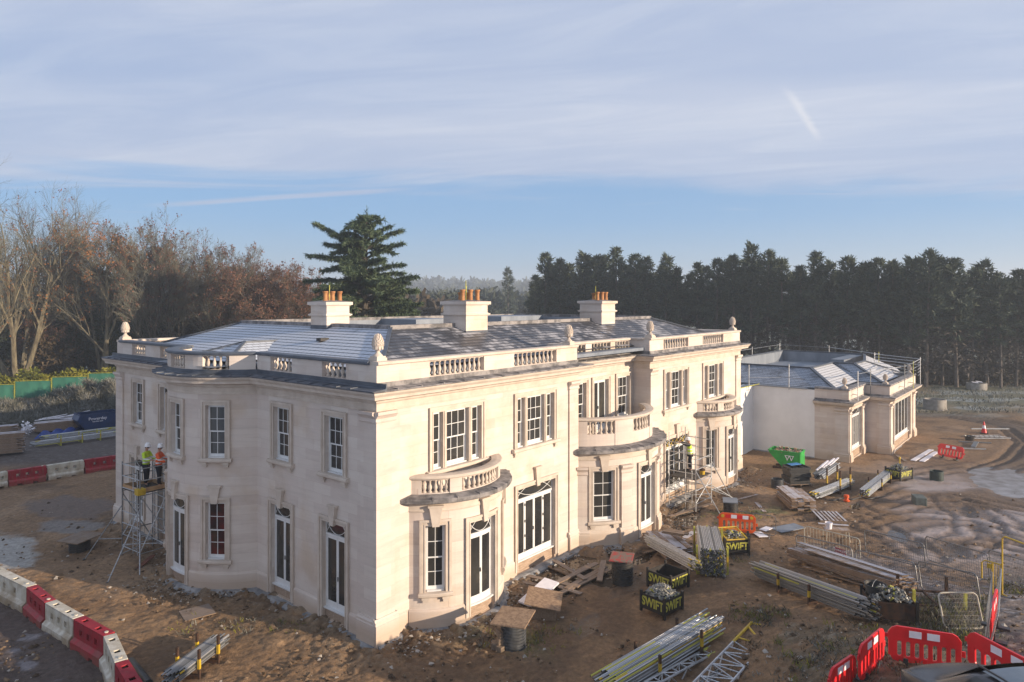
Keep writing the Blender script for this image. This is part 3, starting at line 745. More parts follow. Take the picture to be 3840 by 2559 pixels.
# chimneys
def chimney(x0,x1,y0,y1,zb,zt,potxy,rods):
    mb=MB(); mb.box(x0,x1,y0,y1,zb,zt-.62); mb.box(x0-.05,x1+.05,y0-.05,y1+.05,zt-.62,zt-.59); mb.box(x0-.09,x1+.09,y0-.09,y1+.09,zt-.59,zt-.53); mb.box(x0-.03,x1+.03,y0-.03,y1+.03,zt-.53,zt-.50)
    mb.box(x0,x1,y0,y1,zt-.50,zt-.16); mb.box(x0-.05,x1+.05,y0-.05,y1+.05,zt-.16,zt-.13); mb.box(x0-.11,x1+.11,y0-.11,y1+.11,zt-.13,zt)
    o=mb.build('chimney',STONE,roof)
    cap=MB(); cx,cy=(x0+x1)/2,(y0+y1)/2; e=.10
    v=[(x0-e,y0-e,zt+.003),(x1+e,y0-e,zt+.003),(x1+e,y1+e,zt+.003),(x0-e,y1+e,zt+.003),(cx-.3,cy-.2,zt+.07),(cx+.3,cy-.2,zt+.07),(cx+.3,cy+.2,zt+.07),(cx-.3,cy+.2,zt+.07)]
    cap.add(v,[(0,1,5,4),(1,2,6,5),(2,3,7,6),(3,0,4,7),(4,5,6,7)]); cap.build('flaunching',LEADG,o)
    sk=MB(); sk.box(x0-.012,x1+.012,y0-.012,y1+.012,zb,zb+.30 if zb>9.2 else 9.85); sk.build('lead_apron',LEAD,o)
    for k,(px,py,hh) in enumerate(potxy):
        p=MB(); p.lathe([(.11,0),(.12,.02),(.10,.05),(.092,hh*.5),(.092,hh*.72),(.105,hh*.75),(.105,hh*.79),(.092,hh*.82),(.095,hh-.08),(.125,hh-.06),(.125,hh),(.07,hh),(.07,hh-.2)],14,(px,py,zt+.03)); p.build('chimney_pot',TERRA,o,True)
    for(px,py,hh) in rods:
        p=MB(); p.tube([(px,py,zt),(px,py,zt+hh)],.018,5); p.build('lightning_rod',YELG,o)
chimney(7.86,9.27,3.5,4.88,9.3,10.88,[(8.15,3.98,.50),(8.66,3.98,.50),(9.12,3.98,.50),(8.62,4.55,.38),(9.1,4.55,.38)],[(8.7,4.3,.95),(9.16,4.7,.72)])
chimney(18.87,20.3,3.5,4.95,9.3,10.89,[(19.15,3.95,.48),(19.65,3.95,.48),(20.05,3.95,.48),(19.62,4.5,.42)],[(19.5,4.3,.85)])
chimney(3.9,5.1,8.0,9.15,9.2,10.86,[(4.12,8.4,.44),(4.5,8.4,.44),(4.88,8.4,.44),(4.6,8.85,.44)],[(4.55,8.7,.75)])
# dpc and slurry along the foot of the walls
mb=MB()
for F,a,b in((FR,-.08,1.35),(FR,6.05,XL),(FR,XR,23.3),(FR,28.2,XE),(LF,-.08,6.95),(LF,12.7,YB),(LB,-hL,hL),(B1,-h1,h1),(BC,-hC,hC),(B3,-h1,h1)):
    msweep(mb,F,a,b,[(.002,-.6),(.32,-.6),(.30,.02),(.20,.10),(.002,.13)])
mb.build('footing',simple('wet_concrete',(.34,.33,.32),(.13,.135,.145),.7,2.2,.3,0,.5,pos),house)
# ================================================================== ground
rng=np.random.default_rng(7)
def _h(ix,iy,s): 
    n=(ix.astype(np.int64)*374761393+iy.astype(np.int64)*668265263+s*982451653)&0x7fffffff
    n=((n^(n>>13))*1274126177)&0x7fffffff
    return ((n^(n>>16))&0xffff)/65535.0
def vnoise(x,y,s=0):
    ix=np.floor(x);iy=np.floor(y);fx=x-ix;fy=y-iy; fx=fx*fx*(3-2*fx);fy=fy*fy*(3-2*fy)
    a=_h(ix,iy,s);b=_h(ix+1,iy,s);c=_h(ix,iy+1,s);d=_h(ix+1,iy+1,s)
    return (a*(1-fx)+b*fx)*(1-fy)+(c*(1-fx)+d*fx)*fy
def fbm(x,y,sc,oc=4,s=0):
    v=np.zeros_like(x);a=.5;f=sc
    for o in range(oc): v+=a*(vnoise(x*f+o*17.3,y*f-o*9.1,s+o)-.5);a*=.55;f*=2.03
    return v+.5
def smv(a,b,x):
    t=np.clip((x-a)/(b-a),0,1); return t*t*(3-2*t)
def polyd(X,Y,pts):
    """distance to a polyline"""
    best=np.full(X.shape,1e9)
    for p,q_ in zip(pts[:-1],pts[1:]):
        dx,dy=q_[0]-p[0],q_[1]-p[1]; L=dx*dx+dy*dy+1e-9
        t=np.clip(((X-p[0])*dx+(Y-p[1])*dy)/L,0,1); best=np.minimum(best,np.hypot(X-p[0]-t*dx,Y-p[1]-t*dy))
    return best
def W(*pp): return [tuple(at(*p)[:2]) for p in pp]
ds=np.concatenate([np.geomspace(5,14,40),np.geomspace(14.05,60,460),np.geomspace(60.4,140,110),np.geomspace(143,1250,60)])
th=np.linspace(R(-62),R(62),640)
DD,TT=np.meshgrid(ds,th,indexing='ij'); AA=DD*np.tan(TT)
X=CAM.x+DD*FWD.x+AA*LAT.x; Y=CAM.y+DD*FWD.y+AA*LAT.y
t_=np.clip((29.5-DD)/13,0,1.65); g_=np.clip((AA-3)/(7-2*smv(16,11,DD)),0,1); H=2.35*t_**1.2*g_*g_*(3-2*g_)
PX_=1176.5+1605*AA/DD; PY_=690+1605*(10.94-H)/DD
lum1=fbm(X,Y,.35,5,3); lum2=fbm(X,Y,1.7,4,11); fine=fbm(X,Y,5.5,3,23); big=fbm(X,Y,.08,3,31)
near=np.exp(-np.maximum(0,DD-20)/60)
H0=H.copy()
WMK=smv(1960,2080,PX_)*smv(1060,1110,PY_)*smv(1360,1300,PY_)
H=H+near*(1-.9*WMK)*((lum1-.5)*.26+(lum2-.5)*.11+(fine-.5)*.11)
# soil thrown up against the walls
dw=np.minimum.reduce([polyd(X,Y,[(0,YB),(0,12.7),(-1.2,11.6),(-1.7,9.8),(-1.2,8.0),(0,7),(0,0),(1.4,0),(2.3,-.7),(3.7,-1.25),(5.1,-.7),(6,0),(11.2,0),(12.3,-1),(14.5,-1.7),(16.9,-1),(17.9,0),(23.4,0),(24.6,-.9),(25.8,-1.25),(27,-.9),(28,0),(30,0)])])
H+=np.exp(-(dw/1.1)**2)*(.05+.30*(lum2-.42)+.22*(fine-.5))
# colours: albedo for every kind of ground, plus some painted sun and shadow
def cc(*c): return np.array(c)
alb=np.zeros(X.shape+(3,)); 
def lay(col,m):
    global alb
    m=np.clip(m,0,1)[...,None]; alb=alb*(1-m)+np.array(col)*m
lay((.190,.114,.058),np.ones_like(X))
lay((.25,.160,.090),smv(.48,.66,lum1)*.8); lay((.105,.062,.033),smv(.52,.70,fbm(X,Y,.5,4,77))*.8)
lay((.20,.15,.10),np.exp(-(dw/1.3)**2)*smv(.45,.6,fine)*.8)
lay((.23,.145,.075),smv(1,3,AA+14)*0+np.exp(-((PY_-1455)/42)**2)*smv(180,330,PX_)*smv(860,520,PX_)*.55)  # sunlit strip painted into the soil colour as a warmer band
wet=np.zeros_like(X)
# churned wet yard
wm=smv(2000,2120,PX_+(lum1-.5)*300)*smv(1040,1110,PY_+(lum1-.5)*60)*smv(1345,1290,PY_+(lum2-.5)*90-(PX_-2100)*.08)
an=fbm(AA*.26+DD*.06+lum1,DD*.8+lum1*1.5,.42,3,55); an2=fbm(AA*.20-DD*.05,DD*.8+lum1*2,.6,3,91)
lay((.235,.175,.140),wm*.8); lay((.33,.275,.255),wm*smv(.47,.62,an)*.75); lay((.125,.082,.052),wm*smv(.52,.66,an2)*.85)
wet=np.maximum(wet,wm*smv(.40,.58,an)*.95)
# haul road and ruts on the far right
road=W((2090,950),(2180,952),(2280,968),(2353,985),(2440,1010)); road2=W((2440,1000),(2345,1045),(2250,1075),(2140,1110),(2040,1160))
dr=np.minimum(polyd(X,Y,road),polyd(X,Y,W((2353,985),(2400,1020),(2370,1060),(2300,1085))))
lay((.075,.052,.036),np.exp(-(dr/2.4)**2)*.9)
for off in(-1.6,-.9,0,.8,1.5):
    H-=.10*np.exp(-((dr-abs(off)-.2)/.22)**2)*smv(30,40,DD)
ruts=[W((2030,1170),(2120,1150),(2220,1150),(2353,1175)),W((2000,1215),(2100,1190),(2230,1195),(2360,1235)),W((2353,1270),(2200,1245),(2080,1240),(1980,1250)),W((2100,1300),(2180,1270),(2280,1272),(2353,1300)),
      W((2220,1160),(2290,1200),(2353,1260)),W((1960,1190),(2050,1230),(2110,1275)),W((1700,1200),(1850,1180),(1990,1130),(2120,1085),(2240,1070)),W((2180,1145),(2240,1190),(2250,1235),(2180,1260))]
for k,rp in enumerate(ruts):
    pd=polyd(X+(lum1-.5)*1.2,Y+(lum2-.5)*.8,rp); on=smv(.28,.46,fbm(X,Y,.3,3,200+k))
    for o_ in(.0,.95):
        d_=np.abs(pd-o_); H-=on*.045*np.exp(-(d_/.17)**2); H+=on*.022*np.exp(-((d_-.34)/.15)**2); lay((.085,.054,.034),on*np.exp(-(d_/.22)**2)*.85)
# road stone, bottom right and behind the barriers
gm=np.maximum(smv(2215,2265,PX_+(lum1-.5)*80-(PY_-1400)*.1)*smv(1290,1340,PY_),smv(1.4,.9,polyd(X,Y,W((1890,1270),(2050,1320),(2200,1370),(2300,1420)))))
lay((.135,.108,.098),gm*.85); lay((.30,.28,.28),gm*smv(.63,.72,fine)*.8)
# frosted rough grass
fg=smv(960,925,PY_+(lum1-.5)*30)*smv(1900,2060,PX_)
lay((.12,.115,.075),fg); lay((.30,.32,.31),fg*smv(.46,.62,fbm(X,Y,.5,5,41)+.15*np.sin(PY_*.35))*.85); lay((.20,.13,.07),fg*smv(.52,.6,fbm(X,Y,.12,3,48))*.8)
far=smv(70,110,DD); lay((.10,.105,.06),far); lay((.20,.215,.20),far*smv(.5,.65,big)*.7)
# bank with grass in front of the red barriers
bk=smv(1700,1790,PX_+(lum1-.5)*160-(PY_-1440)*.35)*smv(1425,1470,PY_+(lum2-.5)*60)*smv(2260,2200,PX_)
lay((.135,.095,.055),bk*smv(.4,.6,lum2)); lay((.24,.22,.17),bk*smv(.60,.74,fine)*.5)
lay((.085,.10,.035),smv(.5,.65,lum2)*(np.exp(-((PX_-1720)/110)**2-((PY_-1185)/22)**2)+.6*np.exp(-((PX_-1180)/110)**2-((PY_-1470)/40)**2)))
# left: stony haul road, painted barrier shadow, pale slurry
lt=smv(310,270,PX_)*smv(975,990,PY_)*smv(1085,1060,PY_+PX_*.03); lay((.075,.060,.052),lt*.95); lay((.15,.13,.12),lt*smv(.6,.7,fine)*.6)
bl=smv(60,-30,PX_-(PY_-1345)*1.28+(lum1-.5)*70); bl*=smv(1330,1370,PY_); lay((.085,.060,.048),bl); lay((.26,.24,.25),bl*smv(.62,.70,fbm(X,Y,1.1,4,66))*.6)  # cast shadow of the near barriers painted dark, real whitish scum over it
def slurry(px,py,rx,ry,col,w_=.7):
    m=smv(1.25,.85,np.hypot((PX_-px)/rx,(PY_-py)/ry)+(lum2-.5)*.9); lay(col,m); return m*w_
wet=np.maximum(wet,slurry(15,1272,62,42,(.30,.28,.25),.3)); wet=np.maximum(wet,slurry(165,1212,70,16,(.175,.15,.13),.35))
wet=np.maximum(wet,slurry(160,1165,100,24,(.135,.095,.07),.3))
wet=np.maximum(wet,.35*smv(.55,.68,lum1)*smv(1150,1250,PX_))
# pools of standing water: hollows with flat bottoms
pools=[((1300,1308),1.75,.95,.2),((1390,1312),1.3,.6,.6),((1415,1275),1.2,.35,.7),((1280,1347),.9,.5,.3),((1570,1165),2.6,.8,.5),((1570,1200),1.3,.45,.2),((2322,1108),3.5,1.8,.2),((1905,1295),.9,.35,.5),((2060,1228),.8,.4,.3),((1620,1270),.8,.35,.4),((1965,1160),.7,.3,0),((1475,1282),.9,.4,.1),((1440,1345),.8,.35,.1),((2190,1262),.9,.5,.4),((2110,1247),.55,.4,.2),((1650,1195),.9,.3,.2),((1350,1435),.7,.25,.3),((2220,1175),1.0,.35,.2),((1480,1320),.7,.3,.9)]
PM=np.zeros_like(X)
plist=[]
for (pp,rx,ry,ang) in pools:
    c=at(*pp); dx=X-c.x;dy=Y-c.y; u=dx*math.cos(ang)+dy*math.sin(ang);v_=-dx*math.sin(ang)+dy*math.cos(ang)
    e=np.hypot(u/rx,v_/ry)+(lum2-.5)*.5
    m=smv(1.35,.9,e); H=H*(1-m)+(c.z-.10)*m; PM=np.maximum(PM,smv(1.7,1.1,e)); plist.append((c,rx,ry,ang))
lay((.085,.057,.036),PM*.7); wet=np.maximum(wet,PM*.8)
nI,nJ=X.shape
me=bpy.data.meshes.new('ground'); idx=np.arange(nI*nJ).reshape(nI,nJ)
quads=np.stack([idx[:-1,:-1],idx[:-1,1:],idx[1:,1:],idx[1:,:-1]],-1).reshape(-1,4)
me.vertices.add(nI*nJ); me.vertices.foreach_set('co',np.stack([X,Y,H],-1).reshape(-1).astype(np.float32))
me.loops.add(quads.size); me.loops.foreach_set('vertex_index',quads.reshape(-1).astype(np.int32))
me.polygons.add(len(quads)); me.polygons.foreach_set('loop_start',np.arange(0,quads.size,4,dtype=np.int32)); me.polygons.foreach_set('loop_total',np.full(len(quads),4,np.int32))
me.polygons.foreach_set('use_smooth',np.ones(len(quads),bool)); me.update()
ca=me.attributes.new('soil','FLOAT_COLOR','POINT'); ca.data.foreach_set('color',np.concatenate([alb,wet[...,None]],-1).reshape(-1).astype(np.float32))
def ground_b(g,p):
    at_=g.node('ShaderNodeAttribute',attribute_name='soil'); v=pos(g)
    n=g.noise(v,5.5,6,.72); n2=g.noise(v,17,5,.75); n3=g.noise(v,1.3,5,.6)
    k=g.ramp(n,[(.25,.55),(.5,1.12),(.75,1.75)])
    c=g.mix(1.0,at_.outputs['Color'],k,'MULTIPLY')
    c=g.mix(g.m('MULTIPLY',g.step(n2,.60,.70),.55),c,(.30,.26,.21))
    c=g.mix(g.m('MULTIPLY',g.step(n3,.55,.72),.30),c,(.055,.036,.022))
    wt=at_.outputs['Alpha']
    g.l.new(c,p.inputs['Base Color'])
    g.l.new(g.m('SUBTRACT',.92,g.m('MULTIPLY',g.m('MULTIPLY',wt,g.step(n,.72,.35)),.72)),p.inputs['Roughness'])
    p.inputs['Specular IOR Level'].default_value=.45
    h=g.m('ADD',g.m('MULTIPLY',n,1.0),g.m('MULTIPLY',n2,.35))
    b=g.node('ShaderNodeBump'); g.l.new(h,b.inputs['Height']); g.l.new(g.m('SUBTRACT',.85,g.m('MULTIPLY',wt,.6)),b.inputs['Strength']); b.inputs['Distance'].default_value=.09
    g.l.new(b.outputs[0],p.inputs['Normal'])
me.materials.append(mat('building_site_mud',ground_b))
go=bpy.data.objects.new('ground',me); COL.objects.link(go); tag(go,None,None,None,'structure')
def water_b(g,p):
    n=g.noise(pos(g),3,2); g.l.new(g.ramp(n,[(.3,(.050,.035,.022)),(.7,(.085,.062,.042))]),p.inputs['Base Color']); p.inputs['Roughness'].default_value=.03; p.inputs['Specular IOR Level'].default_value=.5; p.inputs['IOR'].default_value=1.33
    g.l.new(g.bump(g.noise(pos(g),9,2),.03,.01),p.inputs['Normal'])
WATER=mat('muddy_water',water_b)
PUD=[]
PALEPUD=simple('pale_puddle',(.37,.36,.37),(.24,.225,.22),.16,1.3,.5,0,.05,pos)  # mottled pale grey surface for the largest puddle
for c,rx,ry,ang in plist:
    mb=MB(); n=40; vs=[]
    for i in range(n):
        t=2*math.pi*i/n; vs.append((1.25*rx*math.cos(t)*math.cos(ang)-1.25*ry*math.sin(t)*math.sin(ang),1.25*rx*math.cos(t)*math.sin(ang)+1.25*ry*math.sin(t)*math.cos(ang),0))
    mb.add(vs,[tuple(range(n))]); o=mb.build('puddle',PALEPUD if rx>3 else WATER,None,False,(c.x,c.y,c.z-.055-.004*len(PUD))); PUD.append(o); tag(o,None,None,None,'structure')
# ================================================================== vegetation
BARK=simple('grey_green_bark',(.20,.175,.115),(.085,.07,.048),.9,3.5,.15,0,.4,objc,(1,1,.25))
BARKD=simple('dark_bark',(.085,.072,.056),(.045,.038,.03),.9,3.5,.15,0,.3,objc,(1,1,.25))
TWIG=simple('brown_twigs',(.165,.16,.125),(.085,.082,.064),.9,.25,.1)
TWIGR=simple('red_brown_twigs',(.15,.115,.085),(.08,.062,.046),.9,.25,.1)
def leaf_mat(name,a,b,c):
    def bb(g,p):
        v=objc(g); n=g.noise(v,.55,4,.65); n2=g.noise(v,7,2)
        g.l.new(g.ramp(g.m('ADD',g.m('MULTIPLY',n,.6),g.m('MULTIPLY',n2,.4)),[(.36,a),(.5,b),(.64,c)]),p.inputs['Base Color'])
        p.inputs['Roughness'].default_value=.65; p.inputs['Specular IOR Level'].default_value=.2
    return mat(name,bb)
LEAFO=leaf_mat('orange_autumn_leaf',(.13,.055,.02),(.24,.10,.03),(.30,.14,.05))
LEAFR=leaf_mat('rust_autumn_leaf',(.085,.045,.03),(.15,.07,.045),(.19,.10,.065))
LEAFG=leaf_mat('dark_evergreen_leaf',(.014,.022,.010),(.03,.045,.018),(.05,.062,.022))
LEAFB=leaf_mat('brown_understorey',(.04,.032,.02),(.075,.055,.032),(.10,.07,.035))
CEDAR=leaf_mat('cedar_needles',(.028,.050,.030),(.062,.094,.050),(.11,.135,.062))
CONIF=leaf_mat('cypress_needles',(.026,.040,.029),(.056,.076,.052),(.095,.11,.064))
CONIFB=leaf_mat('dead_cypress_needles',(.034,.029,.024),(.065,.053,.044),(.12,.105,.095))
HEDGE=leaf_mat('yellow_green_laurel',(.05,.065,.012),(.15,.155,.022),(.30,.26,.03))
FROSTG=leaf_mat('frosted_bramble',(.05,.055,.038),(.13,.125,.10),(.26,.26,.24))
FARW=leaf_mat('far_wood',(.025,.035,.026),(.04,.05,.034),(.06,.066,.045))
def rvec(r): 
    z=r.uniform(-1,1);t=r.uniform(0,2*math.pi);s_=math.sqrt(1-z*z); return Vector((s_*math.cos(t),s_*math.sin(t),z))
def leafq(mb,p,d,l,wd,r,mi=0):
    side=d.cross(rvec(r)); 
    if side.length<.05: side=d.cross(Vector((1,.2,.1)))
    side.normalize(); a=p-side*wd*.5; b=p+side*wd*.5; tip=p+d*l
    mb.quad(tuple(a),tuple(b),tuple(tip+side*wd*.18),tuple(tip-side*wd*.18),mi)
def grow(tr,cr,lf,p,d,L,r,lev,maxl,rn,spread,leafp,upb):
    nseg=5 if lev==0 else(4 if lev<3 else 2); pts=[p.copy()]; rad=[r]; q_=p.copy(); dd=d.copy()
    for i in range(nseg):
        dd=(dd+rvec(rn)*(.10 if lev==0 else .20)+Vector((0,0,upb))*(.12 if lev else .03)).normalized(); q_=q_+dd*(L/nseg); pts.append(q_.copy()); rad.append(r*(1-.55*(i+1)/nseg))
    big=r>.045
    (tr if big else cr).tube(pts,rad,6 if r>.12 else(4 if r>.03 else 3),0,False)
    if lev>=maxl:
        if lf is not None and rn.random()<leafp:
            for k in range(5): leafq(lf,pts[-1]+rvec(rn)*.22,rvec(rn),.14,.12,rn)
        return
    n=[rn.randint(6,8),rn.randint(6,8),rn.randint(5,7),rn.randint(4,6),4,3][lev]
    for k in range(n):
        t=(.30 if lev==0 else .22)+(.78 if lev else .70)*(k+rn.random()*.8)/n; t=min(t,1.0)
        i=min(int(t*nseg),nseg-1); f=t*nseg-i; pp=pts[i].lerp(pts[i+1],min(1,f)); base=(pts[i+1]-pts[i]).normalized()
        ax=base.cross(rvec(rn)); 
        if ax.length<.05: continue
        ax.normalize(); ang=rn.uniform(.35,.85)*spread
        nd=(Quaternion(ax,ang)@base); LL=L*rn.uniform(.42,.66)*(1.12-.45*t if lev==0 else 1.1-.3*t)
        grow(tr,cr,lf,pp,nd,LL,max(.007,rad[i]*rn.uniform(.42,.62)),lev+1,maxl,rn,spread,leafp,upb)
def bare_tree(name,seed,Ht,r0,stems,spread,leafp,leafm,twig,bark,maxl=5,upb=.8,lean=.35):
    rn=random.Random(seed); tr=MB();cr=MB();lf=MB()
    for s_ in range(stems):
        a=2*math.pi*(s_+rn.random()*.5)/max(1,stems); d=Vector((math.cos(a)*lean,math.sin(a)*lean,1)).normalized() if stems>1 else Vector((rn.uniform(-.05,.05),rn.uniform(-.05,.05),1)).normalized()
        grow(tr,cr,lf,Vector((d.x*.3,d.y*.3,-.3)),d,Ht*(.60 if stems==1 else .55)*rn.uniform(.9,1.05),r0*(1 if stems==1 else .7),0,maxl if stems==1 else maxl-1 if stems>3 else maxl,rn,spread,leafp,upb)
    if stems>1: tr.tube([(0,0,-.4),(0,0,.3),(0,0,1.1)],[r0*1.8,r0*1.3,r0*.7],8)
    mz=max(v[2] for v in cr.v); k=Ht/mz
    for b_ in(tr,cr,lf): b_.v=[(v[0]*k,v[1]*k,v[2]*k) for v in b_.v]
    o=thing(name,'-','tree'); tr.build('trunk',bark,o,True); cr.build('crown',twig,o,False)
    if lf.v: lf.build('dead_leaves',leafm,o)
    return o
D2=lambda px,d:(CAM+FWD*d+LAT*((px-1176.5)/1605*d))
def put(o,px,d,rz,sc,label,first,group):
    p=D2(px,d); z=gz(p.x,p.y) if d<90 else 0
    if first: o.location=(p.x,p.y,z); o.rotation_euler=(0,0,rz); o.scale=sc; o['label']=label; o['group']=group; return o
    return dup(o,(p.x,p.y,z),rz,label,group,TREES[o.name],sc)
TREES={}
def reg(o): TREES[o.name]=kids(o); return o
tA=reg(bare_tree('plane_tree',11,26,.40,4,.95,.02,LEAFR,TWIG,BARK,5,.75,.42))
tB=reg(bare_tree('bare_tree',5,22,.30,1,.95,.02,LEAFO,TWIG,BARK,5,.8))
tC=reg(bare_tree('oak_tree',23,21,.24,2,1.05,.12,LEAFO,TWIG,BARK,5,.6,.18))
tD=reg(bare_tree('ash_tree',31,18.5,.22,3,.85,.03,LEAFR,TWIG,BARKD,5,.9,.25))
tE=reg(bare_tree('copper_beech_tree',47,16.5,.24,3,1.05,.09,LEAFR,TWIGR,BARKD,5,.5,.3))
GB='bare trees along the garden boundary'
S=lambda k,kz=None:(k,k,kz or k)
put(tA,42,86,.4,S(1.08,1.16),'huge multi-stemmed bare tree with sunlit pale bark above the yellow hedge',True,GB)
put(tB,242,86,1.0,S(.95,1.0),'tall single-stemmed bare tree with a clean straight lower trunk',True,GB)
put(tC,232,90,.3,S(1.05,1.1),'tall tree topped by orange leaves behind the straight bare trunk',True,GB)
put(tD,335,88,2.0,S(1.15,1.27),'tall grey bare tree just behind the far corner finial of the house',True,GB)
put(tE,640,92,.7,S(1.0,1.0),'rust brown leafy tree next to the dark cedar',True,GB)
put(tA,-70,92,2.2,S(.95,1.14),'pale barked bare tree cut by the picture edge beside the huge multi-stemmed tree',False,GB)
put(tB,-5,80,2.9,S(.7,.72),'slim bare tree in front of the huge multi-stemmed tree',False,GB)
put(tB,148,95,4.0,S(.95,1.12),'thin dark bare tree between the multi-stemmed tree and the orange topped tree',False,GB)
put(tD,425,90,3.6,S(1.0,1.12),'bushy dark bare tree behind the slate roof hip',False,GB)
put(tD,515,92,5.2,S(.95,1.12),'bare tree with a few red leaves at its top beside the rust brown tree',False,GB)
put(tE,570,96,2.9,S(.9,1.05),'brownish tree half hidden behind the bare ones by the roof',False,GB)
put(tE,700,99,4.4,S(.9,.85),'low rust brown tree behind the cedar branches',False,GB)
put(tB,385,98,5.5,S(.85,.86),'slender bare tree behind the bushy dark one',False,GB)
put(tC,105,100,3.4,S(.9,.92),'half leafy russet tree behind the huge multi-stemmed tree',False,GB)
put(tD,460,104,1.2,S(1.0,.95),'far bare tree in the gap between the two dark bare trees',False,GB)
put(tE,130,92,5.9,S(.75,.62),'low russet tree below the huge multi-stemmed tree',False,GB)
# ---- evergreen bushes under the bare trees
def leaf_cloud(mb,c,rx,ry,rz,n,sz,rn,mi=0,flat=.0):
    lumps=[(Vector((rn.uniform(-.6,.6)*rx,rn.uniform(-.6,.6)*ry,rn.uniform(-.55,.65)*rz)),rn.uniform(.30,.55)) for _ in range(9)]
    for i in range(n):
        lc,lr=lumps[rn.randrange(9)]; v=rvec(rn)*(rn.random()**.4); p=Vector((lc.x+v.x*rx*lr,lc.y+v.y*ry*lr,lc.z+v.z*rz*lr))
        d=(v+rvec(rn)*.9).normalized(); 
        leafq(mb,Vector(c)+p,d,sz*rn.uniform(.7,1.5),sz*rn.uniform(.4,.8),rn,mi)
def bush(name,seed,rx,rz,n,sz,m,label,trunk=True):
    rn=random.Random(seed); o=thing(name,label,'bush'); c=MB(); leaf_cloud(c,(0,0,rz*.95),rx,rx,rz,n,sz,rn); c.build('foliage',m,o)
    if trunk:
        t=MB(); t.tube([(0,0,-.2),(.1,.05,rz*.5),(0,.1,rz*1.1)],[.16,.12,.06],6); t.build('trunk',BARKD,o)
    return reg(o)
eb=bush('holly_bush',3,4.2,4.4,3600,.42,LEAFG,'-'); bb_=bush('thicket_bush',9,4.6,3.6,2600,.42,LEAFB,'-')
GE='dark bushes under the bare trees'
spots=[(20,92,0,1.0,1.0),(95,90,1,1.0,1.0),(175,94,0,1.1,1.35),(262,96,1,1.0,1.1),(300,92,0,1.0,1.1),(360,97,0,1.1,1.25),(430,98,1,1.15,1.3),(500,96,0,1.0,.95),(560,100,1,1.1,1.2),(625,98,1,1.1,1.2),(690,103,0,1.1,1.0),(140,104,0,1.2,1.7),(225,104,0,1.3,1.9),(330,106,0,1.3,1.5),(60,103,1,1.3,1.5),(-20,98,0,1.2,1.3),(745,104,1,1.1,1.0)]
tw=['behind the yellow hedge','below the huge multi-stemmed tree','next to the straight bare trunk','by the far corner finial','behind the garden side roof','below the rust brown tree']
seen=set()
for i,(px,d,k,s1,s2) in enumerate(spots):
    src=bb_ if k else eb; first=src.name not in seen; seen.add(src.name)
    put(src,px,d,i*1.3,(s1,s1,s2),('brown leafless thicket among the dark bushes at the boundary' if k else 'dark evergreen bush standing at the wooded boundary'),first,GE+(' with brown twigs' if k else ''))
# ---- yellow green hedge, one clipped run
rn=random.Random(2); mb=MB()
h0,h1_=D2(-60,78),D2(300,84)
for i in range(9000):
    t=rn.random(); p=h0.lerp(h1_,t); z=rn.random()**.7*(2.3+.5*math.sin(t*23)+.3*math.sin(t*61)); off=(rvec(rn)*.9)
    d=(rvec(rn)+Vector((0,0,.5))-FWD*.4).normalized(); leafq(mb,Vector((p.x+off.x,p.y+off.y,z)),d,rn.uniform(.2,.38),rn.uniform(.12,.2),rn)
o=mb.build('hedge',HEDGE); tag(o,'yellow green laurel hedge running behind the green netted fence','hedge')
# ---- green debris netting fence
NET=simple('green_debris_net',(.045,.165,.115),(.028,.105,.075),.7,1.2,.2,0,.1,objc,(1,1,.4))
def heras(p0,p1,h):
    o=thing('netted_fence_panel','-','fence panel',p0); v=Vector((p1.x-p0.x,p1.y-p0.y,0)); L=v.length; o.rotation_euler=(0,0,math.atan2(v.y,v.x))
    m=MB(); n=10; rn=random.Random(int(L*100))
    rows=[[(L*i/n+0.03,.02+.05*math.sin(i*1.7),.12),(L*i/n+.03,.02+.06*math.cos(i*2.1),h*.5),(L*i/n+.03,.03,h-.05-.03*math.sin(i*2.3)**2)] for i in range(n+1)]
    m.sweep(rows,0,prof_closed=False); m.build('green_net',NET,o,True)
    f=MB(); f.tube([(0,0,0),(0,0,h),(L-.06,0,h),(L-.06,0,0)],.022,5); f.build('frame',YELG,o); return o
xs=[-55,34,119,203,290]; ys=[905,899,890,880,868]; bs=[950,944,932,918,905]
for i in range(4):
    a=D2(xs[i],71+.8*i); b=D2(xs[i+1],71+.8*(i+1)); a.z=b.z=.35+.32*i
    o=heras(a,b,1.95); o['label']=['green netted fence panel cut by the picture edge','green netted fence panel second from the picture edge','green netted fence panel partly behind the frosted bank','green netted fence panel nearest the house'][i]; o['group']='green netted fence panels'
# ---- frosted bramble bank
rn=random.Random(8); mb=MB()
def bank(px): return .5+1.5*sm(60,200,px)+.5*sm(190,270,px)
for i in range(15000):
    px=rn.uniform(-40,285); d=rn.uniform(60,70.2); k=sm(59.5,67,d); p=D2(px,d); z=max(0,bank(px)*k*(1+.35*math.sin(px*.13+d)*math.sin(px*.041)))
    dd=(rvec(rn)*.9+Vector((0,0,.9))).normalized(); leafq(mb,Vector((p.x,p.y,z-.05+rn.random()*.25)),dd,rn.uniform(.35,.8),rn.uniform(.03,.09),rn)
rows=[]
for i in range(24):
    px=-60+i*15.2; rows.append([tuple(D2(px,d).xy)+(max(-.2,bank(px)*sm(59.5,67,d)-.05),) for d in(59,61,63,65,67,70,72)])
mb.sweep(rows,0,prof_closed=False)
tag(mb.build('bramble_bank',FROSTG),'bank of frosted brambles and long grass','brambles',None,'stuff')
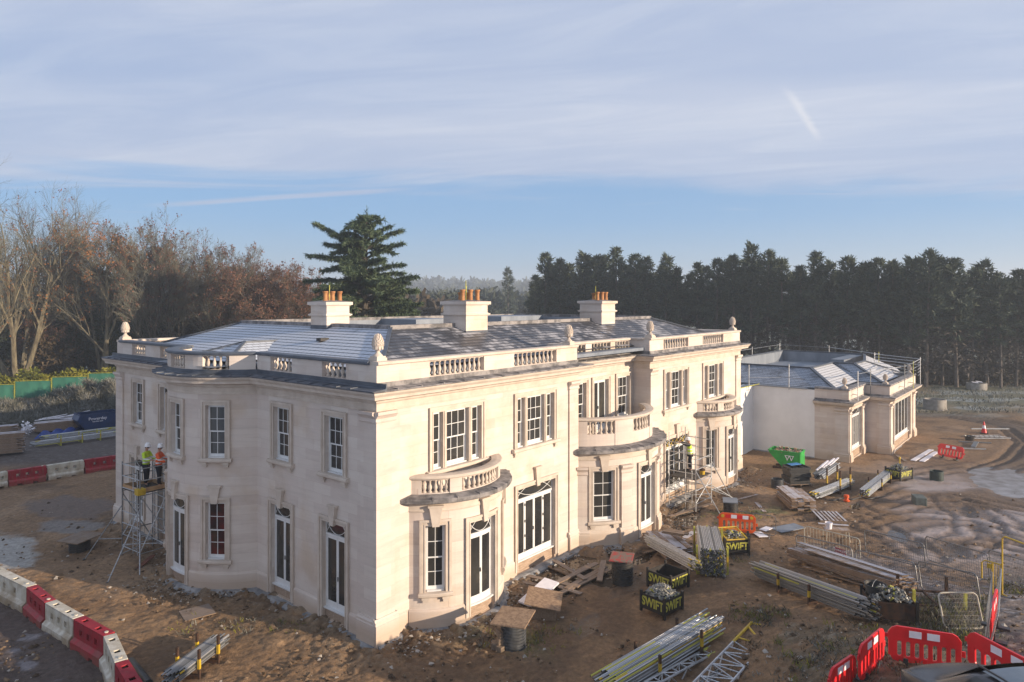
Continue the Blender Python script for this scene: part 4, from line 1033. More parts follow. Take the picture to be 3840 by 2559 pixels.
# ---- cedar
rn=random.Random(77); ced=thing('cedar_tree','big dark green cedar with wide layered branches behind the roof','tree')
cd=75.0; cp=D2(838,cd); ced.location=(cp.x,cp.y,0)
tr=MB();fo=MB()
tr.tube([(0,0,-.3),(.1,0,6),(-.1,0,12),(.15,0,17),(.3,0,20.3)],[.62,.5,.36,.18,.03],8)
sx_=LAT; sy_=FWD
def spray(p,d,l):
    nn=int(15*l/.6)+7
    for k in range(nn):
        t=rn.random(); q_=p+d*(l*t)+rvec(rn)*.10; dd=(d*rn.uniform(.3,1)+rvec(rn)*.75+Vector((0,0,-.30))).normalized(); leafq(fo,q_,dd,rn.uniform(.26,.52),rn.uniform(.07,.14),rn)
def limb(base,tip,r):
    mid=base.lerp(tip,.5)+Vector((0,0,rn.uniform(.1,.5))); pts=[]
    for i in range(9):
        t=i/8; p=base*(1-t)**2+mid*2*t*(1-t)+tip*t*t; p.z-=.55*t**3*.8; pts.append(p)
    tr.tube(pts,[r*(1-.85*i/8) for i in range(9)],5,0,False)
    L=(tip-base).length; n=max(5,int(L*4.2))
    for k in range(n):
        t=.16+.84*(k+rn.random())/n; i=min(7,int(t*8)); p=pts[i].lerp(pts[i+1],min(1,t*8-i)); d=(pts[i+1]-pts[i]).normalized(); side=d.cross(Vector((0,0,1))).normalized()
        for s_ in(-1,1):
            l=(1.05*(1.25-t))*rn.uniform(.5,1.1)*min(1.2,.35+L/5); dd=(side*s_*rn.uniform(.6,1)+d*rn.uniform(.3,1.0)+Vector((0,0,rn.uniform(-.22,.12)))).normalized()
            tr.tube([p,p+dd*l],[.022,.008],3,0,False); spray(p,dd,l)
    spray(pts[-2],(pts[-1]-pts[-2]).normalized(),.8)
for tx,tz,bz in((-5.5,19.7,15.6),(-6.3,16.2,14.6),(-4.2,17.4,15.2),(-6.5,13.4,12.6),(-5.6,11.4,10.6),(-6.4,9.3,8.6),(-5.4,12.4,12.2),(3.7,18.9,16.2),(4.0,17.4,15.2),(2.7,19.3,17),(4.1,15.2,13.6),(5.7,13.9,11.8),(5.9,12.4,10.8),(6.2,11.0,9.6),(6.5,8.9,8),(4.6,13.2,12.6),(-3.2,18.3,16.6),(1.6,19.9,18),(-1.4,19.6,18.2)):
    limb(Vector((0,0,bz)),sx_*tx+sy_*rn.uniform(-1.2,1.2)+Vector((0,0,tz)),.16)
for i in range(104):
    z=5+14.7*(i/104)**1.05; L=7.0*(1-max(0,(z-8.0))/13.2)**.75*rn.uniform(.6,1.0); a=rn.uniform(0,2*math.pi)
    limb(Vector((0,0,z)),Vector((math.cos(a)*L,math.sin(a)*L,z+rn.uniform(.1,1.3))),.05+.02*L)
spray(Vector((.25,0,19.6)),Vector((0,0,1)),1.2)
tr.build('trunk',BARKD,ced); fo.build('foliage',CEDAR,ced)
# ---- cypress shelter belt
CYB=simple('grey_cypress_bark',(.15,.13,.115),(.085,.07,.06),.9,3,.15)
def cypress(seed,Ht,cb,Rm,dens=1.0):
    rn=random.Random(seed); o=thing('cypress_tree','-','tree'); tr=MB();fo=MB();de=MB()
    lx,ly=rn.uniform(-.4,.4),rn.uniform(-.4,.4)
    tr.tube([(0,0,-.3),(lx*.4,ly*.4,Ht*.4),(lx,ly,Ht*.75),(lx*1.1,ly*1.1,Ht*.99)],[.21,.17,.10,.02],6)
    nb=int(95*dens)
    for i in range(nb):
        t=(i+rn.random())/nb; z=Ht*(cb+(1-cb)*t); a=rn.uniform(0,2*math.pi); L=Rm*(1-t)**.55*rn.uniform(.55,1.1)*(1 if t>.12 else .8)+.22
        up=rn.uniform(.15,.6)+.5*t; d=Vector((math.cos(a),math.sin(a),up)).normalized(); p0=Vector((lx*z/Ht,ly*z/Ht,z))
        n=max(3,int(L*3.2))
        for k in range(n):
            s_=.25+.75*(k+rn.random())/n; p=p0+d*(L*s_); p.z-=.25*s_*s_*L*.4
            for j in range(6):
                dd=(d*.8+rvec(rn)*.8+Vector((0,0,.12))).normalized(); leafq(fo,p+rvec(rn)*.22,dd,rn.uniform(.34,.72),rn.uniform(.10,.22),rn)
    for j in range(7): leafq(fo,Vector((lx*1.08,ly*1.08,Ht*.97)),(Vector((0,0,1))+rvec(rn)*.4).normalized(),.9,.16,rn)
    for i in range(int(50*dens)):
        z=Ht*rn.uniform(.10,cb+.08); a=rn.uniform(0,2*math.pi); L=Rm*rn.uniform(.3,.85); d=Vector((math.cos(a),math.sin(a),rn.uniform(-.25,.35))).normalized(); p0=Vector((lx*z/Ht,ly*z/Ht,z)); de.tube([p0,p0+d*L],[.022,.006],3,0,False)
        for j in range(9): leafq(de,p0+d*(L*rn.uniform(.4,1))+rvec(rn)*.25,(d+rvec(rn)).normalized(),rn.uniform(.3,.65),rn.uniform(.08,.2),rn)
    tr.build('trunk',CYB,o); fo.build('crown',CONIF,o); de.build('dead_branches',CONIFB,o); return reg(o)
cy=[cypress(101,16,.42,2.5),cypress(102,16,.36,2.9,1.1),cypress(103,16,.50,2.3),cypress(104,16,.30,3.0,1.15),cypress(105,16,.45,2.6)]
# top outline of the belt read along the photograph: (x, y of tree tops)
tops=[(1228,640),(1250,592),(1288,603),(1338,582),(1372,590),(1420,578),(1455,595),(1492,600),(1528,588),(1562,618),(1600,612),(1645,600),(1688,590),(1725,572),(1762,586),(1800,598),(1838,618),(1872,588),(1908,612),(1948,600),(1985,607),(2022,600),(2058,604),(2092,598),(2128,586),(2165,603),(2198,600),(2232,622),(2268,608),(2300,632),(2335,622),(2370,630),(2405,625)]
rn=random.Random(55); used=set(); GC='cypress shelter belt'
LBL='dark cypress in the dense shelter belt with bare lower trunk'
def cyp(k,px,d,topy,rz):
    src=cy[k]; Ht=10.94+(690-topy)/1605*d; f=src.name not in used; used.add(src.name); sc=Ht/16; put(src,px,d,rz,(sc*rn.uniform(.85,1.3),sc*rn.uniform(.85,1.3),sc*rn.uniform(.98,1.02)),LBL,f,GC)
for i,(px,ty) in enumerate(tops):
    d=122-34*sm(1200,2250,px)+rn.uniform(-1.5,1.5); cyp(i%5,px,d,ty,rn.uniform(0,6.28))
for i,(px,ty) in enumerate(tops[:-1]):
    p2=(px+tops[i+1][0])/2+rn.uniform(-6,6); d=126-34*sm(1200,2250,p2)+rn.uniform(0,3); cyp((i*2+1)%5,p2,d,max(ty,tops[i+1][1])+rn.uniform(4,22),rn.uniform(0,6.28))
for i in range(0,len(tops)-1,1):
    p2=tops[i][0]+rn.uniform(0,34); d=131-34*sm(1200,2250,p2)+rn.uniform(0,4); cyp((i*3+2)%5,p2,d,max(tops[i][1],tops[i+1][1])+rn.uniform(15,40),rn.uniform(0,6.28))
# scrub at the foot of the belt
mb=MB()
for i in range(5000):
    px=rn.uniform(1950,2420); d=rn.uniform(90,101)-2*sm(2000,2350,px); p=D2(px,d); leafq(mb,Vector((p.x,p.y,rn.random()**2*2.2)),(rvec(rn)+Vector((0,0,.7))).normalized(),rn.uniform(.4,.9),rn.uniform(.08,.25),rn)
tag(mb.build('undergrowth',LEAFB),'dim undergrowth along the foot of the cypress belt','undergrowth',None,'stuff')
mb=MB()
for i in range(7000):
    px=rn.uniform(2040,2420); d=rn.uniform(64,92)
    if 690+1605*10.94/d>950: continue
    p=D2(px,d); k=fbm(np.array([p.x]),np.array([p.y]),.5,3,41)[0]
    if k<.45: continue
    leafq(mb,Vector((p.x,p.y,.02)),(rvec(rn)*.6+Vector((0,0,1))).normalized(),rn.uniform(.12,.3),rn.uniform(.04,.10),rn)
tag(mb.build('frosted_grass',FROSTG),'rough frosted grass on the field before the cypress belt','grass',None,'stuff')
# ---- woods seen through the gap
rtree=bush('round_tree',14,6.5,6.5,1500,1.1,FARW,'-',True)
GR='round hazy trees in the gap'
for i,(px,d,s1,s2,lb) in enumerate([(1018,190,1.0,1.05,'large round hazy tree between the cedar and the shelter belt'),(985,200,.9,.95,'round hazy tree half hidden by the cedar'),(1060,215,1.0,.9,'hazy round tree just behind the middle chimney stack'),(1108,225,.9,.85,'small hazy round tree by the tall hazy fir'),(1215,240,1.1,.9,'hazy round tree beside the end of the shelter belt')]): put(rtree,px,d,i,(s1,s1,s2),lb,i==0,GR)
fir=cypress(201,16,.22,3.0,1.1); TREES[fir.name]=kids(fir); fir.name='fir_tree'; TREES['fir_tree']=kids(fir); p=D2(1168,230); fir.location=(p.x,p.y,0); fir.scale=(1.45,1.45,1.32); fir['label']='tall hazy fir standing alone in the gap'; fir['category']='tree'
def wood(name,d0,d1,px0,px1,n,hh,sz,rise,label,m=FARW):
    rn=random.Random(int(d0)); mb=MB()
    for i in range(n):
        px=rn.uniform(px0,px1); d=rn.uniform(d0,d1); p=D2(px,d); hgt=hh*rn.uniform(.7,1.15); z0=rise(px,d); con=rn.random()<.4; rad=hgt*(.20 if con else .38)
        for k in range(26):
            v=rvec(rn); t=rn.random(); rr=rad*(1-t*.9 if con else math.sqrt(max(.05,1-(2*t-1)**2))); q_=Vector((p.x+v.x*rr,p.y+v.y*rr,z0+hgt*(.15+.85*t))); leafq(mb,q_,(v+rvec(rn)*.7+Vector((0,0,.4))).normalized(),sz*rn.uniform(.7,1.4),sz*rn.uniform(.5,.9),rn)
    tag(mb.build(name,m),label,'woodland',None,'stuff')
wood('boundary_wood',135,185,-60,1000,420,11,2.0,lambda px,d:0,'dim mixed wood behind the bare trees and cedar',LEAFB)
wood('middle_wood',240,330,900,1330,240,12.5,2.6,lambda px,d:0,'hazy wood in the gap beyond the roof')
wood('far_wood',400,580,-60,1500,420,13,4.5,lambda px,d:(d-400)*.02,'faint far wood beyond the middle wood')
hillz=lambda px,d:max(-.4,(d-620)/430*32*(.72+.22*math.sin(px*.006+1)+.10*math.sin(px*.021)))
wood('hill_wood',640,1050,-60,2420,1500,12,7,hillz,'very faint wooded ridge on the skyline')
rows=[]
for i in range(60):
    px=-300+i*52; rows.append([tuple(D2(px,d).xy)+(hillz(px,min(d,1050)),) for d in(600,700,800,900,1050,1120)])
mb=MB(); mb.sweep(rows,0,prof_closed=False); tag(mb.build('hills',FARW,None,True),None,None,None,'structure')
# ---- haze
hb=MB(); hb.box(-1500,1700,-1500,1700,-1.6,62); hm=bpy.data.materials.new('haze'); hm.use_nodes=True; g=NT(hm.node_tree); g.n.clear()
ho=g.node('ShaderNodeOutputMaterial'); pv=g.node('ShaderNodeVolumePrincipled'); pv.inputs['Color'].default_value=(.82,.91,1,1); pv.inputs['Density'].default_value=.00082; pv.inputs['Anisotropy'].default_value=.2
g.l.new(pv.outputs[0],ho.inputs['Volume']); tag(hb.build('haze',hm),'thin winter haze over the site','haze',None,'stuff')
# ================================================================== single storey wing beyond the house
wing=thing('garden_wing','low white rendered and stone wing with frosted slate roof and guard rails beyond the house','building')
WL=Flat((36.4,0),(0,1),(-1,0)); W1=Flat((0,-5),(1,0),(0,-1)); W2=Flat((0,-6.6),(1,0),(0,-1)); WR=Flat((40.9,0),(0,1),(-1,0))
mb=MB()
wall_holes(mb,Flat((0,1.5),(1,0),(0,-1)),30,36.4,-.5,4.72,[]); wall_holes(mb,WL,-2.8,1.5,-.5,4.72,[]); mb.box(30,36.4,1.8,2.2,3.5,4.72)
mb.build('rendered_wall',RENDERW,wing)
cp=MB(); cp.box(30,36.48,1.42,1.8,4.722,4.80); cp.box(36.32,36.7,-2.3,1.42,4.722,4.80); cp.build('coping',LEADW,wing)
mb=MB()
wall_holes(mb,WL,-5,-2.802,-.7,4.1,[]); wall_holes(mb,W1,36.4,40.9,-.7,4.1,[(36.98,39.75,.1,3.45)]); wall_holes(mb,WR,-6.6,-5,-.7,4.1,[]); wall_holes(mb,W2,40.9,50.6,-.7,4.1,[(42.2,48.1,.1,3.45)])
mb.quad((50.6,-6.6,-.7),(50.6,8,-.7),(50.6,8,4.1),(50.6,-6.6,4.1))
mb.build('wall',STONE,wing)
french_door(W1,38.365,2.77,.68,3.45,5,wing,None,name='folding_glass_door'); french_door(W2,45.15,5.9,.72,3.45,5,wing,None,False,name='folding_glass_door')
wp=[(50.6,8),(50.6,-6.6),(40.9,-6.6),(40.9,-5),(36.4,-5),(36.4,-2.8)]
mb=MB(); ring(mb,[(.002,3.58),(.035,3.58),(.03,3.64),(.07,3.72),(.26,3.80),(.36,3.86),(.42,3.98),(.42,4.02),(.002,4.02)],0,wp,False); mb.build('cornice',STONE2,wing)
mb=MB(); ring(mb,[(.0,4.023),(.44,4.023),(.45,4.06),(.04,4.11),(.035,4.2),(0,4.2)],0,wp,False); mb.build('lead_flashing',LEADG,wing)
mb=MB(); ring(mb,[(-.36,4.12),(0.001,4.12),(0.001,4.82),(-.36,4.82)],0,wp,False)
o=mb.build('parapet',STONE,wing); mb=MB(); ring(mb,[(-.48,4.823),(.07,4.823),(.08,4.85),(.05,4.93),(-.46,4.95)],0,wp,False); mb.build('coping',LEADG,o)
pilaster(WL,-5,-4.15,wing,-.7,3.58,zbase=.62); pilaster(W1,36.4,36.85,wing,-.7,3.58,zbase=.62); pilaster(W1,39.95,40.6,wing,-.7,3.58,zbase=.62)
pilaster(WR,-6.6,-5.9,wing,-.7,3.58,zbase=.62); pilaster(W2,40.9,41.6,wing,-.7,3.58,zbase=.62); pilaster(W2,49.3,50.2,wing,-.7,3.58,zbase=.62)
mb=MB(); msweep(mb,WL,-5.1,-2.8,[(.002,-.7),(.3,-.7),(.28,-.12),(.002,-.02)]); msweep(mb,W1,36.3,40.9,[(.002,-.7),(.3,-.7),(.28,-.1),(.002,.02)]); msweep(mb,W2,40.8,50.7,[(.002,-.7),(.35,-.7),(.28,-.1),(.002,.02)]); msweep(mb,WL,-2.8,1.5,[(.002,-.7),(.14,-.7),(.12,.02),(.002,.06)])
mb.build('footing',MATS['wet_concrete'],wing)
# roof: outer slopes round a sunken flat
ze,zr=4.72,5.80
mb=MB()
slope(mb,(37.6,10,ze),(37.6,-3.8,ze),(40.6,-1.35,zr),(40.6,7.5,zr),mi=1)
slope(mb,(37.6,-3.8,ze),(44.2,-3.8,ze),(46.4,-1.35,zr),(40.6,-1.35,zr),mi=0)
slope(mb,(43.9,-1.4,ze),(43.9,-5.5,ze),(46.4,-3.0,zr),(46.4,-1.35,zr),mi=1)
slope(mb,(43.9,-5.5,ze),(52.0,-5.5,ze),(49.8,-3.0,zr),(46.4,-3.0,zr),mi=0)
slope(mb,(52.0,-5.5,ze),(57.8,-3.8,ze),(57.2,-1.35,zr),(49.8,-3.0,zr),mi=0)
slope(mb,(60,-4,ze),(60,10,ze),(57.2,7,zr),(57.2,-1.35,zr),mi=1)
slope(mb,(60,9,ze),(34,9,ze),(40.6,6.2,zr),(57.2,6.2,zr),mi=1)
SLATEN=mat('slate_light_frost',slate_b(.12,.40,(.56,.56,.57),.10,.06)); SLATEB=mat('slate_shade_blue_frost',slate_b(.22,.55,(.34,.37,.42),.12,.08))  # second frost: blue shade of the slopes turned from the sun put into its colour
wr=mb.build('roof',[SLATEN,SLATEB],wing)
mb=MB(); mb.box(36.7,50.3,-4.9,8,4.3,4.5); mb.box(41.0,50.3,-6.3,-4.9,4.3,4.5); mb.box(30.1,36.7,1.85,8,4.3,4.5); mb.build('gutter',LEADW,wr)
mb=MB(); mb.quad((40.8,-1.2,4.9),(57,-1.2,4.9),(57,6.1,4.9),(40.8,6.1,4.9))
mb.quad((57.0,-1.2,4.9),(57.0,6.1,4.9),(57.0,6.1,5.84),(57.0,-1.2,5.84)); mb.quad((40.8,6.05,4.9),(57,6.05,4.9),(57,6.05,5.84),(40.8,6.05,5.84)); mb.box(50.5,57,-1.2,-.1,4.9,5.78); mb.box(43,45.3,3.6,4.6,4.9,5.22); mb.box(46.2,49.2,.3,1.3,4.9,5.3)
mb.build('roof_well',LEADW,wr)
mb=MB()
for a,b in(((40.6,7.5,zr),(40.6,-1.35,zr)),((40.6,-1.35,zr),(46.4,-1.35,zr)),((46.4,-1.35,zr),(46.4,-3.0,zr)),((46.4,-3,zr),(49.8,-3.0,zr)),((37.6,-3.8,ze),(40.6,-1.35,zr)),((43.9,-5.5,ze),(46.4,-3,zr)),((49.8,-3,zr),(52,-5.5,ze)),((49.8,-3,zr),(57.2,-1.35,zr)),((57.1,-1.3,zr+.05),(57.1,6.2,zr+.05)),((57.1,6.15,zr+.05),(40.6,6.15,zr+.05)),((44.4,-4.2,4.75),(46.4,-1.4,zr))):
    mb=MB(); mb.beam((a[0],a[1],a[2]+.05),(b[0],b[1],b[2]+.05),.22,.10); mb.build('ridge_roll',LEAD,wr)
for p in((36.75,-4.65),(41.25,-6.25),(50.2,-6.25)): inst(_f,'pine_cone_finial',wing,(p[0],p[1],4.94),0,(.86,)*3)
# guard rails of scaffold tube round the roof edge
gr=thing('scaffold_guard_rail','galvanised tube guard rail standing round the roof edge of the low wing','guard rail',(36.4,-5,0))
def gtube(p0,p1,nm='rail',r=.026,m=GALV):
    b=MB(); o_=Vector((36.4,-5,0)); b.tube([Vector(p0)-o_,Vector(p1)-o_],r,6); b.build(nm,m,gr,True)
posts=[(35.2,1.35,4.6,6.3),(36.3,-1.1,4.6,6.4),(37.3,-5.35,4.0,6.1),(40.7,-5.4,4.0,6.0),(44.2,-6.95,4.0,6.2),(47.6,-6.95,4.0,6.2),(50.9,-6.9,4.0,6.3),(51.0,-3.5,4.6,6.5),(55,-3,4.6,6.3),(58,2,5.0,6.5),(57.6,6.6,5.4,6.6),(50,6.6,5.4,6.6),(44.5,6.6,5.4,6.6),(40.2,6.8,5.4,6.6),(36.2,7.2,5.4,6.5)]
for i,p in enumerate(posts): gtube((p[0],p[1],p[2]),(p[0],p[1],p[3]),'post',.028,YELG if i in(5,8,12) else GALV)
for a,b in((2,3),(3,4),(4,5),(5,6),(6,7),(7,8),(8,9),(9,10),(10,11),(11,12),(12,13),(13,14)):
    for dz in((.15,.62) if a in(4,5,6) else (.18,)): gtube((posts[a][0]-.2,posts[a][1],posts[a][3]-dz),(posts[b][0]+.3,posts[b][1],posts[b][3]-dz))
for p in(posts[2],posts[4],posts[5]): gtube((p[0]-.2,p[1]-.05,p[2]+.5),(p[0]+.9,p[1]+1.3,p[2]+.55))
gtube((35.1,1.3,5.4),(36.0,-.6,5.45)); gtube((36.25,-.4,5.5),(36.35,-2.2,5.4)); gtube((30.2,1.1,4.9),(36.3,1.0,4.86),'rail',.026,YELG)
for z in(5.0,5.25,5.5,5.75,6.0): gtube((50.0,-6.7,z),(52.2,-3.2,z+.05)); gtube((49.2,-7.0,z-.1),(51.6,-6.8,z-.1))
# ================================================================== things on the site
UP=Vector((0,0,1))
def yaw(a,b): return math.atan2(b.y-a.y,b.x-a.x)
def flat(v): return Vector((v.x,v.y,0))
def lettering(text,size,parent,loc,rot,m,name='lettering',bold=.0,sx_=1.0):
    c=bpy.data.curves.new('lettering','FONT'); c.body=text; c.size=size; c.align_x='CENTER'; c.align_y='CENTER'; c.extrude=.004; c.offset=bold
    t=bpy.data.objects.new('lettering',c); COL.objects.link(t); bpy.context.view_layer.update()
    me=bpy.data.meshes.new_from_object(t.evaluated_get(bpy.context.evaluated_depsgraph_get())); bpy.data.objects.remove(t)
    me.materials.clear(); me.materials.append(m)
    o=bpy.data.objects.new(name,me); COL.objects.link(o); o.parent=parent; o.location=loc; o.rotation_euler=rot; o.scale=(sx_,1,1); return o
# ---- water filled barriers
def wbarrier(m,L):
    o=thing('water_barrier','-','barrier'); b=MB(); hw=.20
    prof=[(-.30,0),(-.30,.26),(-.19,.36),(-.16,.86),(-.13,.90)]
    for s_ in(-1,1):
        F=Flat((0,0),(1,0),(0,s_))
        holes=[(L*(.5+k*.24)-.085,L*(.5+k*.24)+.085,.50,.68) for k in(-1,0,1)]
        wall_holes(b,Flat((.0,s_*.17),(1,0),(0,s_)),.03,L-.03,.36,.86,holes,.34 if s_>0 else .01)
        slots=[(L*.30-.12,L*.30+.12),(L*.70-.12,L*.70+.12)]; cur=.06
        for(a,e) in slots+[(L-.06,L-.06)]:
            if a>cur: b.add([(cur,0,0),(cur,s_*.29,0),(cur,s_*.29,.26),(cur,s_*.17,.36),(a,0,0),(a,s_*.29,0),(a,s_*.29,.26),(a,s_*.17,.36)],[(0,1,2,3),(7,6,5,4),(1,5,6,2),(2,6,7,3)])
            if e>a: b.add([(a,0,.10),(a,s_*.29,.10),(a,s_*.29,.26),(a,s_*.17,.36),(e,0,.10),(e,s_*.29,.10),(e,s_*.29,.26),(e,s_*.17,.36)],[(1,5,6,2),(2,6,7,3),(0,1,5,4)])
            cur=e
    # deck with two filler recesses
    def deck(x0,x1,y0,y1): b.box(x0,x1,y0,y1,.86,.90)
    hs=[(L*.22-.09,L*.22+.09),(L*.66-.09,L*.66+.09)]; cur=.03
    for a,e in hs: deck(cur,a,-.17,.17); deck(a,e,-.17,-.075); deck(a,e,.075,.17); cur=e
    deck(cur,L-.03,-.17,.17)
    for x in(.03,L-.05): b.box(x,x+.02,-.165,.165,.3,.859)
    b.box(-.03,.03,-.10,.10,.10,.40); b.box(L-.03,L+.05,-.12,.12,.42,.74)
    b.build('body',m,o,False,None,.012)
    c=MB(); c.lathe([(.055,0),(.06,.02),(.05,.03)],12,(L*.90,0,.90)); c.build('filler_cap',WHTW,o); return o
def barrier_row(pixels,cols,labels,group,up=0):
    for i in range(len(pixels)-1):
        a=at(*pixels[i],up); b=at(*pixels[i+1],up); a.z=gz(a.x,a.y)-.02; L=flat(b-a).length
        o=wbarrier(REDW if cols[i]=='r' else WHTW,L); o.location=a; o.rotation_euler=(0,0,yaw(a,b)); o['label']=labels[i]; o['group']=group
barrier_row([(-40,1128),(16,1117),(106,1103),(192,1089),(285,1075)],'wrwr',['white water barrier on the far side, cut by the picture edge','red water barrier on the far side between two white ones','dirty white water barrier on the far side between two red ones','red water barrier on the far side against the house'],'water filled barriers')
barrier_row([(-25,1298),(73,1345),(116,1380),(181,1417),(252,1456),(279,1517),(318,1580)],'wrwrwr',['white water barrier beginning the near row at the picture edge','red water barrier, first red one of the near row','mud stained white water barrier between the two red ones of the near row','red water barrier before the bend of the near row','white water barrier at the bend of the near row, end on','red water barrier after the bend, cut by the bottom edge'],'water filled barriers',.9)
# ---- scaffold tubes, one object each
def tube_mesh(m0,m1,endf,hole=True):
    b=MB(); b.tube([(0,0,0),(endf,0,0)],.5,7,1,False); b.tube([(endf,0,0),(1,0,0)],.5,7,0,False)
    for x in(0,1): b.add([(x,.5*math.cos(2*math.pi*k/7),.5*math.sin(2*math.pi*k/7)) for k in range(7)],[tuple(range(7))],2)
    o=b.build('scaffold_tube',[m0,m1,BLACKP],None,True); me=o.data; bpy.data.objects.remove(o); return me
TUBES=[tube_mesh(GALV,GALV,.1),tube_mesh(GALV,YELP,.10),tube_mesh(GALV,YELG,.16),tube_mesh(GALVD,GALVD,.1),tube_mesh(GALV,YELP,.03),tube_mesh(YELG,GALV,.5),tube_mesh(YELP,GALV,.2)]
def put_tube(kind,p0,p1,label,group,dia=.05):
    o=bpy.data.objects.new('scaffold_tube',TUBES[kind]); COL.objects.link(o); d=(p1-p0); o.location=p0; o.rotation_euler=d.to_track_quat('X','Z').to_euler(); o.scale=(d.length,dia,dia)
    tag(o,label,'scaffold tube',group); return o
LOOSE=MB()
def bundle(p0,p1,rows,cols,label,group,seed,wt,jit=.25,base=.16,sp=.056,dia=.05,many=True):
    rn=random.Random(seed); d=(p1-p0).normalized(); side=d.cross(UP).normalized(); u=side.cross(d)
    for r in range(rows):
        n=cols-(r%2) if rows<30 else cols
        for c in range(n):
            off=side*((c-(n-1)/2)*sp+rn.uniform(-.004,.004))+u*(base+r*sp*.88)
            j0,j1=rn.uniform(-jit,jit),rn.uniform(-jit,jit); k=rn.choices(range(7),wt)[0]; flip=rn.random()<.5
            a=p0+off+d*j0; b=p1+off+d*j1
            if flip: a,b=b,a
            if many:
                q_=a+(b-a)*(.06 if k!=5 else .5); LOOSE.tube([a,b],dia/2,6,3 if k==3 else 0)
                if k in(1,2,5,6): LOOSE.tube([a-(b-a)*.001,q_],dia/2+.002,6,{1:1,6:1}.get(k,2))
                dd=(b-a).normalized()*.002; LOOSE.tube([a-dd*2,a-dd],dia*.36,6,4); LOOSE.tube([b+dd,b+dd*2],dia*.36,6,4)
            else: put_tube(k,a,b,label,group,dia)
def tube_rack(p0,p1,w_,h,label,fr=(.25,.75),m=RUST,group='tube racks'):
    """steel rack: two U frames carrying a bundle"""
    o=thing('tube_rack',label,'rack',p0,yaw(p0,p1),group); L=flat(p1-p0).length; sl=(p1.z-p0.z)/L
    for f in fr:
        b=MB(); x=L*f; z=sl*x
        b.box(x-.04,x+.04,-w_/2-.03,w_/2+.03,z-.02,z+.12); b.build('cross_bar',m,o)
        for s_ in(-1,1):
            q_=MB(); q_.box(x-.035,x+.035,s_*(w_/2+.05)-.035,s_*(w_/2+.05)+.035,z-.05,z+h); q_.build('post',[m if s_<0 else m],o)
            y=MB(); y.box(x-.037,x+.037,s_*(w_/2+.05)-.037,s_*(w_/2+.05)+.037,z+h*.35,z+h*.68); y.build('yellow_band',YELP,o)
    return o
def lowered(v,dz=0): return Vector((v.x,v.y,gz(v.x,v.y)+dz))
p0,p1=at(1398,1604),at(1630,1462); tube_rack(p0,p1,.86,.74,'steel rack posts holding the large front bundle of tubes',(.36,.78)); bundle(p0,p1,10,14,'scaffold tube in the large silver and yellow bundle by the two lattice beams','tubes of the large front bundle',1,[4,3,3,1,2,2.4,2],.42,many=False)
p0,p1=at(2000,1432),at(1748,1332); tube_rack(p0,p1,.66,.62,'steel rack posts holding the long grey bundle of tubes',(.40,.70)); bundle(p0,p1,10,10,'dull grey scaffold tube in the long bundle below the stack of long boards','tubes of the long grey bundle',2,[3,.3,.7,6,.2,.3,0],.35,many=False)
p0,p1=at(1985,1146),at(2046,1096); tube_rack(p0,p1,.6,.65,'rack posts of the tube bundle beside the black bin of fittings',(.4,.75)); bundle(p0,p1,7,9,'scaffold tube in the bundle beside the farthest black bin','tubes beside the farthest bin',3,[5,1,3,1,.5,.5,0],.2)
p0,p1=at(1870,1150),at(1950,1118); tube_rack(p0,p1,.65,1.3,'tall brown rack posts around the mixed tubes behind the small board stack',(.55,.85)); bundle(p0,p1,6,10,'scaffold tube in the mixed heap behind the small board stack','tubes of the mixed heap',4,[3,2,3,2,1,.6,.6],.3)
p0,p1=at(398,1585),at(505,1500); tube_rack(p0,p1,.62,.85,'yellow topped rack posts around the tubes at the bottom edge near the barriers',(.30,.72)); bundle(p0,p1,5,10,'scaffold tube in the small bundle at the bottom edge near the water barriers','tubes at the bottom edge',5,[5,1,.6,2,.3,.3,.6],.25,.30,many=False)
p0,p1=at(85,1029),at(278,1003); tube_rack(p0,p1,.7,.75,'yellow rack posts along the far bundle of tubes beside the haul road',(.25,.5,.72),YELG); bundle(p0,p1,7,8,'scaffold tube in the far bundle along the haul road','tubes along the haul road',6,[5,.3,3,1,.5,1,.3],.5)
p0,p1=at(105,1012),at(262,992); bundle(p0,p1,5,7,'scaffold tube in the bundle lying behind the one on the haul road','tubes behind the haul road bundle',7,[3,.2,3,2,.2,1,0],.4)
# short tubes stood in a rack, ends to the camera
p0,p1=at(1638,1330),at(1626,1268); o=tube_rack(p0,p1,1.05,1.15,'yellow framed rack packed with short tubes beside the leaning orange barrier',(.1,.9),YELG)
bundle(p0,p1,18,15,'short scaffold tube packed ends outward in the yellow framed rack','short tubes in the yellow framed rack',8,[5,1,2.5,2.5,1.2,.3,.2],.14,.12,.064,.05)
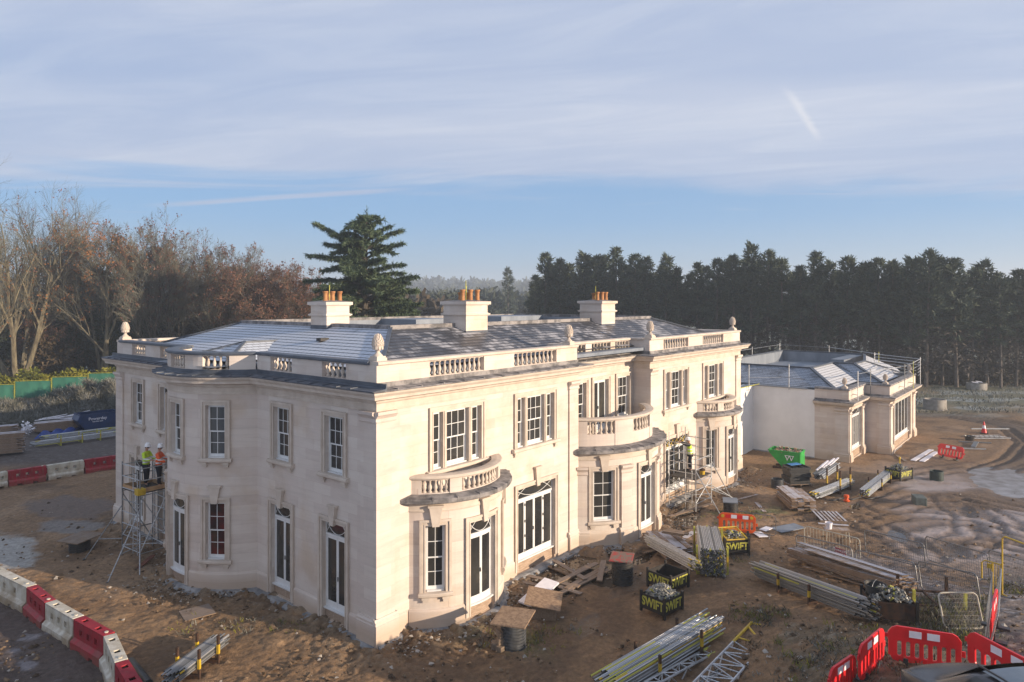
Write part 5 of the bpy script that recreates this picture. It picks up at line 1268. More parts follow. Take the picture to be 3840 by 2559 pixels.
# ---- lattice beams
def lattice(p0,p1,w_,h,label,yend=False,sleeve=False):
    o=thing('lattice_beam',label,'lattice beam',p0,yaw(p0,p1),'aluminium lattice beams'); L=flat(p1-p0).length
    n=int(L/.38)
    for z in(.07,.07+h):
        c=MB()
        for s_ in(-1,1): c.tube([(0,s_*w_/2,z),(L,s_*w_/2,z)],.034,6)
        c.build('chord',GALV,o,True)
    l=MB()
    for i in range(n):
        x0,x1=L*i/n,L*(i+1)/n
        for s_ in(-1,1): l.tube([(x0,s_*w_/2,.07 if i%2 else .07+h),(x1,s_*w_/2,.07+h if i%2 else .07)],.021,5)
        l.tube([(x0,-w_/2 if i%2 else w_/2,.07+h),(x1,w_/2 if i%2 else -w_/2,.07+h)],.019,5); l.tube([(x0,-w_/2,.07+h),(x0,w_/2,.07+h)],.019,5)
    l.build('lacing',GALV,o)
    if yend:
        y=MB(); e=1.5
        for s_ in(-1,1): y.tube([(L-.05,s_*w_/2,.07+h),(L+e,s_*w_/2,.07+h)],.045,6); y.tube([(L-.05,s_*w_/2,.07),(L+e,s_*w_/2,.07)],.032,6)
        y.tube([(L+e,-w_/2,.07+h),(L+e,w_/2,.07+h)],.042,6); y.tube([(L+.3,-w_/2,.07+h),(L+1.2,w_/2,.07+h)],.036,6); y.tube([(L+.3,w_/2,.07+h),(L+.3,-w_/2,.07+h)],.024,6); y.tube([(L+e,-w_/2,.07),(L+e,-w_/2,.07+h)],.026,6); y.tube([(L+e,w_/2,.07),(L+e,w_/2,.07+h)],.026,6)
        y.build('yellow_end_frame',YELP,o,True)
    if sleeve:
        y=MB(); y.tube([(L*.80,-w_/2,.07+h),(L*.97,-w_/2,.07+h)],.042,7); y.tube([(L*.84,w_/2,.07+h),(L*.95,w_/2,.07+h)],.04,7); y.build('pale_sleeve',YELG,o,True)
    return o
lattice(at(1612,1640),at(1716,1480),.78,.42,'wide lattice beam with a yellow end frame lying on the mud',True)
lattice(at(1490,1610),at(1643,1482),.30,.36,'narrow lattice beam with pale sleeves lying beside the large tube bundle',False,True)
lattice(at(1560,1640),at(1700,1493),.16,.30,'narrow lattice beam partly under the wide one')
# ---- boards
def board_obj(name,L,w_,t,m,p0,p1,label,group,cat='board',tilt=0):
    key=(round(L,2),round(w_,2),round(t,3),m.name,name)
    if key not in BMESH:
        b=MB(); b.box(0,L,-w_/2,w_/2,-t/2,t/2); o=b.build(name,m); BMESH[key]=o.data; bpy.data.objects.remove(o)
    o=bpy.data.objects.new(name,BMESH[key]); COL.objects.link(o); d=p1-p0; o.location=p0; q_=d.to_track_quat('X','Z'); o.rotation_mode='QUATERNION'; o.rotation_quaternion=q_@Quaternion((1,0,0),tilt); tag(o,label,cat,group); return o
BMESH={}
def board_stack(p0,p1,rows,cols,label,group,seed,m,t=.045,w_=.225,jit=.12,base=.12,topmiss=0,skew=0):
    rn=random.Random(seed); d=flat(p1-p0); L=d.length; d.normalize(); side=Vector((-d.y,d.x,0))
    for r in range(rows):
        for c in range(cols):
            if r>=rows-topmiss and rn.random()<.5: continue
            off=side*((c-(cols-1)/2)*(w_+.008)+rn.uniform(-.012,.012)); z=base+t*(r+.5)+r*.0035
            a=p0+off+d*rn.uniform(-jit,jit)+UP*z; b=a+d*L*(1 if rn.random()<.8 else .82)+UP*(p1.z-p0.z)
            board_obj('scaffold_board',round(L,1) if rn.random()<.8 else round(L*.85,1),w_,t,m,a,b+side*rn.uniform(-.02,.02)*(1+skew),label,group)
board_stack(at(2080,1376),at(1832,1288),14,4,'long weathered scaffold board in the long stack by the mesh barriers','boards of the long stack',1,BOARDF,.038,.225,.16,.16,3)
for i,(a,b) in enumerate((((1880,1345),(1855,1330)),((2000,1378),(1975,1362)))): board_obj('bearer',.9,.10,.10,WOODP,at(*a)+UP*.06,at(*b)+UP*.06,['short timber bearer under the far end of the long board stack','short timber bearer under the near end of the long board stack'][i],None,'timber')
board_stack(at(1846,1176),at(1812,1146),13,4,'short board in the small square stack of boards','boards of the small stack',2,BOARDF,.045,.30,.16,.05,2,2)
board_stack(at(1560,1300),at(1512,1256),9,5,'grey board stacked behind the rack of short tubes','boards beside the rack of short tubes',3,BOARDF,.045,.225,.12,.30,3)
board_stack(at(1528,1275),at(1574,1283),2,2,'short brown board laid across the tubes of the board stack','boards laid across the tubes',4,BOARDD,.05,.22,.1,.98)
bundle(at(1600,1334),at(1492,1272),8,7,'thin tube with yellow end lying in the bin beside the board stack','tubes in the bin by the board stack',9,[2,2,2,4,2,0,0],.2,.42,.056,.05)
# far packs of timber
def pack(p0,p1,rows,cols,label,group,seed,m=BOARDF,t=.05,strap=True): board_stack(p0,p1,rows,cols,label,group,seed,m,t,.225,.10,.15)
pack(at(-70,1053),at(56,1041),26,4,'board in the tall strapped timber pack at the picture edge','boards of the strapped pack',11)
pack(at(80,996),at(178,986),13,5,'board in the timber pack with a blue sheet in front','boards of the pack by the blue sheet',12)
pack(at(-60,1008),at(40,1000),13,4,'board in the pack behind the strapped one','boards of the pack behind the strapped one',13)
mb=MB(); rn=random.Random(4)
a,b=at(95,1008),at(182,995); rows=[]
for i in range(16):
    p=a.lerp(b,i/15); rows.append([(p.x+FWD.x*s_,p.y+FWD.y*s_,.12+.5*max(0,math.sin(math.pi*(s_+.9)/1.8))*(.6+.4*math.sin(i*1.3))+rn.uniform(-.03,.03)) for s_ in(-.9,-.5,-.1,.3,.7)])
mb.sweep(rows,0,prof_closed=False); tag(mb.build('tarpaulin',simple('blue_sheet',(.03,.07,.28),(.015,.035,.16),.45,2,.4,0,.3),None,True),'crumpled blue tarpaulin lying before the timber pack','tarpaulin')
mb=MB(); a,b=at(52,1005),at(68,1003)
for i in range(34):
    p=a.lerp(b,rn.random())+UP*rn.uniform(.3,1.05)+rvec(rn)*.2; leafq(mb,p,rvec(rn),rn.uniform(.15,.35),rn.uniform(.1,.3),rn)
tag(mb.build('plastic_wrap',REFL),'torn white plastic wrap hanging off the strapped timber pack','plastic wrap')
for i in range(9):
    a=at(80+i*9,990-i)+UP*(.85+.06*(i%3)); b=a+LAT*rn.uniform(1.2,2.6)+FWD*rn.uniform(-.5,.5)+UP*rn.uniform(-.1,.35); board_obj('white_batten',2.2,.08,.05,REFL,a,b,'white batten thrown on top of the timber pack by the blue sheet','white battens on the timber pack','batten')
# loose planks in the pools
def gtl(px,py,up): return at(px,py)+UP*up
PL=[((1210,1326),(1330,1352),.05),((1268,1290),(1345,1338),.09),((1245,1362),(1372,1302),.10),((1300,1357),(1392,1305),.06),((1282,1368),(1400,1312),.03),((1377,1343),(1387,1298),.13),((1202,1340),(1262,1352),.03),((1285,1350),(1335,1368),.025),((1318,1318),(1362,1300),.03),((1255,1300),(1308,1322),.03)]
LP=['cracked plank crossing the others nearest the house','plank leaning over the plank heap towards the pool','long plank running through the middle of the plank heap','plank lying beside the longest one of the heap','plank at the outer side of the plank heap','short plank laid across the end of the heap by the red topped pipe','dark plank sunk in the mud under the heap','short plank half in the pool beside the white sheet','short plank behind the crossing planks','thin plank near the glazed folding doors']
for i,(a,b,u) in enumerate(PL):
    A,B=gtl(*a,u),gtl(*b,u+.02*(i%3)); board_obj('loose_plank',(B-A).length,.225,.045,BOARDD,A,B,LP[i],'loose planks in the pools','plank')
misc=[((1565,1245),(1595,1225),.05,'pale plank lying behind the boards near the orange barrier',BOARDF,.28),((1478,1272),(1530,1262),.03,'plank lying in the pool at the foot of the central bow',BOARDD,.22),((1605,1218),(1560,1212),.03,'short plank beside the pool below the scaffold tower',BOARDD,.2),((1738,1157),(1757,1178),.03,'lone board on the mud before the small board stack',BOARDF,.2),((1670,1156),(1742,1138),.03,'long thin batten by the corrugated pipe near the far bow',BOARDF,.14),((1835,1150),(1848,1148),.03,'offcut',None,0),((1535,1190),(1640,1158),.04,'long muddy plank under the scaffold tower',BOARDD,.22),((2098,1060),(2140,1035),.04,'frosted white board, first of two beside the red barrier lying in the yard',REFL,.32),((2118,1062),(2152,1040),.04,'frosted white board, second of two beside the lone red barrier',REFL,.32),((1880,1205),(1950,1210),.03,'board on the mud behind the cream barrier',BOARDF,.22),((1955,1330),(2035,1345),.03,'white sheet of ply under the long board stack',REFL,.35),((2060,1048),(2082,1062),.04,'dark board by the wing corner',BOARDD,.2),((2040,1075),(2095,1090),.03,'thin plank on the mud behind the farthest bin',BOARDF,.14)]
for a,b,u,lb,m,wd in misc:
    if m: A,B=gtl(*a,u),gtl(*b,u); board_obj('loose_board',(B-A).length,wd,.045,m,A,B,lb,'loose boards','board')
# slatted pallet lying on the mud
def pallet(c,rz,L,W_,label):
    o=thing('pallet',label,'pallet',c,rz,'pallets')
    for i in range(7): b=MB(); y=-W_/2+W_*(i+.5)/7; b.box(-L/2,L/2,y-.05,y+.05,.12,.145); b.build('slat',BOARDF,o)
    for x in(-L/2+.05,0,L/2-.05): b=MB(); b.box(x-.045,x+.045,-W_/2,W_/2,.02,.119); b.build('bearer',BOARDD,o)
pallet(at(1905,1192),.55,1.6,1.3,'slatted frosted pallet lying behind the cream crowd barrier')
# insulation sheet and boxes
A,B=gtl(1208,1396,.10),gtl(1268,1348,.22); board_obj('insulation_sheet',(B-A).length,.62,.06,REFL,A,B,'white insulation sheet propped across the planks beside the chipboard lid',None,'insulation',.12)
c=at(1252,1406); o=thing('manhole_box','square timber box with a tilted chipboard lid beside the white sheet','manhole',c,.55); b=MB(); b.box(-.55,.55,-.42,.42,-.1,.38); b.build('box',BOARDD,o)
CHIP=simple('chipboard',(.34,.235,.15),(.20,.13,.085),.85,9,.2,0,.2); l=MB(); l.obox((0,.03,.47),(.72,0,.02),(0,.62,.09),(0,0,.016)); l.build('lid',CHIP,o)
RIB=simple('grey_ribbed_plastic',(.085,.09,.095),(.035,.036,.038),.55,4,.4,0,0); RIBB=simple('black_ribbed_plastic',(.022,.023,.025),(.05,.045,.04),.5,4,.4)
def ribbed(px,py,r,h,m,label,lid=None,up=0):
    o=thing('chamber_pipe',label,'inspection chamber',at(px,py),.3,'ribbed chamber pipes'); b=MB(); prof=[(r*.9,-.15)]; n=max(4,int(h/.09))
    for i in range(n): z=h*i/n; prof+=[(r,z+.005),(r,z+h/n*.5),(r*.93,z+h/n*.58),(r*.93,z+h/n*.95)]
    prof+=[(r*.95,h),(r*.86,h),(r*.86,h-.35),(0.02,h-.36)]; b.lathe(prof,24); b.build('pipe',m,o,True)
    if lid: l=MB(); l.obox((.05,.03,h+.035),(lid[0],.05,.02),(-.05,lid[0]*.9,0),(0,0,.02)); l.build('lid',lid[1],o)
    return o
REDS=simple('board_with_red_paint',(.20,.15,.12),(.36,.07,.06),.85,6,.2,0,0,objc,None,.45,.5)
ribbed(1180,1487,.40,.88,RIB,'tall grey ribbed pipe with a chipboard lid near the corner of the house',(.62,CHIP))
ribbed(1430,1334,.42,.85,RIBB,'black ribbed pipe with a red painted lid behind the planks',(.48,REDS))
ribbed(1679,1180,.37,.62,RIBB,'black ribbed pipe beyond the orange barrier near the far bow',(.40,LEADW))
ribbed(1786,1120,.36,.50,RIB,'short ribbed pipe between the far bow and the black crates')
ribbed(2152,1103,.38,.55,simple('green_grey_plastic',(.055,.075,.068),(.04,.05,.046),.6,3,.3),'green grey ring standing on the mud beside the farthest bin')
ribbed(183,1262,.42,.45,RIBB,'black pipe under a frosted square board by the tall aluminium tower',(.66,BOARDD))
def bucket(px,py,r,h,m,label,base=None,group='buckets'):
    o=thing('bucket',label,'bucket',base or at(px,py),0,group); b=MB(); b.lathe([(r*.78,0),(r,h),(r*1.05,h),(r*1.05,h-.03),(r*.96,h-.03),(r*.74,.03)],16); b.build('body',m,o,True); 
    hnd=MB(); hnd.tube([(r*math.cos(t),.02,h+.25*r*math.sin(t)) for t in [math.pi*i/10 for i in range(11)]],.006,4); hnd.build('handle',GALV,o)
bucket(2228,1012,.36,.34,BLKPL,'black tub beside the aluminium frames on the yard')
# concrete rings
CONC=simple('concrete_ring',(.33,.31,.28),(.22,.20,.175),.9,2,.2,0,.15)
def cring(px,py,r,h,label):
    o=thing('concrete_ring',label,'concrete ring',at(px,py),0,'concrete chamber rings'); b=MB(); b.lathe([(r,-.1),(r,h),(r*.88,h),(r*.88,.2),(.05,.2)],36); b.build('ring',CONC,o,True); return o
cring(2148,940,1.02,1.0,'big pale concrete ring standing on the field by the wing corner'); o=cring(2244,895,1.1,.8,'distant concrete ring at the foot of the cypress belt')
for dx,dy in((-.6,.1),(.5,-.2)):
    b=MB(); b.obox((dx,dy,.9),(.5,.12,0),(-.08,.3,.03),(0,0,.03)); b.build('frosted_lid',REFL,o)
# ---- black bins with lettering
def bin_(p,rz,L,W_,h,label,lets=((0,1),(1,1)),fill=None,seed=1,red=False,lm=YELG):
    o=thing('stillage_bin',label,'stillage',p,rz,'black stillage bins'); m=BLACKP
    for(x0,x1,y0,y1) in((-L/2,L/2,-W_/2,-W_/2+.02),(-L/2,L/2,W_/2-.02,W_/2),(-L/2,-L/2+.02,-W_/2+.02,W_/2-.02),(L/2-.02,L/2,-W_/2+.02,W_/2-.02)):
        b=MB(); b.box(x0,x1,y0,y1,.12,h); b.build('side_panel',m if not red else RUST,o)
    b=MB(); b.box(-L/2+.02,L/2-.02,-W_/2+.02,W_/2-.02,.10,.13); b.build('floor_panel',RUST,o)
    for sx in(-1,1):
        for sy in(-1,1): b=MB(); x,y=sx*(L/2+.005),sy*(W_/2+.005); b.box(x-.04,x+.04,y-.04,y+.04,0,h+.10); b.build('corner_post',m,o)
    for k,fl in lets:
        if not fl: continue
        if k==0: lettering('SWIFT',.42 if L>.9 else .36,o,(0,-W_/2-.006,.13+(h-.13)*.5),(R(90),0,0),lm,'lettering',.012,.80*L)
        else: lettering('SWIFT',.42 if L>.9 else .36,o,(-L/2-.006 if k==1 else L/2+.006,0,.13+(h-.13)*.5),(R(90),0,R(-90 if k==1 else 90)),lm,'lettering',.012,.80*W_)
    if fill:
        rn=random.Random(seed); f=MB()
        for i in range(fill):
            q_=Vector((rn.uniform(-.42,.42)*L,rn.uniform(-.42,.42)*W_,0)); q_.z=h-.06+.30*max(0,1-(abs(q_.x)/L*2.1)**2)*max(0,1-(abs(q_.y)/W_*2.1)**2)+rn.uniform(-.06,.04); d=rvec(rn)*.07; f.beam(q_-d,q_+d,.05,.045,rn.choices((0,1,2),(5,4,1))[0])
        fo=f.build('fittings',[GALVD,simple('pale_fittings',(.38,.36,.30),(.2,.18,.14),.6,8),YELG],o); fo['kind']='stuff'
    return o
B0=at(1527,1418); rzb=math.atan2(FWD.y,FWD.x)-R(90)
bin_(B0+FWD*.45,rzb+R(40),.98,.98,.62,'open black bin heaped with fittings in front of the tube bundle ends',((0,1),(1,1)),420,1)
bin_(at(1542,1362)+FWD*.5,rzb+R(40),1.05,1.05,.62,'black bin crossed by thin tubes beside the board stack',((0,1),(1,1)))
bc=bin_(at(1692,1278)+FWD*.45,rzb+R(4),1.05,.85,.66,'black bin under a yellow mesh panel beside the orange barrier',((0,1),),120,3)
o=thing('mesh_gate',"yellow mesh panel lying over the black bin by the orange barrier",'mesh panel',bc.location+UP*.72,bc.rotation_euler.z+.1); b=MB()
for a_,b_ in(((-.5,-.42),(.45,-.42)),((.45,-.42),(.4,.5)),((.4,.5),(-.45,.5)),((-.45,.5),(-.5,-.42)),((-.48,0),(.43,0.02))): b.tube([(a_[0],a_[1],.08+a_[1]*.25),(b_[0],b_[1],.08+b_[1]*.25)],.03,6)
b.build('frame',YELP,o); b=MB()
for i in range(15): x=-.45+.9*i/14; b.tube([(x,-.42,-.02),(x,.5,.20)],.006,4)
for i in range(9): y=-.4+.88*i/8; b.tube([(-.46,y,.08+y*.25),(.42,y,.08+y*.25)],.006,4)
b.build('mesh',YELP,o)
bd=bin_(at(2066,1432)+FWD*.42-LAT*.08,rzb-R(14),1.25,.95,.60,'dark red and black bin carrying a bucket at the end of the long board stack',((2,1),),150,4,True,YELP)
bucket(0,0,.30,.46,BLKPL,'black bucket with a pale rim standing in the dark red bin',bd.matrix_basis@Vector((-.32,.15,.42)),None)
be=bin_(at(2074,1104)+FWD*.4,rzb+R(28),1.15,.95,.62,'farthest black bin with yellow tools beside the tube bundle',((0,1),(1,1)),140,5)
t=thing('yellow_tool','yellow handled tool sticking out of the farthest black bin','tool',be.matrix_basis@Vector((.25,.1,.6))); b=MB(); b.tube([(0,0,0),(.15,.05,.55)],.04,6); b.obox((.17,.05,.58),(.10,0,0),(0,.04,0),(0,0,.06)); b.build('handle',YELP,t)
# empty stillage frame
o=thing('empty_stillage','empty steel stillage frame with yellow posts beside the dark red bin','stillage frame',at(2160,1400)+FWD*.5,rzb-R(8)); L_,W_=1.5,1.25
for sx in(-1,1):
    for sy in(-1,1): b=MB(); b.box(sx*L_/2-.04,sx*L_/2+.04,sy*W_/2-.04,sy*W_/2+.04,0,.62); b.build('post',YELG if(sx,sy) in((-1,-1),(1,-1)) else RUST,o)
for p_,q_ in(((-1,-1),(1,-1)),((-1,1),(1,1)),((-1,-1),(-1,1)),((1,-1),(1,1)),((0,-1),(0,1))): b=MB(); b.beam((p_[0]*L_/2*.95,p_[1]*W_/2*.94,.12),(q_[0]*L_/2*.95,q_[1]*W_/2*.94,.12),.06,.06); b.build('rail',RUST,o)
# black plastic crates and odds
c=at(1836,1118); rn=random.Random(9)
for i in range(7):
    o=thing('plastic_crate','flat black plastic crate in the pile beside the mixed tubes','crate',c+UP*(.10+i*.145)+LAT*rn.uniform(-.05,.05)+FWD*.4,rzb+.12+rn.uniform(-.04,.04),'black crates'); b=MB(); b.box(-.62,.62,-.5,.5,0,.03); 
    for y in(-.5,.46): b.box(-.62,.62,y,y+.04,.03,.135)
    for x in(-.62,-.2,.2,.58): b.box(x,x+.04,-.459,.459,.03,.135)
    b.build('tray',BLKPL,o)
pallet(c+FWD*.4,rzb+.12,1.4,1.15,'wooden pallet beneath the pile of black crates')
A,B=c+UP*1.16+LAT*-.4+FWD*.5,c+UP*1.18+LAT*.3+FWD*.7; board_obj('blue_sheet',(B-A).length,.4,.03,simple('blue_board',(.05,.22,.50),(.04,.15,.36),.5,3),A,B,'small blue board lying on the pile of black crates',None,'board')
bundle(at(1880,1122),at(1918,1094),5,8,'white capped post heaped behind the tall rack posts','white posts of the mixed heap',17,[1,0,0,1,0,0,0],.25,.55,.075,.065)
for i in range(8):
    a=at(1876+5*i,1118-2*i)+UP*(.95+.05*(i%3)); board_obj('white_batten',1.5,.09,.05,REFL,a,a+LAT*.9+FWD*1.1+UP*.1,'white batten on top of the mixed heap of tubes','white battens of the mixed heap','batten')
o=thing('hose_coupling','small orange coupling on a black hose in the yard','coupling',at(1945,1152)); b=MB(); b.lathe([(.16,0),(.17,.06),(.10,.10),(.09,.18),(.14,.20),(.13,.34),(.05,.36)],12); b.build('body',ORPL,o,True)
pp=[at(1905+6*i,1150+2.0*math.sin(i*.9)-.25*i)+UP*.03 for i in range(22)]; mb=MB(); o0=pp[0]; mb.tube([p-o0 for p in pp],.03,6); tag(mb.build('hose',BLKPL,None,True,o0),'black hose trailing across the mud from the orange coupling','hose')
o=thing('concrete_block','green grey block sunk in the wet mud beyond the barriers','block',at(2112,1158),.4); b=MB(); b.box(-.42,.42,-.28,.28,-.1,.42); b.build('block',simple('mossy_block',(.13,.15,.14),(.07,.08,.07),.85,4),o,False,None,.03)
for i,(dx,dy,dz) in enumerate(((0,0,0),(.28,.05,0),(.05,.3,0),(.1,.1,.2),(.12,.12,.4))):
    o=thing('concrete_lump','rough concrete block heaped against the tall ribbed pipe','block',at(1152,1496)+Vector((dx,dy,dz-.03)),.3*i,'blocks against the ribbed pipe'); b=MB(); b.box(-.15,.15,-.11,.11,0,.2); b.build('block',simple('brown_block',(.26,.19,.13),(.15,.11,.08),.9,5),o,False,None,.012)
A,B=gtl(418,1420,.05),gtl(488,1402,.05); board_obj('plywood_sheet',(B-A).length,.95,.03,BOARDD,A,B,'muddy plywood sheet lying before the garden side doors',None,'plywood')
A,B=gtl(318,1308,.05),gtl(352,1290,.25); board_obj('loose_board',(B-A).length,.18,.045,simple('red_brown_board',(.19,.075,.045),(.11,.045,.03),.8,4),A,B,'red brown board under the tall aluminium tower',None,'board')
p=at(300,1530); mb=MB(); d=(at(325,1562)-p); mb.tube([(0,0,.12),tuple(d*1.6+UP*.12)],[.13,.13],12); tag(mb.build('drain_pipe',BLKPL,None,True,p),'black drain pipe lying behind the bend of the near barriers','pipe')
for i,(px,py,L_,w_,a_) in enumerate(((2275,987,3.2,.12,.0),(2240,1025,2.4,.30,.9),(2240,1018,2.2,.10,-.25),(2225,1034,2.3,.10,-.2))):
    c=at(px,py)+UP*.05*(1+i%2); d=(LAT*math.cos(a_)+FWD*math.sin(a_))*L_/2; board_obj('aluminium_beam',L_,w_,.08,GALV,c-d,c+d,['aluminium beam lying behind the traffic cone','wide aluminium beam laid over the two cross beams','aluminium cross beam under the far end of the wide one','aluminium cross beam under the near end of the wide one'][i],'aluminium beams on the yard','beam')
o=thing('tower_frame','aluminium ladder frame lying flat beside the black tub','frame',at(2268,1006),rzb+.05); b=MB()
for y in(-.6,0,.6): b.tube([(-1.5,y,.06),(1.5,y,.06)],.025,6)
for i in range(8): x=-1.4+.4*i; b.tube([(x,-.6,.06),(x,.6,.06)],.02,6)
b.build('frame',GALV,o)
# traffic cone
o=thing('traffic_cone','red and white traffic cone standing by the aluminium beams','traffic cone',at(2261,996),.2); b=MB(); b.box(-.28,.28,-.28,.28,0,.05); b.build('base',BLKPL,o)
for z0,z1,m,nm in((.05,.40,REDPL,'cone_body'),(.403,.66,REFL,'reflective_sleeve'),(.663,.95,REDPL,'cone_tip')):
    b=MB(); r=lambda z:.21-.17*z/.95; b.lathe([(r(z0),z0),(r(z1),z1)],18); b.build(nm,m,o,True)
# ---- moulded pedestrian barriers
def chapter8(p,rz,L,label,m=REDPL,tilt=0,refl=True,lamps=False,amber=False):
    o=thing('pedestrian_barrier',label,'barrier',p,rz,'moulded plastic barriers'); o.rotation_euler=(tilt,0,rz); b=MB(); F=Flat((0,.03),(1,0),(0,-1)); z0=.14; h=.98
    n=7; x0,x1=.17,L-.10; wd=(x1-x0)/n
    rail=[(.02,h-.34),(.02,h-.16),(.10,h-.05),(.20,h),(L-.20,h),(L-.10,h-.05),(L-.02,h-.16),(L-.02,h-.34)]
    wedge(b,F,rail,0,.055)
    wedge(b,F,[(.02,h-.34),(L-.02,h-.34),(L-.02,z0+.20),(L-.10,z0+.05),(L-.22,z0),(.22,z0),(.10,z0+.05),(.02,z0+.20)][::-1] if False else [(.05,z0+.14),(L-.05,z0+.14),(L-.12,z0+.03),(L-.22,z0),(.22,z0),(.12,z0+.03)],0,.055)
    for i in range(n+1):
        x=x0+wd*i-.045; xx0,xx1=(x,x+.09)
        if i==0: xx0=.03
        if i==n: xx1=L-.03
        mbox(b,F,xx0,xx1,.002,.053,z0+.13,h-.33)
    # rounded window corners
    for i in range(n):
        a,e=x0+wd*i+.045,x0+wd*(i+1)-.045; k=min(.05,(e-a)/2.2)
        for(cx,sg) in((a,1),(e,-1)):
            wedge(b,F,[(cx,h-.345),(cx+sg*k,h-.345),(cx+sg*k*.3,h-.345-k*.4),(cx,h-.345-k)],.004,.051); wedge(b,F,[(cx,z0+.135),(cx+sg*k,z0+.135),(cx+sg*k*.3,z0+.135+k*.4),(cx,z0+.135+k)],.004,.051)
    mbox(b,F,L-.02,L+.06,.01,.045,h-.52,h-.38); mbox(b,F,-.05,.02,.01,.045,h-.30,h-.20)
    b.build('panel',m,o,False,None,.008)
    if refl:
        for i,xx in enumerate(([.38,.62] if not amber else [.42,.72])):
            r=MB(); mbox(r,F,L*xx-.13,L*xx+.13,.056,.060,h-.23,h-.07); mbox(r,F,L*xx-.13,L*xx+.13,-.006,-.001,h-.23,h-.07); r.build('reflective_panel',REFL,o)
        if amber:
            for xx in(.28,.57): r=MB(); mbox(r,F,L*xx-.13,L*xx+.13,.056,.060,h-.23,h-.07); r.build('red_panel',REDPL,o)
            for xx in(.12,.90): r=MB(); c=F.P(L*xx,.058); 
            for xx in(.12,.88):
                r=MB(); q_=F.P(L*xx,.056); r.tube([(q_[0],q_[1],h-.15),(q_[0],q_[1]-.012,h-.15)],.075,14); r.build('amber_reflector',YELP,o)
    for xx in(.25,.78):
        f=MB(); f.box(L*xx-.05,L*xx+.05,-.06,.06,.05,z0+.10); f.box(L*xx-.09,L*xx+.09,-.32,.32,0,.06); f.build('foot',BLKPL,o)
    return o
def bar(p0,p1,label,**k):
    L=flat(p1-p0).length; return chapter8(p0,yaw(p0,p1),L,label,**k)
bar(at(2038,1528),at(2212,1533),'red barrier facing the camera in the middle of the barrier corner')
bar(at(2222,1543),at(2420,1610),'red barrier at the far end of the corner above the car roof')
bar(at(1973,1584),at(2031,1514),'red barrier side on, joining the middle one of the corner')
bar(at(1905,1640),at(1966,1562),'red barrier side on at the bottom edge of the picture')
bar(at(2277,1492),at(2291,1456),'red barrier seen edge on beside the mesh panels')
bar(at(1650,1226),at(1738,1234),'bright orange barrier leaning behind the black bin with the yellow mesh',m=ORPL,amber=True,tilt=-.10)
bar(at(2152,1050),at(2212,1062),'lone red barrier tilted over in the far yard',tilt=-.25,refl=True)
tag(LOOSE.build('scaffold_tubing',[GALV,YELP,YELG,GALVD,BLACKP]),'remaining scaffold tubes in the smaller heaps and racks about the site','scaffold tubes',None,'stuff')
# ---- steel crowd barriers and mesh panels
CREAM=simple('cream_painted_steel',(.52,.49,.40),(.36,.32,.25),.5,5,.4)
def crowd(p0,p1,h,m,label,bars=16,z0=.22,feet=True,mesh=False,r=.02,tilt=0,rb=.008,group='steel crowd barriers',name='crowd_barrier'):
    L=flat(p1-p0).length; o=thing(name,label,'barrier',p0,yaw(p0,p1),group); o.rotation_euler=(tilt,math.atan2(-(p1.z-p0.z),L),yaw(p0,p1)); k=.14; pts=[]
    for(cx,cz,a0) in((L-k,h-k,90),(L-k,z0+k,0),(k,z0+k,-90),(k,h-k,-180)):
        for i in range(5): a=R(a0-i*22.5); pts.append((cx+k*math.cos(a),0,cz+k*math.sin(a)))
    pts.append(pts[0]); b=MB(); b.tube(pts,r,6,0,False); b.build('frame',m,o,True)
    b=MB()
    for i in range(1,bars): x=L*i/bars; b.tube([(x,0,z0),(x,0,h)],rb,4,0,False)
    if mesh:
        for i in range(1,int((h-z0)/.11)): z=z0+.11*i; b.tube([(.01,0,z),(L-.01,0,z)],rb*.8,4,0,False)
    b.build('infill_bars' if not mesh else 'mesh_infill',m,o)
    if feet:
        for x in(.25,L-.25): b=MB(); b.tube([(x,-.28,0),(x,-.1,.10),(x,0,z0)],.016,5); b.tube([(x,.28,0),(x,.1,.10),(x,0,z0)],.016,5); b.build('foot',m,o)
    return o
cb=crowd(at(1850,1266),at(1978,1300),1.08,CREAM,'cream crowd barrier carrying the red danger sign',17)
sg=thing('danger_sign','red danger sign with white lines hung on the cream crowd barrier','sign',cb.location+UP*0,cb.rotation_euler.z); Lc=flat(at(1978,1300)-at(1850,1266)).length
b=MB(); b.box(Lc*.56,Lc*.56+.46,-.045,-.03,.20,.56); b.build('plate',simple('sign_red',(.38,.012,.03),(.33,.012,.03),.4,3),sg)
lettering('DANGER',.135,sg,(Lc*.56+.23,-.048,.475),(R(90),0,0),REFL,'lettering',.003); lettering('DEMOLITION IN',.06,sg,(Lc*.56+.23,-.048,.36),(R(90),0,0),REFL,'lettering',.001); lettering('PROGRESS',.085,sg,(Lc*.56+.23,-.048,.265),(R(90),0,0),REFL,'lettering',.001)
DK=simple('dull_galvanised_frame',(.20,.20,.205),(.11,.11,.112),.5,5,.5,.4)
GM='dull mesh crowd barriers'
for a,b_,lb in(((1834,1288),(1964,1324),'dull mesh barrier in front of the cream one'),((1973,1330),(2114,1368),'dull mesh barrier between the long board stack and the path'),((1990,1275),(2128,1312),'faint mesh barrier behind the path, next to the cream one'),((2119,1362),(2258,1400),'dull mesh barrier ending at the yellow gate'),((2132,1292),(2277,1342),'dark mesh barrier with tight bars on the wet yard side'),((2278,1330),(2380,1368),'dark mesh barrier behind the yellow gate, cut by the picture edge'),((1668,1194),(1783,1258),'bent grey frame leaning behind the orange barrier'))[:6]:
    crowd(at(*a),at(*b_),1.05,DK,lb,28,.10,True,True,.023,0,.006,GM,'mesh_barrier')
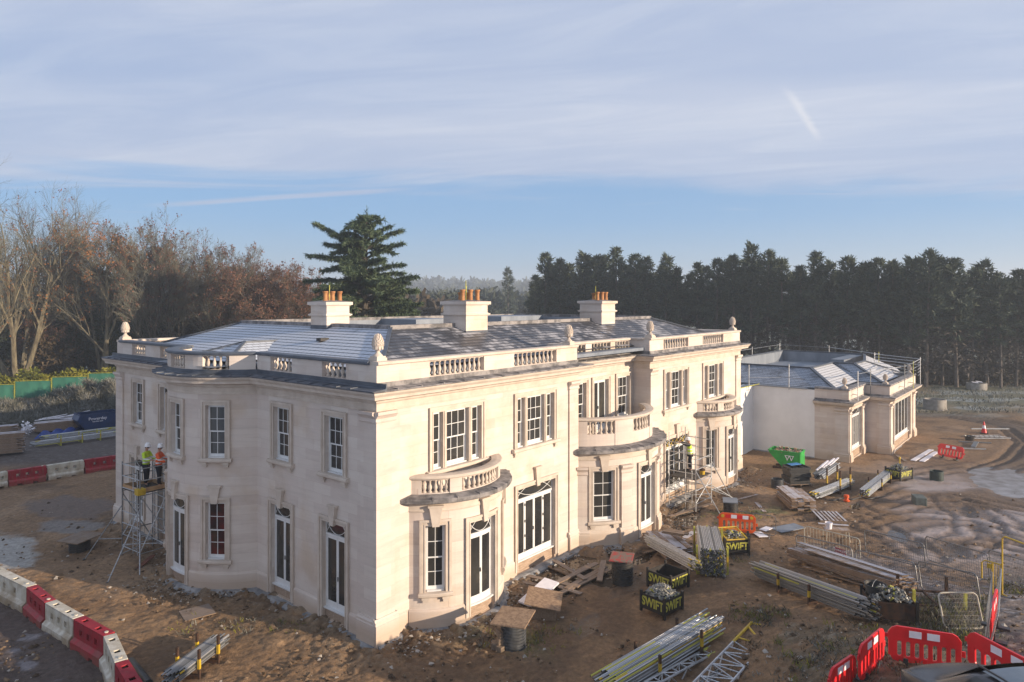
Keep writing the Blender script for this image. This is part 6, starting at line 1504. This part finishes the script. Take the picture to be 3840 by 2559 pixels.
crowd(at(1690,1222),at(1783,1238),1.0,DK,'grey tube frame without mesh between the orange barrier and the ply sheets',1,.12,True,False,.017,0,.005,GM,'mesh_barrier')
crowd(at(2172,1452),at(2262,1452)+UP*.0,1.0,CREAM,'pale mesh panel lying askew over the weeds near the edge on barrier',26,.08,False,True,.024,-.35,.003,'leaning mesh panels','mesh_fencing')
crowd(at(2262,1500),at(2268,1392),1.1,GALV,'silver mesh panel seen edge on beside the yellow gate',20,.06,False,True,.02,.12,.003,'leaning mesh panels','mesh_fencing')
crowd(at(2268,1512),at(2281,1384),1.15,GALV,'second silver mesh panel leaning against the edge on one',20,.06,False,True,.02,.2,.003,'leaning mesh panels','mesh_fencing')
# yellow gate
gy=thing('yellow_gate','low yellow tube gate standing before the taller yellow frame','gate',at(2256,1362)); A=at(2256,1362);B=at(2300,1370)
gy.rotation_euler=(0,0,yaw(A,B)); L_=flat(B-A).length; b=MB(); b.tube([(0,0,.5),(0,0,1.05),(.10,0,1.15),(L_,0,1.15)],.024,6); b.tube([(.55*L_,0,0),(.55*L_,0,1.15)],.024,6); b.tube([(.5*L_,0,.12),(L_,0,.12)],.022,6); b.build('frame',YELP,gy,True); b=MB()
for i in range(1,5): x=L_*(.5+.12*i); b.tube([(x,0,.12),(x,0,1.13)],.009,5)
b.build('bars',YELP,gy); b=MB(); b.box(L_*.28,L_*.52,-.02,.02,.92,1.08); b.build('hinge_plate',YELP,gy)
A=at(2303,1370);B=at(2420,1400); o=thing('yellow_barricade','tall yellow tube frame cut by the picture edge above the gravel','gate',A,yaw(A,B)); L_=flat(B-A).length; b=MB(); b.tube([(0,0,0),(0,0,1.95),(.10,0,2.05),(L_,0,2.05)],.027,6); b.tube([(0,0,.06),(L_,0,.06)],.022,6); b.build('frame',YELP,o,True)
# loose sheets beside the frames
for i,(a,b_,wd,m,lb) in enumerate((((1782,1222),(1838,1212),.75,LEADW,'pale grey sheet lying flat between the frames'),((1738,1226),(1755,1238),.45,REFL,'crumpled white sheet by the orange barrier'),((1752,1222),(1768,1216),.35,REFL,'small white offcut beside the crumpled sheet'))):
    A_,B_=gtl(*a,.06),gtl(*b_,.08); board_obj('loose_sheet',(B_-A_).length,wd,.03,m,A_,B_,lb,'loose sheets','sheet')
o=thing('trestle_bench','low trestle bench with a white bucket behind the cream crowd barrier','trestle',at(1922,1240),rzb-.2); b=MB(); b.box(-.55,.55,-.3,.3,.46,.5); b.build('top',BOARDF,o)
for x in(-.45,.45): 
    for y in(-.25,.25): b=MB(); b.tube([(x,y,.46),(x*1.1,y*1.3,0)],.018,5); b.build('leg',CREAM,o)
bucket(0,0,.16,.28,REFL,'white bucket standing on the trestle bench',at(1922,1240)+UP*.5-LAT*.35,None)
# ================================================================== scaffold towers
def tower(name_label,pts,zp,ztop,lad,outr,toe,label):
    """pts: 4 corner feet (world xy) in order; ladder frames on sides 0-1 and 2-3"""
    o=thing('scaffold_tower',label,'scaffold tower',(pts[0][0],pts[0][1],0)); O=Vector((pts[0][0],pts[0][1],0)); P=[Vector((p[0],p[1],gz(*p)))-O for p in pts]
    def T(nm,segs,r=.026,m=GALV):
        b=MB()
        for a,b_ in segs: b.tube([a,b_],r,6)
        return b.build(nm,m,o,True)
    for i,p in enumerate(P): T('upright',[(p,Vector((p.x,p.y,ztop)))],.028); b=MB(); b.tube([p-UP*.02,p+UP*.28],.02,6); b.box(p.x-.09,p.x+.09,p.y-.09,p.y+.09,p.z-.01,p.z+.02); b.build('base_jack',RUST,o)
    for(i,j) in((0,1),(2,3)):
        k=0; z=.45
        while z<ztop-.05: T('rung',[(Vector((P[i].x,P[i].y,z)),Vector((P[j].x,P[j].y,z)))],.021); z+=.5
        m=P[i].lerp(P[j],.62); n=P[i].lerp(P[j],.62+.24); T('ladder_stile',[(Vector((m.x,m.y,.3)),Vector((m.x,m.y,zp+.9))),(Vector((n.x,n.y,.3)),Vector((n.x,n.y,zp+.9)))],.02)
        z=.55
        while z<zp+.8: T('ladder_rung',[(Vector((m.x,m.y,z)),Vector((n.x,n.y,z)))],.014); z+=.28
    for(i,j) in((1,2),(3,0)):
        for z in(.4,1.1,zp-.12,zp+.5,zp+1.0): T('brace',[(Vector((P[i].x,P[i].y,z)),Vector((P[j].x,P[j].y,z)))],.021)
        T('brace',[(Vector((P[i].x,P[i].y,.45)),Vector((P[j].x,P[j].y,zp-.2)))],.021); T('brace',[(Vector((P[i].x,P[i].y,zp-.1)),Vector((P[j].x,P[j].y,.9)))],.019)
    T('brace',[(Vector((P[0].x,P[0].y,.5)),Vector((P[2].x,P[2].y,.55)))],.019)
    c=sum(P,Vector())/4; b=MB(); q_=[c+(p-c)*.97 for p in P]
    b.add([(p.x,p.y,zp-.05) for p in q_]+[(p.x,p.y,zp) for p in q_],[(3,2,1,0),(4,5,6,7),(0,1,5,4),(1,2,6,5),(2,3,7,6),(3,0,4,7)]); b.build('platform',simple('dark_ply_deck',(.09,.075,.06),(.045,.04,.035),.8,3),o)
    if toe:
        for i in range(4): b=MB(); a,b_=q_[i],q_[(i+1)%4]; b.beam((a.x,a.y,zp+.09),(b_.x,b_.y,zp+.09),.03,.17); b.build('toe_board',simple('tan_toe_board',(.45,.28,.14),(.34,.20,.10),.7,3),o)
        b=MB(); a=q_[toe]; b.box(a.x-.16,a.x+.16,a.y-.16,a.y+.16,zp-.06,zp+.19); b.build('toe_board_clip',YELP,o)
    for(f,h0,tx) in outr:
        t=Vector((tx[0],tx[1],gz(*tx)))-O; a=Vector((P[f].x,P[f].y,h0)); l=Vector((P[f].x,P[f].y,.75)); T('outrigger',[(a,t),(l,a.lerp(t,.62))],.026,GALV); b=MB(); b.lathe([(.06,-.03),(.06,.04),(.03,.08)],10,tuple(t)); b.build('outrigger_foot',BLKPL,o)
    return o
tower('',((-1.78,14.55),(-1.68,13.06),(-.52,13.12),(-.52,14.55)),2.92,4.05,0,((0,2.2,(-2.99,15.3)),(1,2.25,(-3.39,11.87)),(1,1.3,(-2.3,11.6))),1,'tall aluminium tower with timber toe boards by the garden side bow, two workers on it')
tower('',((19.62,-.22),(19.56,-1.75),(21.5,-1.75),(21.6,-.2)),1.66,3.95,0,((2,2.3,(22.95,-2.3)),(1,2.1,(19.8,-3.0)),(2,1.0,(22.6,-3.0))),0,'low aluminium tower before the folding doors with one worker on it')
t=thing('tub','small yellow tub with a dark top standing on the low tower deck','tub',(20.9,-1.5,1.665)); b=MB(); b.lathe([(.13,0),(.15,.2)],14); b.build('body',YELP,t,True); b=MB(); b.lathe([(.155,.201),(.155,.27),(.12,.30)],14); b.build('top',RUST,t,True)
mb=MB(); 
for i in range(10): a=Vector((19.7+.24*i,.12,3.05)); mb.tube([a,a+Vector((.3,-.02,.28*(1 if i%2 else -.3))),a+Vector((.5,.02,.05))],.02,5)
tag(mb.build('cable',YELP),'yellow cable looped across the opening above the folding doors','cable')
# ================================================================== workers
def skin_obj(V,E,Rd,name,m,parent,root=0,sub=2):
    me=bpy.data.meshes.new(name); bm=bmesh.new(); lay_=bm.verts.layers.skin.verify(); vs=[bm.verts.new(v) for v in V]
    for i,v in enumerate(vs): r=Rd[i]; v[lay_].radius=r if isinstance(r,tuple) else (r,r); v[lay_].use_root=(i==root)
    for a,b in E: bm.edges.new((vs[a],vs[b]))
    bm.to_mesh(me); bm.free(); t=bpy.data.objects.new(name,me); COL.objects.link(t)
    k=t.modifiers.new('s','SKIN'); k.use_smooth_shade=True; k.branch_smoothing=.6; q_=t.modifiers.new('u','SUBSURF'); q_.levels=sub; q_.render_levels=sub
    bpy.context.view_layer.update(); nm=bpy.data.meshes.new_from_object(t.evaluated_get(bpy.context.evaluated_depsgraph_get())); bpy.data.objects.remove(t)
    nm.materials.clear(); nm.materials.append(m); nm.polygons.foreach_set('use_smooth',[True]*len(nm.polygons))
    o=bpy.data.objects.new(name,nm); COL.objects.link(o); o.parent=parent; return o
def vest_b(c0,c1):
    def b(g,p):
        z=g.node('ShaderNodeSeparateXYZ'); g.l.new(objc(g),z.inputs[0]); n=g.noise(objc(g),9,4)
        c=g.ramp(n,[(.3,c1),(.7,c0)])
        f=g.m('ADD',g.m('COMPARE',z.outputs[2],1.03,.03),g.m('COMPARE',z.outputs[2],1.20,.03),clamp=True)
        g.l.new(g.mix(f,c,(.62,.63,.62)),p.inputs['Base Color']); p.inputs['Roughness'].default_value=.65
        g.l.new(g.bump(g.noise(objc(g),7,3),.5,.03),p.inputs['Normal'])
    return b
VY=mat('yellow_hi_vis_jacket',vest_b((.55,.78,.03),(.40,.58,.02))); VO=mat('orange_hi_vis_jacket',vest_b((.85,.13,.02),(.65,.08,.015)))
def worker(loc,rz,label,jm,vest=False,arm=((.26,.16,1.14),(.22,.40,1.10)),armr=None,head=.05,hair=(.05,.03,.02),lean=0.0):
    """facing +y; arm: elbow and wrist of the left (+x) arm, armr for the other"""
    o=thing('person',label,'person',loc,rz,'workers on the towers'); armr=armr or arm
    L=lean; sh=1.42
    V=[(0,0,.96),(0,.01+L*.3,1.12),(0,.0+L*.7,1.30),(0,L,1.45),(0,.01+L,1.53),(0,.03+L+head*.3,1.62),(0,.05+L+head*.4,1.72)]
    Rd=[(.15,.11),(.13,.10),(.155,.11),(.12,.085),.055,(.075,.088),(.07,.085)]
    E=[(i,i+1) for i in range(6)]
    def arm_(s,e,wr):
        i=len(V); V.extend([(s*.18,L,sh),(s*e[0],e[1]+L,e[2]),(s*wr[0],wr[1]+L,wr[2])]); Rd.extend([.062,.045,.032]); E.extend([(3,i),(i,i+1),(i+1,i+2)]); return i
    aL=arm_(1,*arm); aR=arm_(-1,*armr)
    for s,st in((1,.05),(-1,-.05)):
        i=len(V); V.extend([(s*.095,0,.90),(s*.115,.02+st*.5,.50),(s*.12,st,.09),(s*.14,st+.14,.045)]); Rd.extend([.095,.062,.043,.04]); E.extend([(0,i),(i,i+1),(i+1,i+2),(i+2,i+3)])
    skin_obj(V,E,Rd,'body',SKIN,o)
    # face: nose, ears, eyes, mouth on the head
    hc=Vector((0,.05+L+head*.4,1.67)); f=MB()
    f.obox(hc+Vector((0,.10,-.02)),(.012,0,0),(0,.022,-.006),(0,.006,.024))
    for s in(-1,1): f.obox(hc+Vector((s*.083,-.005,-.015)),(.009,0,0),(0,.018,0),(0,0,.03))
    f.build('face',SKIN,o,False,None,.006); f=MB()
    for s in(-1,1): f.obox(hc+Vector((s*.032,.083,.008)),(.011,0,0),(0,.006,0),(0,0,.006))
    f.obox(hc+Vector((0,.084,-.058)),(.024,0,0),(0,.004,0),(0,0,.005)); f.build('eyes_and_mouth',DARKC,o)
    # jacket
    idx=[0,1,2,3]+([] if vest else [])
    JV=[(0,0,.90),(0,.01+L*.3,1.10),(0,L*.7,1.30),(0,L,1.43),(0,L,1.50)]; JR=[(.185,.145),(.18,.14),(.195,.145),(.15,.12),(.085,.08)]; JE=[(0,1),(1,2),(2,3),(3,4)]
    if not vest:
        for s,a in((1,arm),(-1,armr)):
            i=len(JV); w_=Vector((s*a[1][0],a[1][1]+L,a[1][2])); e_=Vector((s*a[0][0],a[0][1]+L,a[0][2])); w_=e_.lerp(w_,.92)
            JV.extend([(s*.19,L,sh),tuple(e_),tuple(w_)]); JR.extend([.088,.072,.058]); JE.extend([(3,i),(i,i+1),(i+1,i+2)])
    skin_obj(JV,JE,JR,'hi_vis_vest' if vest else 'hi_vis_jacket',jm,o,1)
    if vest:
        JV=[(0,L,1.44)]; JR=[(.10,.09)]; JE=[]
        for s,a in((1,arm),(-1,armr)):
            i=len(JV); JV.extend([(s*.18,L,sh),(s*a[0][0],a[0][1]+L,a[0][2]),(s*a[1][0],a[1][1]+L,a[1][2])]); JR.extend([.075,.06,.046]); JE.extend([(0,i),(i,i+1),(i+1,i+2)])
        skin_obj(JV,JE,JR,'dark_sleeves',DARKC,o)
    TV=[(0,0,.98)]; TR=[(.165,.13)]; TE=[]
    for s,st in((1,.05),(-1,-.05)):
        i=len(TV); TV.extend([(s*.10,0,.86),(s*.117,.025+st*.5,.50),(s*.12,st,.12)]); TR.extend([.112,.083,.075]); TE.extend([(0,i),(i,i+1),(i+1,i+2)])
    skin_obj(TV,TE,TR,'trousers',DARKC,o)
    for s,st in((1,.05),(-1,-.05)): skin_obj([(s*.12,st-.03,.06),(s*.125,st+.05,.055),(s*.14,st+.17,.045)],[(0,1),(1,2)],[(.055,.062),(.05,.055),(.045,.042)],'boot',BLKPL,o)
    # hands
    for s,a in((1,arm),(-1,armr)):
        e_=Vector((s*a[0][0],a[0][1]+L,a[0][2])); w_=Vector((s*a[1][0],a[1][1]+L,a[1][2])); d=(w_-e_).normalized(); side=d.cross(UP).normalized(); u=side.cross(d); h=MB()
        h.tube([w_,w_+d*.03,w_+d*.085],[.026,.036,.034],8)
        for k in range(4):
            p=w_+d*.08+side*((k-1.5)*.018); ln=(.062,.075,.07,.055)[k]; h.tube([p,p+d*ln*.5-u*.008,p+d*ln*.85-u*.03,p+d*ln*.8-u*.05],[.0095,.009,.008,.006],6)
        p=w_+d*.03-side*s*.03; h.tube([p,p+d*.03-side*s*.022-u*.01,p+d*.06-side*s*.016-u*.025],[.011,.010,.008],6); h.build('hand',SKIN,o,True)
    hm=MB(); hz=hc.z+.035; hm.lathe([(.128,hz-.02),(.122,hz),(.118,hz+.05),(.10,hz+.10),(.06,hz+.135),(.012,hz+.145)],18,(hc.x,hc.y,0)); hm.prism([(-.09,0),(.09,0),(.07,.055),(-.07,.055)],(hc.x,hc.y+.10,hz-.018),(1,0,0),(0,1,0),(0,0,.014)); hm.box(hc.x-.012,hc.x+.012,hc.y-.08,hc.y+.08,hz+.125,hz+.15); hm.build('hard_hat',HAT,o,True)
    hb_=MB(); hb_.lathe([(.086,hz-.07),(.092,hz-.03),(.09,hz)],14,(hc.x,hc.y-.02,0)); hb_.build('hair',DARKC,o,True); return o
def face(a,b): return math.atan2(b[1]-a[1],b[0]-a[0])-R(90)
worker((-.98,14.12,2.93),face((-.98,14.12),(-.2,13.0)),'worker in a yellow hi vis jacket and white hard hat on the tall tower',VY,False,((.27,.10,1.16),(.20,.36,1.14)))
worker((-.70,13.55,2.93),face((-.7,13.55),(0,12.9)),'worker in an orange hi vis jacket and white hard hat on the tall tower',VO,False,((.27,.12,1.15),(.18,.36,1.08)),((.26,.14,1.16),(.16,.42,1.18)))
worker((21.1,-.72,1.67),face((21.1,-.72),(20.5,.6)),'worker in a yellow vest with dark sleeves reaching up at the folding doors',VY,True,((.30,.16,1.42),(.22,.42,1.52)),((.28,.20,1.45),(.16,.46,1.58)),.02,lean=.05)
# ================================================================== skips
def skip_side(o,poly,y0,y1,m,name='body'):
    pass
GRN=simple('green_skip_paint',(.03,.36,.06),(.02,.24,.045),.45,2.5,.5,0,.06); BLU=simple('navy_skip_paint',(.012,.035,.115),(.008,.022,.07),.45,2.5,.5,0,.06)
def skip(loc,rz,poly,W_,m,label,name,t=.05):
    """poly: side outline (x,z) counter-clockwise, top edge open between the last and the first point"""
    o=thing(name,label,'skip',loc,rz); n=len(poly)
    for s in(-1,1):
        b=MB(); y=s*W_/2; b.prism(poly,(0,y-(t/2),0),(1,0,0),(0,0,1),(0,t,0)); b.build('side_panel',m,o)
        r=MB(); p,q_=poly[-1],poly[0]; r.beam((p[0],y,p[1]),(q_[0],y,q_[1]),.09,.08); r.build('rim',m,o)
    for i in range(n-1):
        p,q_=poly[i],poly[i+1]; b=MB(); b.beam((p[0],0,p[1]),(q_[0],0,q_[1]),W_-t-.004,.04); b.build('floor_panel' if abs(p[1]-q_[1])<.05 else 'end_panel',m,o)
    for p in(poly[0],poly[-1]): r=MB(); r.beam((p[0],-W_/2,p[1]),(p[0],W_/2,p[1]),.09,.08); r.build('rim',m,o)
    return o
gp=at(1812,1078); 
A_,B_=at(1776,1072),at(1836,1080); grz=yaw(A_,B_)
gs=skip(gp+FWD*.2,grz,[(-1.02,1.18),(-.95,1.02),(-.12,.16),(.92,.16),(.92,1.18)],1.25,GRN,'green tipping skip of rubble standing before the white rendered wall','tipping_skip')
for y in(-.4,.4): b=MB(); b.box(-.8,1.0,y-.07,y+.07,0,.14); b.build('fork_channel',RUST,gs)
lettering('W',.50,gs,(.28,-.66,.78),(R(90),0,0),REFL,'emblem',.0,1.1)
b=MB(); b.box(.05,.51,-.655,-.651,.93,.965); b.build('emblem',REFL,gs)
rn=random.Random(3); b=MB()
for i in range(160): q_=Vector((rn.uniform(-.7,.85),rn.uniform(-.55,.55),1.02+rn.uniform(-.06,.20))); d=rvec(rn)*rn.uniform(.06,.2); b.beam(q_-d,q_+d,.10,.06,rn.choices((0,1,2),(4,3,1))[0])
ro=b.build('rubble',[CHIP,MATS['pale_fittings'],BLKPL],gs); ro['kind']='stuff'
bp=at(228,987); A_,B_=D2(200,60),D2(262,61.5)
bs=skip(bp,yaw(A_,B_),[(-1.62,1.45),(-1.80,1.02),(-1.18,.08),(1.10,.08),(1.72,1.02),(1.35,1.45)],1.75,BLU,'navy blue builders skip at the foot of the frosted bank','builders_skip')
lettering('Powerday',.34,bs,(-.35,-.91,1.08),(R(90),0,0),REFL,'lettering',.002); lettering('020 8960 4646',.13,bs,(-.35,-.91,.84),(R(90),0,0),REFL,'lettering',.001); lettering('8 yd',.16,bs,(1.18,-.91,.82),(R(90),0,0),REFL,'lettering',.001)
b=MB(); b.beam((1.15,-.91,.15),(1.62,-.91,.85),.05,.16); b.build('lifting_bar',ORPL,bs)
# ================================================================== car in the corner
def car():
    p=at(2330,1640); d=Vector((0.0,0,0)); o=thing('parked_car','grey car with a glass sunroof cut by the bottom corner behind the red barriers','car',(0,0,0))
    c=D2(2380,10.4); o.location=(c.x,c.y,gz(c.x,c.y))
    a=math.atan2(FWD.y,FWD.x)+R(6); o.rotation_euler=(0,0,a)   # bonnet towards the barriers
    CAR=simple('dark_grey_car_paint',(.055,.05,.052),(.045,.04,.042),.25,2,.6); SR=simple('glass_sunroof',(.12,.15,.18),(.09,.115,.14),.08,2,.6)
    # cross sections along x (length): (x, half width low, z sill, half width belt, z belt, half width roof, z roof)
    sec=[(-2.1,.70,.35,.74,.80,.50,.95),(-1.9,.82,.25,.86,.92,.62,1.20),(-1.5,.88,.22,.91,.98,.64,1.52),(-.9,.89,.22,.92,1.0,.66,1.61),(-.1,.89,.22,.92,1.0,.67,1.63),(.45,.89,.22,.92,.99,.65,1.57),(1.0,.88,.22,.91,.97,.72,1.12),(1.25,.87,.22,.90,.96,.76,1.0),(1.8,.82,.24,.86,.86,.72,.90),(2.15,.70,.35,.74,.70,.6,.72)]
    rows=[]
    for x,a0,z0,a1,z1,a2,z2 in sec: rows.append([(x,-a0,z0),(x,-a1*1.01,(z0+z1)/2),(x,-a1,z1),(x,-a2-.03,z2-.09),(x,-a2+.06,z2-.015),(x,0,z2+.015),(x,a2-.06,z2-.015),(x,a2+.03,z2-.09),(x,a1,z1),(x,a1*1.01,(z0+z1)/2),(x,a0,z0)])
    b=MB(); b.sweep(rows,0); bo=b.build('body',CAR,o,True); m=bo.modifiers.new('u','SUBSURF'); m.levels=2; m.render_levels=2
    def top(x):
        for s0,s1 in zip(sec[:-1],sec[1:]):
            if s0[0]<=x<=s1[0]: t=(x-s0[0])/(s1[0]-s0[0]); return [s0[k]+(s1[k]-s0[k])*t for k in range(7)]
    def cap(nm,x0,x1,w0,m_,dz):
        r=[]
        for i in range(7):
            x=x0+(x1-x0)*i/6; s_=top(x); w_=s_[5]*w0; r.append([(x,y*w_,s_[6]+dz-.035*y*y) for y in(-1,-.6,-.2,.2,.6,1)])
        q_=MB(); q_.sweep(r,0,prof_closed=False); q_.build(nm,m_,o,True)
    cap('sunroof',-1.45,.30,.93,SR,.030); cap('windscreen',.46,1.05,.84,GLASS,.025)
    for s in(-1,1):
        q_=MB(); q_.tube([(-1.45,s*.56,1.55),(-.9,s*.62,1.655),(-.1,s*.62,1.675),(.42,s*.58,1.61)],.016,6); q_.build('roof_rail',BLKPL,o,True)
        q_=MB(); q_.lathe([(.01,-.11),(.07,-.08),(.09,0),(.07,.08),(.01,.11)],12,(.62,s*1.08,1.04)); w_=q_.build('wing_mirror',BLKPL,o,True)
        q_=MB(); q_.tube([(.62,s*.90,1.0),(.62,s*1.03,1.02)],.025,6); q_.build('mirror_arm',BLKPL,o)
        q_=MB(); q_.quad((-1.35,s*.915,1.02),(.75,s*.915,1.02),(.32,s*.70,1.50),(-1.2,s*.70,1.46)); q_.build('side_window',GLASS,o)
        for x in(-1.35,1.35):
            q_=MB(); q_.tube([(x,s*.72,.33),(x,s*.91,.33)],.33,20); w_=q_.build('wheel',BLKPL,o); r_=MB(); r_.tube([(x,s*.905,.33),(x,s*.925,.33)],.21,16); r_.build('rim',GALV,w_)
    return o
car()
# ================================================================== stones, weeds
rn=random.Random(21); mb=MB()
def stone(p,s,mi):
    o=len(mb.v); n=[rvec(rn)*s*rn.uniform(.6,1.1) for _ in range(6)]
    vs=[Vector((s,0,0)),Vector((0,s*.8,0)),Vector((-s*.9,0,0)),Vector((0,-s,0)),Vector((0,0,s*.6)),Vector((0,0,-s*.5))]; vs=[tuple(p+v+rvec(rn)*s*.3) for v in vs]
    mb.add(vs,[(0,1,4),(1,2,4),(2,3,4),(3,0,4),(1,0,5),(2,1,5),(3,2,5),(0,3,5)],mi)
def groundz(p): return gz(p.x,p.y)
edge=[(0,19),(0,12.7),(-1.5,10.8),(-1.7,9.8),(-1.2,8.0),(0,6.9),(0,0),(1.4,0),(2.3,-.8),(3.7,-1.25),(5.1,-.8),(6,0),(11.2,0),(12.3,-1.1),(14.5,-1.75),(16.9,-1.1),(17.9,0),(23.4,0),(25.8,-1.3),(28,0),(30.2,0)]
for i in range(2600):
    k=rn.randrange(len(edge)-1); a,b=edge[k],edge[k+1]; t=rn.random(); p=Vector((a[0]+(b[0]-a[0])*t,a[1]+(b[1]-a[1])*t,0)); q_=Vector((-1 if k<6 else .1,-1 if k>=6 else .1,0)).normalized(); p+=q_*(.25+abs(rn.gauss(0,.75)))+Vector((rn.uniform(-.2,.2),rn.uniform(-.2,.2),0)); p.z=groundz(p)+rn.uniform(.0,.14)
    stone(p,rn.choice((.02,.03,.04,.05,.08)),rn.choices((0,1,2),(5,3,2))[0])
for i in range(5200):
    px=rn.uniform(0,2353); py=1130+440*rn.random()**.8
    p=at(px,py); kk=fbm(np.array([p.x]),np.array([p.y]),.45,3,500)[0]
    if kk<.5: continue
    p.z+=.02; stone(p,rn.choice((.015,.02,.03,.045,.07,.10)),rn.choices((0,1,2),(6,1.5,3))[0])
tag(mb.build('rubble',[simple('brown_stone',(.24,.165,.10),(.12,.08,.05),.9,8,.2),simple('pale_stone',(.42,.38,.33),(.26,.23,.2),.9,8,.2),simple('dark_clod',(.09,.06,.04),(.05,.035,.022),.95,8,.1)]),'stones and clods scattered over the mud','rubble',None,'stuff')
mb=MB()
def tuft(p,n,h,mi):
    for k in range(n): leafq(mb,p+Vector((rn.gauss(0,.10),rn.gauss(0,.10),0)),(rvec(rn)*.8+UP*.9).normalized(),h*rn.uniform(.5,1.3),rn.uniform(.012,.035),rn,mi)
for i in range(230):
    px=rn.gauss(1990,150); py=rn.gauss(1515,45)
    if py<1425+ (px-1750)*-.02 or py>1600: continue
    tuft(at(px,py),rn.randint(6,18),rn.uniform(.08,.20),rn.choices((0,1,2),(7,3,2))[0])
for i in range(260): tuft(at(rn.uniform(2110,2275),rn.uniform(1375,1480)),rn.randint(8,18),rn.uniform(.12,.32),rn.choices((0,1,2),(4,4,3))[0])
for cx_,cy_,sx1,sy1,n in((1745,1415,40,12,60),(1660,1235,30,8,30),(1690,1290,20,6,14),(1180,1470,60,14,60),(560,1440,120,12,60),(2330,1350,40,10,60),(1720,1185,60,10,70)):
    for i in range(n): tuft(at(rn.gauss(cx_,sx1),rn.gauss(cy_,sy1)),rn.randint(6,14),rn.uniform(.08,.2),rn.choices((0,1,2),(4,3,4))[0])
tag(mb.build('weeds',[FROSTG,LEAFB,HEDGE]),'frosted grass tufts and dead weeds on the banks','grass',None,'stuff')
